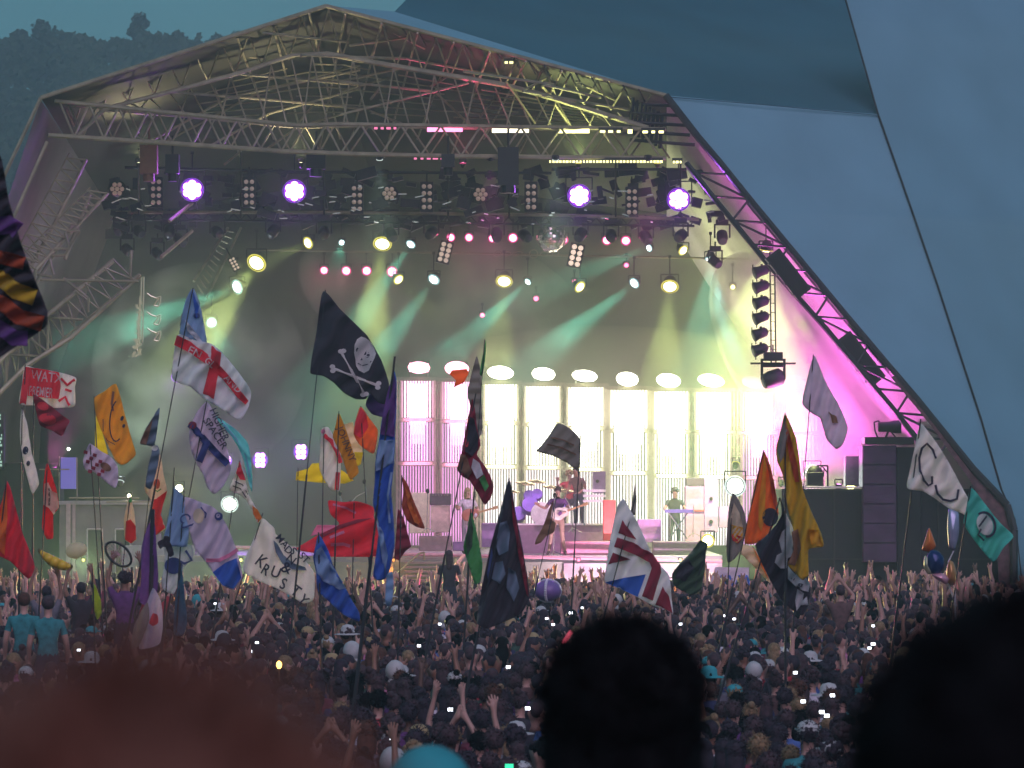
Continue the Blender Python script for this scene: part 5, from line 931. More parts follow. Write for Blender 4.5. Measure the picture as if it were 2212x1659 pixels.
wbox('side_platform', 'dark cloth-covered side platform right of the stage with a bright edge', 'platform', 1690, 2140, 1056, 1300, 97.2, 6, wallm, 'platform_front', panels, ground=True)
mb = MB(); mb.bar(P(1690, 1051, 97.1), P(1885, 1054, 97.1), .03, 6); o = mb.build('railing_bar', mat('bright_edge', (.8, .75, .7), .3), None); tag(o, 'bright rail along the top of the side platform', 'railing')
def tower_x(t, W, Dp, H):
    for k in range(6):
        mb = MB(); mb.box((0, -Dp/2 - .03, H*(k+.5)/6), (W*.94, .05, H/6*.93)); mb.build('speaker_cabinet', towm, t)
wbox('speaker_tower', 'tall dark purple speaker tower standing on the side platform', 'speaker tower', 1863, 1937, 962, 1215, 96.9, 1, towm, 'back_case', tower_x)
wbox('speaker_tower', 'wide black speaker stack right of the purple speaker tower', 'speaker tower', 1938, 1990, 966, 1290, 96.9, 1.2, wallm, 'back_case', None, ground=True)
wbox('equipment_shelf', 'dark shelf on top of the speaker tower under the follow spot', 'shelf', 1868, 1975, 944, 960, 96.8, 1, black, 'shelf_box')
c = P(1923, 922, 96.8); t = thing('follow_spot', 'black follow spot lamp lying on a stand above the speaker tower', 'follow spot', c); q = Vector((1, -.1, 0)).to_track_quat('Z', 'Y')
b = MB(); b.lathe([(.10, -.32), (.13, -.30), (.14, .0), (.17, .1), (.17, .28), (.15, .29)], q, (0, 0, 0), 16); b.build('lamp_body', black, t, True)
b = MB(); b.bar((0, 0, 0), (-.15, 0, -.35), .03); b.bar((0, 0, -.1), (.2, 0, -.35), .02); b.path([Vector(p) for p in ((-.32, 0, -.3), (-.4, 0, -.1), (-.42, 0, .12), (-.3, 0, .16), (-.26, 0, 0))], .022); b.build('stand', dark_steel, t)
wbox('speaker_wedge', 'round topped black speaker on the side platform in front of the white lamp', 'speaker', 1744, 1779, 1020, 1053, 97.6, .5, black, 'cabinet', lambda t, W, Dp, H: MB().lathe([(W*.5, -.2), (W*.5, .2)], Matrix.Rotation(R(90), 3, 'X').to_quaternion(), (0, 0, H*.9), 16).build('rounded_top', black, t, True))
wbox('stage_monitor', 'grey speaker seen from behind left of the speaker tower', 'speaker', 1826, 1858, 985, 1050, 98.5, .5, mat('grey_speaker', (.16, .12, .18), .7), 'cabinet')
mb = MB(); mb.path([P(1788, 1053, 97.6), P(1788, 1006, 97.6), P(1765, 1006, 97.6)], .025); mb.bar(P(1788, 1022, 97.6), P(1776, 1007, 97.6), .018); mb.bar(P(1780, 1010, 97.6), P(1779, 1030, 97.6), .018)
o = mb.build('lamp_bracket', black); tag(o, 'thin black bracket stand right of the round topped speaker', 'stand')
# ================================================================ left wing
greyw = mat('cabin_grey', (.20, .17, .19), .8, var=.2, scale=2)
def cabin_x(t, W, Dp, H):
    for x0, x1 in ((.30, .46), (.60, .76)):
        fr = MB(); X0, X1 = -W/2 + W*x0, -W/2 + W*x1; z0, z1_ = H*.42, H*.80
        for a, b in (((X0, z0), (X1, z0)), ((X1, z0), (X1, z1_)), ((X1, z1_), (X0, z1_)), ((X0, z1_), (X0, z0))): fr.bar((a[0], -Dp/2 - .03, a[1]), (b[0], -Dp/2 - .03, b[1]), .025, 5)
        o = fr.build('window', mat('window_frame', (.55, .5, .5), .5), t); pm = MB(); pm.box(((X0+X1)/2, -Dp/2 - .012, (z0+z1_)/2), (X1-X0-.04, .02, z1_-z0-.04)); pp = pm.build('pane', mat('dark_pane', (.05, .04, .06), .2), o)
    mb = MB(); mb.box((0, -Dp/2 - .02, H - .05), (W*1.02, .06, .1)); mb.build('roof_edge', mat('cabin_edge', (.4, .36, .4), .6), t)
    mb = MB(); mb.box((-W*.40, -Dp/2 - .04, H*.5), (.12, .06, H*.96)); mb.box((-W*.34, -Dp/2 - .04, H*.5), (.08, .06, H*.96)); mb.build('corner_post', mat('cabin_post', (.45, .33, .36), .6), t)
wbox('site_cabin', 'grey cabin with two framed windows at the left wing of the stage', 'cabin', 128, 330, 1082, 1290, 99, 2.4, greyw, 'wall', cabin_x, ground=True)
wbox('video_screen', 'blue-violet screen standing on the left wing', 'screen', 131, 164, 988, 1056, 98.8, .2, emis('screen_violet', (.22, .17, .75), .55), 'screen_panel')
mb = MB(); mb.bar(P(85, 1014, 98.7), P(150, 1014, 98.7), .02); mb.bar(P(128, 985, 98.7), P(128, 1080, 98.7), .02); mb.bar(P(166, 988, 98.7), P(166, 1080, 98.7), .02); mb.bar(P(150, 1076, 98.7), P(300, 1076, 98.7), .03); mb.bar(P(230, 1084, 98.6), P(330, 1084, 98.6), .02); o = mb.build('scaffold_rail', steel); tag(o, 'thin scaffold rails around the violet screen', 'scaffold')
wbox('wing_wall', 'dark cloth wall of the left wing behind the far left flags', 'wall', -120, 128, 1000, 1300, 99.5, 1, wallm, 'wall_cloth', None, ground=True)
t = wbox('video_screen', 'sliver of a greenish video screen at the left edge of the picture', 'screen', -160, 8, 893, 1014, 99, .3, black, 'case')
mb = MB()
for i in range(60):
    for j in range(16):
        if rg.random() < .5: a_ = P(-150 + i*2.6, 897 + j*7.2, 98.96); mb.box(a_, (.02, .01, .06))
o = mb.build('pixels', emis('screen_green', (.6, .95, .8), .8), t); o.location = -t.location
wbox('wing_panel', 'pale blue-grey panel low behind the ring net', 'panel', 262, 420, 1178, 1300, 98.4, .1, mat('pale_panel', (.34, .34, .36), .7), 'board', ground=True)
# ================================================================ band gear
amp_pink = mat('amp_cloth', (.62, .45, .42), .8); amp_dark = mat('amp_black', (.09, .06, .10), .7); purple_cab = mat('purple_cab', (.50, .30, .62), .6); redc = mat('red_case', (.62, .10, .10), .5); chrome = mat('chrome', (.8, .8, .82), .2, .9); cream_c = mat('cream_case', (.75, .65, .50), .7)
def knobs(t, W, Dp, H):
    mb = MB()
    for k in range(6): mb.box((-W*.35 + W*.14*k, -Dp/2 - .015, H*.86), (.03, .03, .03))
    mb.build('control_knobs', chrome, t)
    mb = MB(); mb.box((0, -Dp/2 - .01, H*.42), (W*.9, .02, H*.72)); mb.build('speaker_grille', amp_dark, t)
wbox('amplifier', 'brown amplifier head and cabinet left of the guitarist', 'amplifier', 930, 972, 1092, 1150, 100, .5, amp_pink, 'cabinet', None)
wbox('amplifier', 'dark amplifier head standing on the pink cabinet', 'amplifier', 928, 974, 1066, 1091, 100, .45, amp_dark, 'cabinet', knobs)
wbox('amplifier', 'cream cabinet behind the curved orange flag', 'amplifier', 884, 928, 1064, 1152, 101, .5, cream_c, 'cabinet', None)
wbox('flight_case', 'low pinkish-brown case at the stage front above the steps', 'flight case', 905, 975, 1158, 1190, 98.4, .7, mat('flight_case', (.32, .20, .25), .6), 'case')
wbox('flight_case', 'purple case with a pale top right of the guitarist', 'flight case', 1040, 1080, 1130, 1182, 100, .7, mat('violet_case', (.25, .14, .34), .6), 'case')
wbox('stage_monitor', 'low violet speaker at the foot of the guitarist', 'speaker', 978, 1025, 1170, 1190, 98.6, .4, mat('violet_case', (.25, .14, .34), .6), 'cabinet')
wbox('drum_riser', 'violet drum riser with a pale top edge behind the singer', 'riser', 1112, 1305, 1134, 1196, 101, 2.5, mat('riser_cloth', (.30, .16, .28), .8), 'riser_box', lambda t, W, Dp, H: MB().box((0, -Dp/2 - .02, H + .02), (W*1.01, .08, .05)).build('top_edge', mat('pale_top', (.8, .7, .75), .5), t))
wbox('front_riser', 'pink block along the stage front right of the singer', 'riser', 1212, 1345, 1170, 1204, 98.3, 1, mat('pink_block', (.55, .20, .32), .7), 'riser_box')
wbox('speaker_cabinet', 'violet speaker cabinet hanging high behind the keyboard stand', 'speaker', 1281, 1308, 1018, 1066, 106, .4, purple_cab, 'cabinet', lambda t, W, Dp, H: MB().lathe([(.05, 0), (.05, .03)], Matrix.Rotation(R(90), 3, 'X').to_quaternion(), (-W*.15, -Dp/2, H*.55), 10).build('speaker_hole', black, t))
wbox('red_cabinet', 'tall red cabinet between the keyboard stand and the union flag', 'cabinet', 1303, 1330, 1080, 1168, 99, .6, redc, 'case_body')
wbox('amplifier', 'tall pinkish cabinet stack left of the violet one on the right', 'amplifier', 1480, 1521, 1050, 1170, 101, .6, mat('pink_violet_cab', (.55, .30, .55), .7), 'cabinet', lambda t, W, Dp, H: MB().box((0, -Dp/2 - .01, H*.56), (W, .03, .04)).build('shelf_line', redc, t))
wbox('amplifier', 'tall violet speaker stack right of the pinkish one', 'amplifier', 1521, 1551, 1033, 1150, 101, .6, purple_cab, 'cabinet', lambda t, W, Dp, H: [MB().lathe([(.05, 0), (.05, .03)], Matrix.Rotation(R(90), 3, 'X').to_quaternion(), (0, -Dp/2, H*z_), 10).build('speaker_hole', black, t) for z_ in (.2, .62)])
wbox('amplifier', 'dark box on top of the pinkish cabinet stack', 'amplifier', 1482, 1522, 1032, 1049, 101, .5, amp_dark, 'case')
wbox('flight_case', 'purple trunk behind the right edge of the union flag', 'trunk', 1378, 1428, 1122, 1172, 100, .7, mat('purple_trunk', (.28, .10, .36), .6), 'case')
wbox('low_riser', 'dark low riser under the keyboard player', 'riser', 1412, 1514, 1170, 1200, 98.6, 1.2, mat('violet_dark', (.12, .07, .12), .8), 'riser_box')
wbox('equipment_box', 'small violet box right of the speaker stack', 'box', 1553, 1575, 1094, 1140, 101, .4, purple_cab, 'case')
def stand(label, pts, D, r=.014, name='microphone_stand', cat='microphone stand', base=True, mic=None):
    b = P(*pts[0], D); t = thing(name, label, cat, b, 'stands on the stage'); mb = MB(); mb.path([P(*p, D) for p in pts], r, 5)
    if base:
        for a in (0, 120, 240): mb.bar(b + Vector((0, 0, .12)), b + Vector((math.cos(R(a))*.25, math.sin(R(a))*.25, 0)), .01, 4)
    mb.build('stand_pole', chrome, t, origin=b)
    if mic: m2 = MB(); m2.ell(P(*mic, D), (.05, .05, .07), None, 8, 6); m2.build('microphone', rubber, t, True, origin=b)
stand('tall stand with a ring lamp in front of the cream cabinet', [(922, 1150), (924, 1062)], 99.5, mic=(924, 1061))
stand('thin boom stand with two arms over the big red flag', [(793, 1165), (790, 1056), (787, 1040)], 99, mic=(787, 1040)); stand('low boom arm crossing left over the big red flag', [(757, 1088), (770, 1072), (790, 1062)], 99.1, base=False, mic=(757, 1086))
stand('bright microphone stand at the left of the red flag', [(741, 1140), (740, 1100), (735, 1068)], 99.2, mic=(735, 1066))
stand('microphone stand in front of the drummer', [(1237, 1150), (1236, 1100), (1220, 1075)], 100); stand('keyboard player stand beside the violet stack', [(1497, 1160), (1498, 1092)], 99.6)
# drum kit
dk = P(1170, 1132, 101.8); t = thing('drum_kit', 'drum kit with purple drums and pale cymbals on the riser', 'drum kit', dk)
qx = Matrix.Rotation(R(90), 3, 'X').to_quaternion()
def drum(u, v, D, r, h, q, m): b = MB(); b.lathe([(r, 0), (r*1.03, .02), (r*1.03, h-.02), (r, h)], q, P(u, v, D), 20); b.build('drum_shell', m, t, False, origin=dk); b = MB(); b.lathe([(r*.96, -.012), (r*.96, -.004)], q, P(u, v, D), 20); b.build('drum_head', mat('drum_skin', (.85, .8, .75), .5), t, origin=dk)
pd = mat('purple_drum', (.25, .12, .60), .25, .2)
tilt = Euler((R(70), 0, 0)).to_quaternion()
drum(1172, 1110, 101.6, .32, .4, qx, mat('white_drum', (.85, .82, .8), .3)); drum(1145, 1098, 101.8, .22, .35, tilt, pd); drum(1143, 1075, 102, .15, .2, tilt, pd); drum(1160, 1072, 102, .15, .2, tilt, pd); drum(1205, 1100, 101.9, .2, .25, tilt, pd); drum(1120, 1115, 102, .2, .25, tilt, pd)
for u, v, r in ((1135, 1044, .28), (1160, 1040, .25), (1108, 1062, .2), (1190, 1052, .24), (1222, 1060, .25)):
    b = MB(); b.lathe([(r, 0), (r*.5, .012), (.04, .03), (.01, .04)], Euler((R(12), R(6), 0)).to_quaternion(), P(u, v, 101.9), 18); b.build('cymbal', mat('brass_cymbal', (.8, .68, .40), .25, .9), t, True, origin=dk); b = MB(); b.bar(P(u, v, 101.9), Vector((P(u, v, 101.9).x, 101.9, dk.z)), .012, 5); b.build('cymbal_stand', chrome, t, origin=dk)
# keyboards
kp = P(1283, 1140, 100.5); t = thing('keyboard_stand', 'keyboards on a chrome rack left of the red cabinet', 'keyboard', kp)
for v in (1060, 1071, 1082): b = MB(); b.box(P(1284, v, 100.5), (.62, .3, .07)); b.build('keyboard', mat('pale_keyboard', (.7, .66, .7), .4), t, origin=kp)
for u in (1262, 1306): b = MB(); b.bar(P(u, 1135, 100.6), P(u, 1055, 100.6), .02); b.build('rack_post', chrome, t, origin=kp)
kp = P(1463, 1150, 100); t = thing('keyboard_stand', 'dark keyboard on a stand in front of the keyboard player', 'keyboard', kp); b = MB(); b.box(P(1466, 1104, 99.8), (.75, .35, .09)); b.build('keyboard', mat('blue_violet', (.12, .08, .35), .4), t, origin=kp); b = MB(); b.bar(P(1445, 1165, 99.8), P(1485, 1108, 99.8), .02); b.bar(P(1485, 1165, 99.8), P(1445, 1108, 99.8), .02); b.bar(P(1448, 1168, 99.8), P(1448, 1112, 99.8), .02); b.build('stand_legs', chrome, t, origin=kp)
# steps up to the stage, with pink handrail
st = P(915, 1290, 95.5); t = thing('steps', 'metal steps with handrails leading up to the stage', 'steps', st)
for k in range(8):
    v = 1206 + k*9.5; c = P(918, v, 97.2 - k*.22); mb = MB(); mb.box(c, (1.05, .24, .05)); mb.build('tread', mat('tread_metal', (.28, .22, .24), .6), t, origin=st)
for a_, b_ in (((851, 1205, 97.2), (833, 1290, 95.2)), ((984, 1205, 97.2), (990, 1290, 95.2))): mb = MB(); mb.bar(P(*a_), P(*b_), .04); mb.build('stringer', steel, t, origin=st)
mb = MB(); mb.path([P(840, 1255, 95.4), P(905, 1196, 96.8), P(916, 1193, 97), P(917, 1210, 97)], .025); mb.build('handrail', steel, t, origin=st)
mb = MB(); mb.bar(P(950, 1262, 95.6), P(1002, 1200, 97), .05); mb.bar(P(990, 1262, 95.6), P(1003, 1215, 97), .03); mb.build('handrail', mat('pink_rail', (.8, .35, .45), .4), t, origin=st)
# fill lamps added on the stage edge to rim-light the first rows
for u, c, e, lb in ((180, 'yellow', 900, 'barrier lamp lighting the front rows at the far left'), (520, 'yellow', 900, 'barrier lamp lighting the front rows left of the KRUSTY flag'), (850, 'orange', 700, 'barrier lamp lighting the front rows by the steps'), (1250, 'pink', 600, 'barrier lamp lighting the front rows under the singer'), (1470, 'yellow', 600, 'barrier lamp lighting the front rows right of the union flag')):
    lamp(u, 1210, 96.8, 3, c, 2, lb.replace('barrier lamp', 'footlight on the stage edge'), (0, -1, -.12), e*11, 140, group='footlights on the stage edge', hang=0, blend=1, name='footlight', cat='footlight')
# ================================================================ people
def skin_mesh(nodes, edges, sub=1):
    """nodes: {name: ((x,y,z), radius)}; returns evaluated (verts, faces)"""
    names = list(nodes); idx = {n: i for i, n in enumerate(names)}
    me = bpy.data.meshes.new('sk'); me.from_pydata([nodes[n][0] for n in names], [(idx[a], idx[b]) for a, b in edges], [])
    ob = bpy.data.objects.new('sk', me); COL.objects.link(ob)
    md = ob.modifiers.new('s', 'SKIN')
    sv = me.skin_vertices[0].data
    for i, n in enumerate(names):
        r = nodes[n][1]; sv[i].radius = (r, r) if not isinstance(r, tuple) else r; sv[i].use_root = (n == names[0])
    if sub: ms = ob.modifiers.new('b', 'SUBSURF'); ms.levels = sub; ms.render_levels = sub
    bpy.context.view_layer.update()
    m2 = bpy.data.meshes.new_from_object(ob.evaluated_get(bpy.context.evaluated_depsgraph_get()))
    r = ([tuple(v.co) for v in m2.vertices], [tuple(p.vertices) for p in m2.polygons])
    bpy.data.objects.remove(ob); bpy.data.meshes.remove(me); bpy.data.meshes.remove(m2); return r
def body_nodes(armL, armR, lod=0, lean=0.0, legs=None, headturn=0, face=True):
    """standing figure looking to +Y. armL/armR: (elbow, wrist, hand) points"""
    n = {'pelvis': ((0, 0, .97), .125), 'waist': ((0, .0, 1.12), .115), 'chest': ((0, lean*.3, 1.32), .15), 'neckb': ((0, lean*.5 - .01, 1.47), .075), 'neck': ((0, lean*.6, 1.53), .052),
         'jaw': ((0, lean*.7 + .01, 1.60), .068), 'head': ((0, lean*.7, 1.675), .088), 'crown': ((0, lean*.7 - .01, 1.745), .055)}
    e = [('pelvis', 'waist'), ('waist', 'chest'), ('chest', 'neckb'), ('neckb', 'neck'), ('neck', 'jaw'), ('jaw', 'head'), ('head', 'crown')]
    lg = legs or {1: [(.10, 0, .90), (.11, .02, .50), (.12, -.02, .08), (.13, .14, .03)], -1: [(-.10, 0, .90), (-.11, .02, .50), (-.12, -.02, .08), (-.13, .14, .03)]}
    for s, ar in ((1, armR), (-1, armL)):
        k = 'R' if s > 0 else 'L'
        n['sh'+k] = ((s*.185, lean*.4, 1.42), .062); n['el'+k] = (ar[0], .042); n['wr'+k] = (ar[1], .028); e += [('chest', 'sh'+k), ('sh'+k, 'el'+k), ('el'+k, 'wr'+k)]
        h = Vector(ar[2]); wv = Vector(ar[1]); d = (h - wv).normalized(); sd = Vector((1, 0, 0)) if abs(d.x) < .7 else Vector((0, 0, 1)); sd = (sd - d*sd.dot(d)).normalized()
        n['ha'+k] = (tuple(h), .034); e.append(('wr'+k, 'ha'+k))
        if True:
            for q, (off, ln) in enumerate(((-.03, .07), (-.01, .085), (.012, .08), (.032, .062)) if lod < 2 else ((-.028, .075), (.026, .075))):
                b = h + d*.035 + sd*off; f1 = b + d*ln*.55 + sd*off*.4; f2 = b + d*ln + sd*off*.5 + Vector((0, .012, 0))
                n['f%d%s' % (q, k)] = (tuple(f1), .011); n['g%d%s' % (q, k)] = (tuple(f2), .009); e += [('ha'+k, 'f%d%s' % (q, k)), ('f%d%s' % (q, k), 'g%d%s' % (q, k))]
            tb = h - sd*s*.055 + d*.02; n['t'+k] = (tuple(tb), .012); n['u'+k] = (tuple(tb + d*.035 - sd*s*.01), .010); e += [('ha'+k, 't'+k), ('t'+k, 'u'+k)]
        pts = lg[s]; rr = (.092, .062, .042, .035)
        for q, p in enumerate(pts): n['l%d%s' % (q, k)] = (p, rr[q]); e.append((('pelvis' if q == 0 else 'l%d%s' % (q-1, k)), 'l%d%s' % (q, k)))
    if face and lod == 0:
        n['nose'] = ((0, lean*.7 + .105, 1.655), .014); e.append(('head', 'nose'))
    return n, e
def paint(vs, fs, n):
    """material index per face: 0 top, 1 skin, 2 trousers, 3 shoes"""
    m = []; sh = [Vector(n['shL'][0]), Vector(n['shR'][0])]; el = [Vector(n['elL'][0]), Vector(n['elR'][0])]; wr = [Vector(n['wrL'][0]), Vector(n['wrR'][0])]
    for f in fs:
        c = Vector((0, 0, 0))
        for i in f: c += Vector(vs[i])
        c /= len(f)
        if c.z < .12: m.append(3); continue
        arm = None
        for s in (0, 1):
            for a, b, first in ((sh[s], el[s], True), (el[s], wr[s], False)):
                ab = b-a; t = max(0, min(1.6 if not first else 1, (c-a).dot(ab)/ab.length_squared)); dd = (c - a - ab*t).length
                if dd < .085 and (t > .55 if first else True): arm = True
        if arm and abs(c.x) + max(0, c.z-1.5) > .17: m.append(1); continue
        if c.z > 1.5 and abs(c.x) < .13: m.append(1); continue
        m.append(2 if c.z < 1.0 else 0)
    return m
poses = {'arms down': (((-.25, -.02, 1.14), (-.26, .1, .92), (-.26, .13, .84)), ((.25, -.02, 1.14), (.26, .1, .92), (.26, .13, .84))),
         'right arm raised': (((-.25, -.02, 1.14), (-.2, .18, 1.1), (-.16, .24, 1.14)), ((.26, .08, 1.66), (.22, .14, 1.93), (.22, .15, 2.02))),
         'left arm raised': (((-.27, .05, 1.67), (-.24, .08, 1.94), (-.23, .1, 2.03)), ((.25, -.02, 1.14), (.2, .2, 1.15), (.14, .26, 1.2))),
         'both arms raised': (((-.28, .05, 1.66), (-.22, .08, 1.93), (-.20, .08, 2.02)), ((.28, .05, 1.66), (.24, .08, 1.92), (.22, .09, 2.01))),
         'hands clapping overhead': (((-.28, .12, 1.60), (-.10, .16, 1.82), (-.04, .16, 1.90)), ((.28, .12, 1.60), (.10, .16, 1.82), (.04, .16, 1.90)))}
poses['arms up and spread'] = (((-.34, .05, 1.55), (-.42, .10, 1.80), (-.44, .10, 1.89)), ((.33, .05, 1.58), (.40, .12, 1.82), (.42, .13, 1.90)))
poses['bent arms up'] = (((-.33, .12, 1.38), (-.25, .22, 1.62), (-.22, .23, 1.71)), ((.32, .10, 1.42), (.30, .2, 1.68), (.28, .2, 1.77)))
def hair_verts(kind, seed, lean=0):
    rnd = random.Random(seed); mb = MB(); c = Vector((0, -.012, 1.70))
    mb.ell(c, (.092, .105, .10), None, 12, 8, 0, .12, seed)
    if kind == 'long':
        mb.ell(c + Vector((0, -.055, -.12)), (.088, .055, .17), None, 10, 7, 0, .15, seed); mb.ell(c + Vector((0, -.06, -.25)), (.075, .04, .09), None, 8, 6)
    if kind == 'curly':
        for k in range(26):
            d = Vector((rnd.gauss(0, 1), rnd.gauss(0, 1) - .5, abs(rnd.gauss(0, 1)) - .3)).normalized(); mb.ell(c + Vector((d.x*.095, d.y*.105, d.z*.10)), (.03,)*3, None, 6, 4)
    if kind == 'bun': mb.ell(c + Vector((0, -.07, .09)), (.045, .045, .045), None, 8, 6)
    return mb
def hat_mb(kind):
    mb = MB(); c = Vector((0, -.005, 1.72))
    if kind == 'sun hat': mb.lathe([(.20, -.035), (.195, -.025), (.105, -.01), (.10, .06), (.07, .10), (.01, .115)], None, c, 18)
    elif kind == 'cap': mb.ell(c + Vector((0, 0, .0)), (.098, .108, .085), None, 14, 8); mb.box(c + Vector((0, .13, -.005)), (.13, .11, .015))
    elif kind == 'hood': mb.ell(c + Vector((0, -.01, -.02)), (.115, .125, .13), None, 12, 8, 0, .1, 3); mb.ell(c + Vector((0, -.03, -.17)), (.12, .09, .07), None, 10, 6)
    return mb
cl_cols = {'black': (.026, .022, .034), 'navy': (.03, .035, .11), 'grey': (.14, .13, .17), 'maroon': (.14, .025, .05), 'dark green': (.03, .07, .05), 'purple': (.12, .04, .18), 'white': (.50, .48, .56), 'teal': (.03, .20, .22), 'red': (.36, .03, .05), 'brown': (.11, .06, .06), 'pink': (.42, .15, .27), 'blue': (.06, .12, .34)}
cl_m = {k: mat('cloth_' + k.replace(' ', '_'), v, .85, var=.3, scale=12) for k, v in cl_cols.items()}
skin_m = {'pale': mat('skin_pale', (.44, .25, .21), .55, var=.1), 'tan': mat('skin_tan', (.26, .13, .09), .55, var=.1), 'brown': mat('skin_brown', (.10, .05, .035), .55, var=.1)}
hair_c = {'dark': (.022, .014, .026), 'brown': (.050, .028, .036), 'fair': (.22, .15, .08), 'auburn': (.07, .025, .015), 'black': (.006, .006, .007), 'copper': (.135, .048, .03)}
hair_m = {k: mat('hair_' + k, v, .8, var=.4, scale=30) for k, v in hair_c.items()}
hair_m['black'].node_tree.nodes['Principled BSDF'].inputs['Specular IOR Level'].default_value = .05
jeans = mat('jeans', (.03, .035, .06), .85); shoes = mat('shoes', (.02, .015, .015), .7)
hat_m = {'white': mat('hat_white', (.45, .47, .48), .8), 'straw': mat('hat_straw', (.35, .27, .14), .8), 'dark': mat('hat_dark', (.02, .02, .03), .8), 'teal': mat('hat_teal', (.03, .30, .34), .8)}
def arr(mb_or, fs=None):
    return mb_or
protos = {}
for pn, (aL, aR) in poses.items():
    for lod in (1, 2):
        n, e = body_nodes(aL, aR, lod); vs, fs = skin_mesh(n, e, 1 if lod == 1 else 0)
        protos[pn, lod] = (vs, fs, paint(vs, fs, n))
hairs = {k: hair_verts(k, i + 2) for i, k in enumerate(('short', 'long', 'curly', 'bun'))}
hats = {k: hat_mb(k) for k in ('sun hat', 'cap', 'hood')}
# prototypes as meshes shared by the copies
pm = {}
for pn in poses:
    vs, fs, ms = protos[pn, 1]; me = bpy.data.meshes.new('person'); me.from_pydata(vs, [], fs)
    for m in (cl_m['black'], skin_m['pale'], jeans, shoes): me.materials.append(m)
    me.polygons.foreach_set('material_index', ms); me.polygons.foreach_set('use_smooth', [True]*len(fs)); pm[pn] = me
hm = {}
for k, b in list(hairs.items()) + list(hats.items()):
    if k in hairs:
        b = hair_verts(k, 5 + len(k)); rt = random.Random(len(k)*3)
        for q in range(150):
            d = Vector((rt.gauss(0, 1), rt.gauss(0, 1) - .4, rt.gauss(0, 1) + .5)).normalized(); p0 = Vector((0, -.012, 1.70)) + Vector((d.x*.088, d.y*.10, d.z*.094)); b.bar(p0, p0 + (d*.6 + Vector((rt.gauss(0, .6), rt.gauss(0, .6), rt.gauss(0, .6) - .3)))*.028, .007, 3, r2=.002)
    me = bpy.data.meshes.new('hair'); me.from_pydata(b.v, [], b.f); me.materials.append(hair_m['dark']); me.polygons.foreach_set('use_smooth', [True]*len(b.f)); hm[k] = me
# places
rnd = random.Random(42); spots = []
y = 31.2
while y < 93.6:
    half = 1106/F*y + 1.8; x = -half + rnd.uniform(0, .4)
    while x < half:
        spots.append((x + rnd.uniform(-.13, .13), y + rnd.uniform(-.16, .16))); x += rnd.uniform(.46, .62)
    y += .62 if y < 60 else .70
def proj(x, y, z):
    c, s = math.cos(PITCH), math.sin(PITCH); dz = z - CAMZ; dep = y*c + dz*s; up = dz*c - y*s
    return CU + F*x/dep, CV - F*up/dep
people = []
for x, y in spots:
    h = rnd.gauss(1.0, .045); h = max(.86, min(1.1, h)); gz = ground_z(y)
    top = rnd.choices(list(cl_cols), (24, 14, 12, 7, 6, 9, 9, 4, 5, 8, 4, 6))[0]; sk_ = rnd.choices(list(skin_m), (6, 3, 1))[0]; hc = rnd.choices(list(hair_c), (9, 8, 2, 1.5, 4, 0))[0]; hk = rnd.choices(('short', 'long', 'curly', 'bun'), (10, 7, 2, 1))[0]
    up_ = .035 if y < 60 else (.12 if y < 80 else .36)
    pz = rnd.choices(list(poses), (1 - up_, up_*.22, up_*.18, up_*.14, up_*.1, up_*.16, up_*.2))[0]
    ht = rnd.choices((None, 'sun hat', 'cap', 'hood'), (90, 2.5, 4, 2))[0]; htc = rnd.choices(list(hat_m), (5, 2, 4, 1))[0]
    u, v = proj(x, y, gz + 1.72*h); hid = (1160 < u < 1535 and v > 1390) or (u > 1900 and v > 1400 and u + (v-1400)*.6 > 2030) or (u < 650 and v > 1500)
    vis = 0 <= u <= 2212 and v < 1690 and not hid
    people.append(dict(x=x, y=y, z=gz, h=h, top=top, skin=sk_, hc=hc, hk=hk, pose=pz, hat=ht, hatc=htc, rot=rnd.gauss(0, .35), u=u, v=v, vis=vis))
people.sort(key=lambda p: (not p['vis'], p['y']))
near = people[:285]; rest = people[285:]
def slot(o, i, m): o.material_slots[i].link = 'OBJECT'; o.material_slots[i].material = m
def region(u, v):
    a = 'far left' if u < 330 else 'left' if u < 760 else 'centre left' if u < 1150 else 'centre right' if u < 1560 else 'right' if u < 1850 else 'far right'
    b = 'bottom edge' if v > 1600 else 'lower part' if v > 1540 else 'middle' if v > 1470 else 'upper part'
    return '%s, %s of the crowd' % (a, b)
marks = ((300, 'auburn head'), (770, 'blue flag'), (928, 'teal hat'), (1005, 'dark flag'), (1345, 'black head'), (1697, 'gold flag'), (2100, 'corner head'))
def beside(u):
    m = min(marks, key=lambda m: abs(m[0]-u)); return ('left of ' if u < m[0] else 'right of ') + m[1]
seen = {}
for p in sorted(near, key=lambda p: p['y']):
    hh = ('%s %s hair' % (p['hk'], p['hc'])) if not p['hat'] else '%s %s' % (p['hatc'], p['hat'])
    b_ = 'person in %s top, %s, %s, %s' % (p['top'], hh, {'arms up and spread': 'arms spread up', 'both arms raised': 'both arms raised', 'hands clapping overhead': 'hands overhead', 'right arm raised': 'right arm up', 'left arm raised': 'left arm up'}.get(p['pose'], p['pose']), beside(p['u'])); seen.setdefault(b_, []).append(p)
nth = ('nearest', 'second nearest', 'third nearest', 'fourth nearest', 'fifth nearest', 'sixth nearest', 'seventh nearest', 'eighth nearest', 'ninth nearest', 'tenth nearest')
for b_, ps in seen.items():
    for i, p in enumerate(ps): p['label'] = b_ + (', ' + nth[min(i, 9)] if len(ps) > 1 else '')
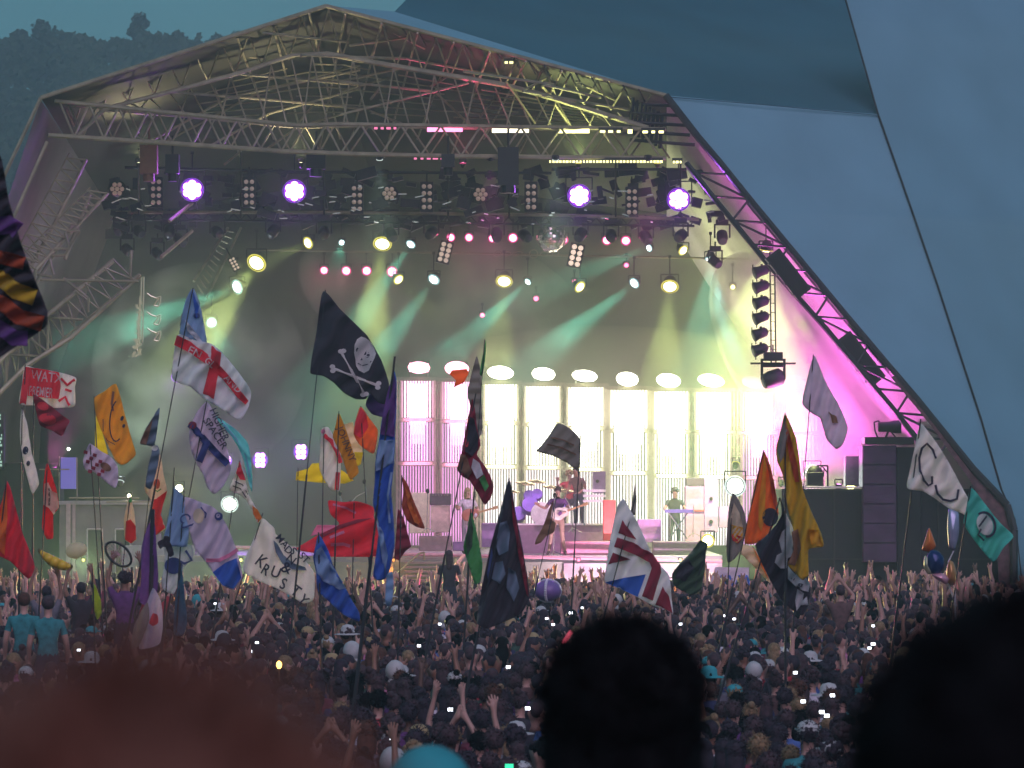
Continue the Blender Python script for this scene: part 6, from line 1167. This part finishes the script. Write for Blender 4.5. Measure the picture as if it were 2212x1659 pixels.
for p in near:
    o = bpy.data.objects.new('person', pm[p['pose']]); COL.objects.link(o); o.location = (p['x'], p['y'], p['z']); o.rotation_euler = (0, 0, p['rot']); o.scale = (p['h'],)*3
    slot(o, 0, cl_m[p['top']]); slot(o, 1, skin_m[p['skin']])
    tag(o, p['label'], 'person', 'people packed in the crowd')
    if p['hat'] != 'hood' : hobj = bpy.data.objects.new('hair', hm[p['hk']]); COL.objects.link(hobj); hobj.parent = o; slot(hobj, 0, hair_m[p['hc']])
    if p['hat']: ho = bpy.data.objects.new('hood' if p['hat'] == 'hood' else 'hat', hm[p['hat']]); COL.objects.link(ho); ho.parent = o; slot(ho, 0, hat_m[p['hatc']])
# the far crowd as one mass
AV, AF, AM, off = [], [], [], 0
mlist = list(cl_m.values()) + list(skin_m.values()) + list(hair_m.values()) + list(hat_m.values()) + [jeans, shoes]; mi = {m.name: i for i, m in enumerate(mlist)}
parr = {k: (np.array(v[0]), v[1], np.array(v[2])) for k, v in protos.items() if k[1] == 2}; harr = {k: (np.array(b.v), b.f) for k, b in list(hairs.items()) + list(hats.items())}
fl_idx, fl_cnt = [], []
for p in rest:
    c, s = math.cos(p['rot']), math.sin(p['rot']); Rm = np.array(((c, -s, 0), (s, c, 0), (0, 0, 1)))*p['h']; T = np.array((p['x'], p['y'], p['z']))
    vs, fs, ms = parr[p['pose'], 2]; V = vs @ Rm.T + T; AV.append(V)
    lut = (mi[cl_m[p['top']].name], mi[skin_m[p['skin']].name], mi[jeans.name], mi[shoes.name])
    for f, m in zip(fs, ms): fl_idx.extend([i + off for i in f]); fl_cnt.append(len(f)); AM.append(lut[m])
    off += len(V)
    for k, m in (((p['hk'], hair_m[p['hc']]),) if p['hat'] != 'hood' else ()) + (((p['hat'], hat_m[p['hatc']]),) if p['hat'] else ()):
        vs, fs = harr[k]; V = vs @ Rm.T + T; AV.append(V)
        for f in fs: fl_idx.extend([i + off for i in f]); fl_cnt.append(len(f)); AM.append(mi[m.name])
        off += len(V)
V = np.concatenate(AV); me = bpy.data.meshes.new('distant_crowd'); me.vertices.add(len(V)); me.vertices.foreach_set('co', V.astype(np.float32).ravel())
me.loops.add(len(fl_idx)); me.loops.foreach_set('vertex_index', np.array(fl_idx, np.int32)); me.polygons.add(len(fl_cnt)); cnt = np.array(fl_cnt, np.int32); me.polygons.foreach_set('loop_start', np.concatenate(([0], np.cumsum(cnt)[:-1])).astype(np.int32))
for m in mlist: me.materials.append(m)
me.polygons.foreach_set('material_index', np.array(AM, np.int32)); me.polygons.foreach_set('use_smooth', np.ones(len(cnt), bool)); me.update(calc_edges=True)
o = bpy.data.objects.new('distant_crowd', me); COL.objects.link(o); tag(o, 'dense far crowd of people filling the field up to the stage', 'crowd', kind='stuff')

# phones, torches and other small lights held in the crowd
ph = [(465, 1304, 3, 'w'), (540, 1407, 6, 'w'), (555, 1388, 3, 'w'), (762, 1408, 4, 'w'), (950, 1348, 4, 'w'), (1098, 1441, 6, 'w'), (1886, 1391, 6, 'w'), (1878, 1400, 3, 'w'), (1775, 1538, 5, 'w'), (1718, 1453, 5, 'w'), (1735, 1515, 3, 'w'), (848, 1594, 8, 'w'), (1886, 1352, 4, 'w'), (1586, 1337, 4, 'w'), (1566, 1330, 3, 'w'), (1470, 1348, 4, 'w'), (1195, 1349, 4, 'w'), (1181, 1336, 4, 'w'), (1233, 1324, 5, 'w'), (1258, 1313, 3, 'w'), (905, 1395, 2, 'w'), (973, 1533, 3, 'w'), (1140, 1530, 3, 'w'), (198, 1410, 5, 'w'), (170, 1404, 2, 'w'), (285, 1272, 3, 'c'), (282, 1486, 2, 'w'), (1798, 1502, 3, 'w'), (320, 1268, 3, 'c'), (1100, 1656, 12, 'g'), (1786, 1546, 3, 'w')]
ph_lab = {}; grp = {}
for i, q in enumerate(ph): grp.setdefault((beside(q[0]), 'low' if q[1] > 1480 else 'high up'), []).append(i)
for (bs, lv), ii in grp.items():
    for k, i in enumerate(sorted(ii, key=lambda i: ph[i][0])): ph_lab[i] = 'lit phone held up in the %s crowd %s%s' % ('lower' if lv == 'low' else 'upper', bs, '' if len(ii) == 1 else ', %s from left' % ('first', 'second', 'third', 'fourth', 'fifth', 'sixth', 'seventh', 'eighth')[k])
for i, (u, v, s, c) in enumerate(ph):
    D = 8000*2.35/(v - 1048); D = max(26, min(92, D)); pos = P(u, v, D); t = thing('phone', ph_lab[i], 'phone', pos, 'lit phones held up in the crowd')
    W = max(.05, s/M(D)*1.5); b = MB(); b.box((0, 0, 0), (W*1.15, .012, W*.8)); b.build('phone_case', black, t)
    b = MB(); b.box((0, -.008, 0), (W, .006, W*.66)); b.build('screen', emis('screen_' + c, {'w': (.85, .9, 1), 'c': (1, .9, .6), 'g': (.05, 1, .5)}[c], 6 if c != 'g' else 1.2), t)
pos = P(603, 1436, 46); t = thing('torch', 'small orange flame glowing in the crowd left of centre', 'flame', pos); b = MB(); b.ell((0, 0, 0), (.035, .035, .05), None, 10, 8); b.build('flame', emis('flame', (1, .45, .1), 10), t, True); b = MB(); b.bar((0, 0, -.05), (0, 0, -.2), .012); b.build('stick', black, t)
ld = bpy.data.lights.new('flame_light', 'POINT'); ld.energy = 6; ld.color = (1, .35, .08); lo = bpy.data.objects.new('flame_light', ld); COL.objects.link(lo); lo.parent = t; lo.location = (0, -.1, .05)
pos = P(1224, 1376, 20); t = thing('glow_stick', 'blurred pink glow stick left above the dark round head', 'glow stick', pos); b = MB(); b.bar((-.022, 0, -.035), (.022, 0, .03), .011, 8); b.build('glowing_tube', emis('glow_pink', (1, .12, .2), 1.2), t, True); b = MB(); b.bar((-.022, 0, -.035), (-.032, 0, -.05), .009, 8); b.build('cap', black, t)

# performers and figures standing out of the crowd
def figure(label, pos, h, aL, aR, top, skin, hair, hk, rot=0, legs=None, trousers=None, lean=0, group=None, hat=None, name='person'):
    n, e = body_nodes(aL, aR, 0, lean, legs); vs, fs = skin_mesh(n, e, 2); ms = paint(vs, fs, n)
    me = bpy.data.meshes.new('person'); me.from_pydata(vs, [], fs)
    for m in (cl_m[top], skin_m[skin], trousers or jeans, shoes): me.materials.append(m)
    me.polygons.foreach_set('material_index', ms); me.polygons.foreach_set('use_smooth', [True]*len(fs))
    o = bpy.data.objects.new(name, me); COL.objects.link(o); o.location = pos; o.rotation_euler = (0, 0, rot); o.scale = (h,)*3; tag(o, label, 'person', group)
    b = hair_verts(hk, 9); 
    if lean: b.v = [(x, y + lean*.7, z) for x, y, z in b.v]
    ho = b.build('hair', hair_m[hair], o, True)
    fb = MB()
    for s in (-1, 1): fb.ell((s*.032, lean*.7 + .083, 1.672), (.012, .008, .008), None, 8, 6)
    fb.build('eyes', mat('eye_white', (.5, .5, .5), .3), o, True); fb = MB(); fb.ell((0, lean*.7 + .082, 1.615), (.024, .008, .007), None, 8, 6); fb.build('mouth', mat('lips', (.25, .07, .06), .5), o, True)
    if hat: hb = hat_mb(hat); hb.build('hat', hat_m['dark'], o, True)
    return o
def guitar(label, pos, rot, m):
    t = thing('guitar', label, 'guitar', pos, rot=rot); b = MB(); b.ell((0, 0, 0), (.20, .03, .17), None, 16, 8); b.ell((.16, 0, 0), (.14, .03, .13), None, 14, 8); b.build('guitar_body', m, t, True)
    b = MB(); b.box((.48, -.03, 0), (.46, .03, .05)); b.box((.76, -.03, 0), (.13, .03, .08)); b.build('neck', mat('guitar_neck', (.3, .18, .08), .5), t)
# singer near the stage edge, turned to the crowd, playing a guitar
sg = P(1205, 1199, 98.2); sg.z = zf
figure('singer in dark top and tan trousers at the stage edge, playing a guitar', sg, 1.02, ((-.30, .02, 1.20), (-.22, .24, 1.12), (-.16, .28, 1.10)), ((.32, .05, 1.22), (.42, .28, 1.28), (.46, .33, 1.32)), 'purple', 'pale', 'brown', 'short', R(168), {1: [(.10, 0, .90), (.17, .04, .50), (.24, .0, .08), (.26, .14, .03)], -1: [(-.10, 0, .90), (-.13, .05, .50), (-.20, .02, .08), (-.24, .15, .03)]}, mat('tan_trousers', (.30, .20, .16), .8), hat=None)
guitar('pale guitar slung in front of the singer', sg + Vector((.02, -.26, 1.10)), Euler((0, R(-20), R(8))).to_quaternion(), mat('guitar_white', (.7, .6, .55), .3))
stand('microphone stand right in front of the singer', [(1196, 1200), (1198, 1072)], 97.7, mic=(1198, 1070))
gt = P(1010, 1184, 99.6); gt.z = zf
figure('guitarist in white top behind the steps, left of the drums', gt, 1.0, ((-.30, .02, 1.18), (-.22, .24, 1.08), (-.16, .28, 1.06)), ((.30, .05, 1.20), (.40, .28, 1.24), (.44, .33, 1.28)), 'white', 'pale', 'fair', 'long', R(200), None, mat('pale_jeans', (.30, .25, .32), .8))
guitar('brown guitar held by the guitarist in white', gt + Vector((.03, -.26, 1.06)), Euler((0, R(-15), R(14))).to_quaternion(), mat('guitar_brown', (.35, .10, .08), .3))
dr = P(1230, 1134, 103); dr.z = P(1230, 1134, 102).z - .28
figure('drummer in red top sitting behind the drum kit', dr, 1.0, ((-.30, .16, 1.26), (-.18, .38, 1.20), (-.14, .44, 1.22)), ((.32, .14, 1.30), (.34, .34, 1.46), (.34, .40, 1.52)), 'red', 'pale', 'fair', 'curly', R(180), {1: [(.12, .05, .88), (.2, .42, .86), (.2, .46, .42), (.2, .6, .36)], -1: [(-.12, .05, .88), (-.2, .42, .86), (-.2, .46, .42), (-.2, .6, .36)]})
bp_ = P(1250, 1140, 101.2); bp_.z = P(1250, 1134, 101.2).z - .1
figure('bass player in dark clothes bent forward right of the drum kit', bp_, .95, ((-.28, .1, 1.15), (-.16, .3, 1.02), (-.12, .34, 1.0)), ((.28, .1, 1.15), (.20, .32, 1.06), (.16, .36, 1.04)), 'brown', 'tan', 'dark', 'long', R(150), lean=.25)
kb = P(1457, 1171, 100.8); kb.z = zf
figure('keyboard player in black with dark hair behind the dark keyboard', kb, 1.0, ((-.28, .1, 1.20), (-.18, .36, 1.12), (-.14, .44, 1.12)), ((.28, .1, 1.20), (.18, .36, 1.12), (.14, .44, 1.12)), 'black', 'pale', 'dark', 'curly', R(185), lean=.12)
# figures raised above the crowd
def raised(label, u, v, D, h, pose_, top, skin, hair, hk, rot):
    p = P(u, v, D); o = figure(label, (p.x, p.y, p.z - 1.76*h), h, *poses[pose_], top, skin, hair, hk, rot); return o
raised('long-haired brown-haired person on shoulders in front of the steps', 970, 1192, 80, 1.0, 'arms down', 'black', 'pale', 'brown', 'long', .1)
raised('person on shoulders with bare arms raised right of the black skeleton flag', 1815, 1268, 66, 1.0, 'hands clapping overhead', 'brown', 'pale', 'brown', 'short', .2)
raised('person on shoulders in red top with raised arm beside the cloth totem', 335, 1262, 60, 1.0, 'right arm raised', 'red', 'pale', 'brown', 'short', -.2)
raised('dark figure on shoulders under the ring net', 270, 1240, 58, 1.0, 'both arms raised', 'purple', 'tan', 'dark', 'curly', 0)
for i, (u, v, D, ps) in enumerate(((1232, 1300, 78, 'both arms raised'), (1262, 1298, 76, 'both arms raised'), (1296, 1310, 74, 'right arm raised'), (1330, 1320, 72, 'left arm raised'), (100, 1270, 62, 'both arms raised'), (175, 1262, 64, 'both arms raised'), (205, 1255, 70, 'right arm raised'))):
    raised(['dark person with both arms up below the singer', 'second dark person with both arms up below the singer', 'person with right arm up left of the union flag pole', 'person with left arm up at the foot of the union flag', 'person holding up the inflatable banana by its left end', 'person holding up the inflatable banana by its right end', 'person with right arm up under the pale balloon'][i], u, v, D, 1.0, ps, ['maroon', 'purple', 'black', 'brown', 'grey', 'black', 'maroon'][i], 'tan', 'dark', 'short', .1*i)
for i, (u, v) in enumerate(((52, 1285), (104, 1292))):
    raised(['person in a teal top at the far left below the red flag', 'second person in a paler teal top beside the first one'][i], u, v, 52 - i, 1.02, 'arms down', 'teal', 'pale', ['auburn', 'brown'][i], 'short', .1)
# near figures, out of focus
def near_person(label, u, vtop, D, hair, top, tufts, width, skin='pale', hat=None, tl=.012, rot=0):
    p = P(u, vtop, D); gz = ground_z(D); h = (p.z - gz)/1.80; k = width/.20
    o = figure(label, (p.x, D, gz), h, *poses['arms down'], top, skin, hair, 'short', rot)
    hb = MB(); rr = random.Random(int(u)); c = Vector((0, -.012, 1.69))
    hb.ell(c, (.096*k, .106*k, .105), None, 24, 16, 0, .1, 4); hb.ell(c - Vector((0, .01, .09)), (.098*k, .09*k, .13), None, 24, 16, 0, .12, 7)
    for q in range(tufts):
        d = Vector((rr.gauss(0, 1), rr.gauss(0, 1) - .25, rr.gauss(0, 1) + .35)).normalized()
        if d.y > .55 and d.z < .3: continue
        b = c + Vector((d.x*.093*k, d.y*.105*k, d.z*.102 if d.z > 0 else d.z*.2)); e1 = b + (d + Vector([rr.gauss(0, .7) for _ in range(3)])*.8)*tl*rr.uniform(.5, 1.2); hb.bar(b, e1, .0035, 4, r2=.001)
    for ch in list(o.children):
        if ch.name.startswith('hair'): bpy.data.objects.remove(ch)
    hb.build('hair', hair_m[hair], o, True)
    if hat: b = MB(); b.ell(c + Vector((0, 0, .02)), (.104*k, .116*k, .105), None, 20, 12); b.lathe([(.1045*k, -.02), (.1045*k, .02)], None, c, 20); b.build('hat', hat_m[hat], o, True)
    return o
near_person('dark short-haired head, out of focus, just right of the bottom centre', 1345, 1326, 4.8, 'black', 'black', 2200, .222, 'brown', tl=.010)
near_person('large black head filling the bottom right corner, very close and blurred', 2262, 1238, 2.0, 'black', 'black', 900, .235, 'brown', tl=.008)
near_person('very close auburn-haired person blurred across the bottom left corner', 310, 1366, .86, 'copper', 'maroon', 700, .165, 'pale', tl=.01)
near_person('dark-haired person, very close and blurred, in the bottom left corner', 30, 1530, 1.25, 'black', 'black', 300, .20, 'brown', tl=.008)
near_person('person in a teal woollen hat at the bottom edge left of centre', 928, 1622, 9.0, 'dark', 'purple', 100, .20, 'pale', hat='teal')
near_person('person in a pale hat with a lit phone at the bottom edge', 844, 1574, 38, 'dark', 'grey', 60, .20, 'pale', hat='white')
# inflatables and oddities
bn = P(120, 1205, 62); t = thing('inflatable_banana', 'yellow inflatable banana held over the crowd at the left', 'inflatable banana', bn); b = MB(); pts = [P(*q, 62) for q in ((86, 1190), (98, 1201), (112, 1211), (128, 1219), (144, 1224), (154, 1224))]; rr_ = (.02, .065, .09, .09, .07, .02)
for i in range(5): b.bar(pts[i], pts[i+1], rr_[i], 12, r2=rr_[i+1])
o = b.build('banana_skin', mat('inflatable_yellow', (.75, .50, .03), .3), t, True, origin=bn); b = MB(); b.ell(pts[0], (.03, .03, .04), None, 8, 6); b.build('banana_tip', mat('banana_tip', (.12, .08, .02), .5), t, True, origin=bn); b = MB(); b.ell(pts[-1], (.03, .03, .03), None, 8, 6); b.build('banana_tip', mat('banana_tip', (.12, .08, .02), .5), t, True, origin=bn)
bl = P(165, 1189, 64); t = thing('balloon', 'pale cream balloon floating over the crowd at the left', 'balloon', bl); b = MB(); b.ell((0, 0, 0), (.19, .16, .14), Matrix.Rotation(R(-12), 3, 'Y'), 24, 16); b.build('balloon_skin', fabric('balloon', (.80, .76, .58), .6), t, True); b = MB(); b.lathe([(.012, 0), (.02, -.03)], None, (0, 0, -.14), 8); b.build('knot', mat('knot', (.6, .55, .4), .5), t)
bb = P(1183, 1276, 76); t = thing('beach_ball', 'purple and white beach ball bouncing on the crowd below the singer', 'beach ball', bb); b = MB(); b.ell((0, 0, 0), (.28, .28, .22), None, 24, 16); b.build('ball_skin', mat('ball_purple', (.20, .10, .35), .3), t, True)
for a in (20, 140, 260):
    b = MB(); pts = [Vector((.285*math.cos(R(a))*math.sin(R(x)), .285*math.sin(R(a))*math.sin(R(x)), .225*math.cos(R(x)))) for x in range(0, 181, 12)]; b.path(pts, .03, 6); b.build('white_stripe', mat('ball_white', (.7, .65, .8), .3), t, True)
# ring net
rn = P(256, 1197, 58); t = thing('ring_net', 'large hoop net tilted above the crowd behind the cloth totem', 'hoop net', rn); pts = [P(*q, 58) for q in arc((256, 1197), 33, 20, 0, 360, 42, 28)]; b = MB(); b.path(pts, .022, 6); b.build('hoop', black, t, origin=rn); b = MB()
for k in range(2, 27, 3): b.bar(pts[k], pts[(28-k) % 28], .004, 4); b.bar(pts[k], pts[(14+k) % 28], .003, 4)
b.build('netting', mat('net_pink', (.5, .3, .35), .7), t, origin=rn); b = MB(); g0, g1 = P(285, 1225, 58), P(300, 1290, 58); b.bar(g0, Vector((g1.x, 58, ground_z(58))), .018, 6); b.build('pole', pole_m, t, origin=rn)
# cloth totem
tt_ = P(318, 1400, 47); base_ = Vector((tt_.x, 47, ground_z(47))); t = thing('cloth_totem', 'tall pole wrapped in purple and lilac cloth strips at the left', 'totem', base_); b = MB(); b.bar(P(330, 1100, 47), base_, .03, 6); b.build('pole', pole_m, t, origin=base_)
def strip(L_pts, D, m, nm='cloth_strip'):
    cl = Cloth(D, .05, 16, 10, 0, 3); cl.u0 = L_pts[0][0]; v2, f2 = fill(catmull(L_pts, 4), 7); mb = MB(); mb.add([cl.at(*p) for p in v2], f2); mb.build(nm, FB[m], t, True, origin=base_)
strip([(322, 1130), (306, 1180), (305, 1250), (302, 1300), (330, 1310), (342, 1260), (338, 1180), (334, 1130)], 47, 'purple'); strip([(330, 1270), (310, 1330), (300, 1400), (320, 1400), (345, 1390), (352, 1350), (348, 1300)], 46.9, 'lilac'); strip([(318, 1300), (290, 1350), (284, 1400), (300, 1395), (322, 1340)], 46.8, 'grey'); strip([(330, 1325), (322, 1345), (330, 1352), (342, 1345), (340, 1328)], 46.7, 'red'); strip([(340, 1172), (352, 1165), (368, 1172), (376, 1198), (366, 1203), (356, 1180), (346, 1186)], 46.8, 'black')
# balloon cluster on the right
bc = P(2030, 1215, 52); t = thing('balloon_cluster', 'cluster of foil balloons and streamers on a pole at the far right', 'balloon cluster', bc)
def bal(pts, D, m, nm, thick=.10):
    mb = MB(); n = 8; cu_ = sum(p[0] for p in pts)/len(pts); cv_ = sum(p[1] for p in pts)/len(pts); ol = catmull(pts, 4); k = len(ol); rings = []; vs = []
    for i, (f, dz) in enumerate(((0.02, -1), (.5, -.85), (.85, -.45), (1, 0), (.85, .45), (.5, .85), (.02, 1))):
        for p in ol: vs.append(P(cu_ + (p[0]-cu_)*f, cv_ + (p[1]-cv_)*f, D + dz*thick))
    mb.add(vs, [(r*k + i, r*k + (i+1) % k, (r+1)*k + (i+1) % k, (r+1)*k + i) for r in range(6) for i in range(k)]); mb.build(nm, m, t, True, origin=bc)
foil = lambda n, c: mat('foil_' + n, c, .25, .4)
bal([(2007, 1140), (1998, 1165), (1992, 1188), (2010, 1192), (2022, 1180), (2016, 1160)], 52, foil('orange', (.75, .20, .05)), 'foil_balloon'); bal([(2010, 1188), (2000, 1210), (2006, 1235), (2026, 1242), (2040, 1226), (2038, 1202), (2026, 1190)], 51.8, foil('blue', (.02, .04, .14)), 'foil_balloon')
bal([(1998, 1200), (1995, 1220), (2004, 1240), (2012, 1238), (2004, 1220), (2004, 1204)], 51.7, foil('cream', (.6, .58, .40)), 'foil_balloon'); bal([(2012, 1240), (2024, 1252), (2044, 1262), (2050, 1250), (2036, 1238)], 51.8, foil('pink', (.7, .35, .45)), 'foil_balloon'); bal([(2050, 1210), (2044, 1235), (2050, 1262), (2064, 1262), (2066, 1235), (2060, 1215)], 51.9, foil('tan', (.5, .25, .10)), 'foil_balloon')
bal([(2050, 1098), (2046, 1140), (2050, 1185), (2062, 1190), (2072, 1150), (2070, 1105)], 52.1, foil('silver', (.35, .38, .55)), 'foil_balloon'); b = MB(); b.bar(P(2060, 1190, 52), P(2048, 1215, 52), .01); b.bar(P(2048, 1260, 52), P(2066, 1310, 52), .014); b.bar(P(2062, 1262, 52), Vector((P(2072, 1400, 52).x, 52, ground_z(52))), .014); b.build('pole', mat('pale_pole', (.5, .5, .55), .5), t, origin=bc)
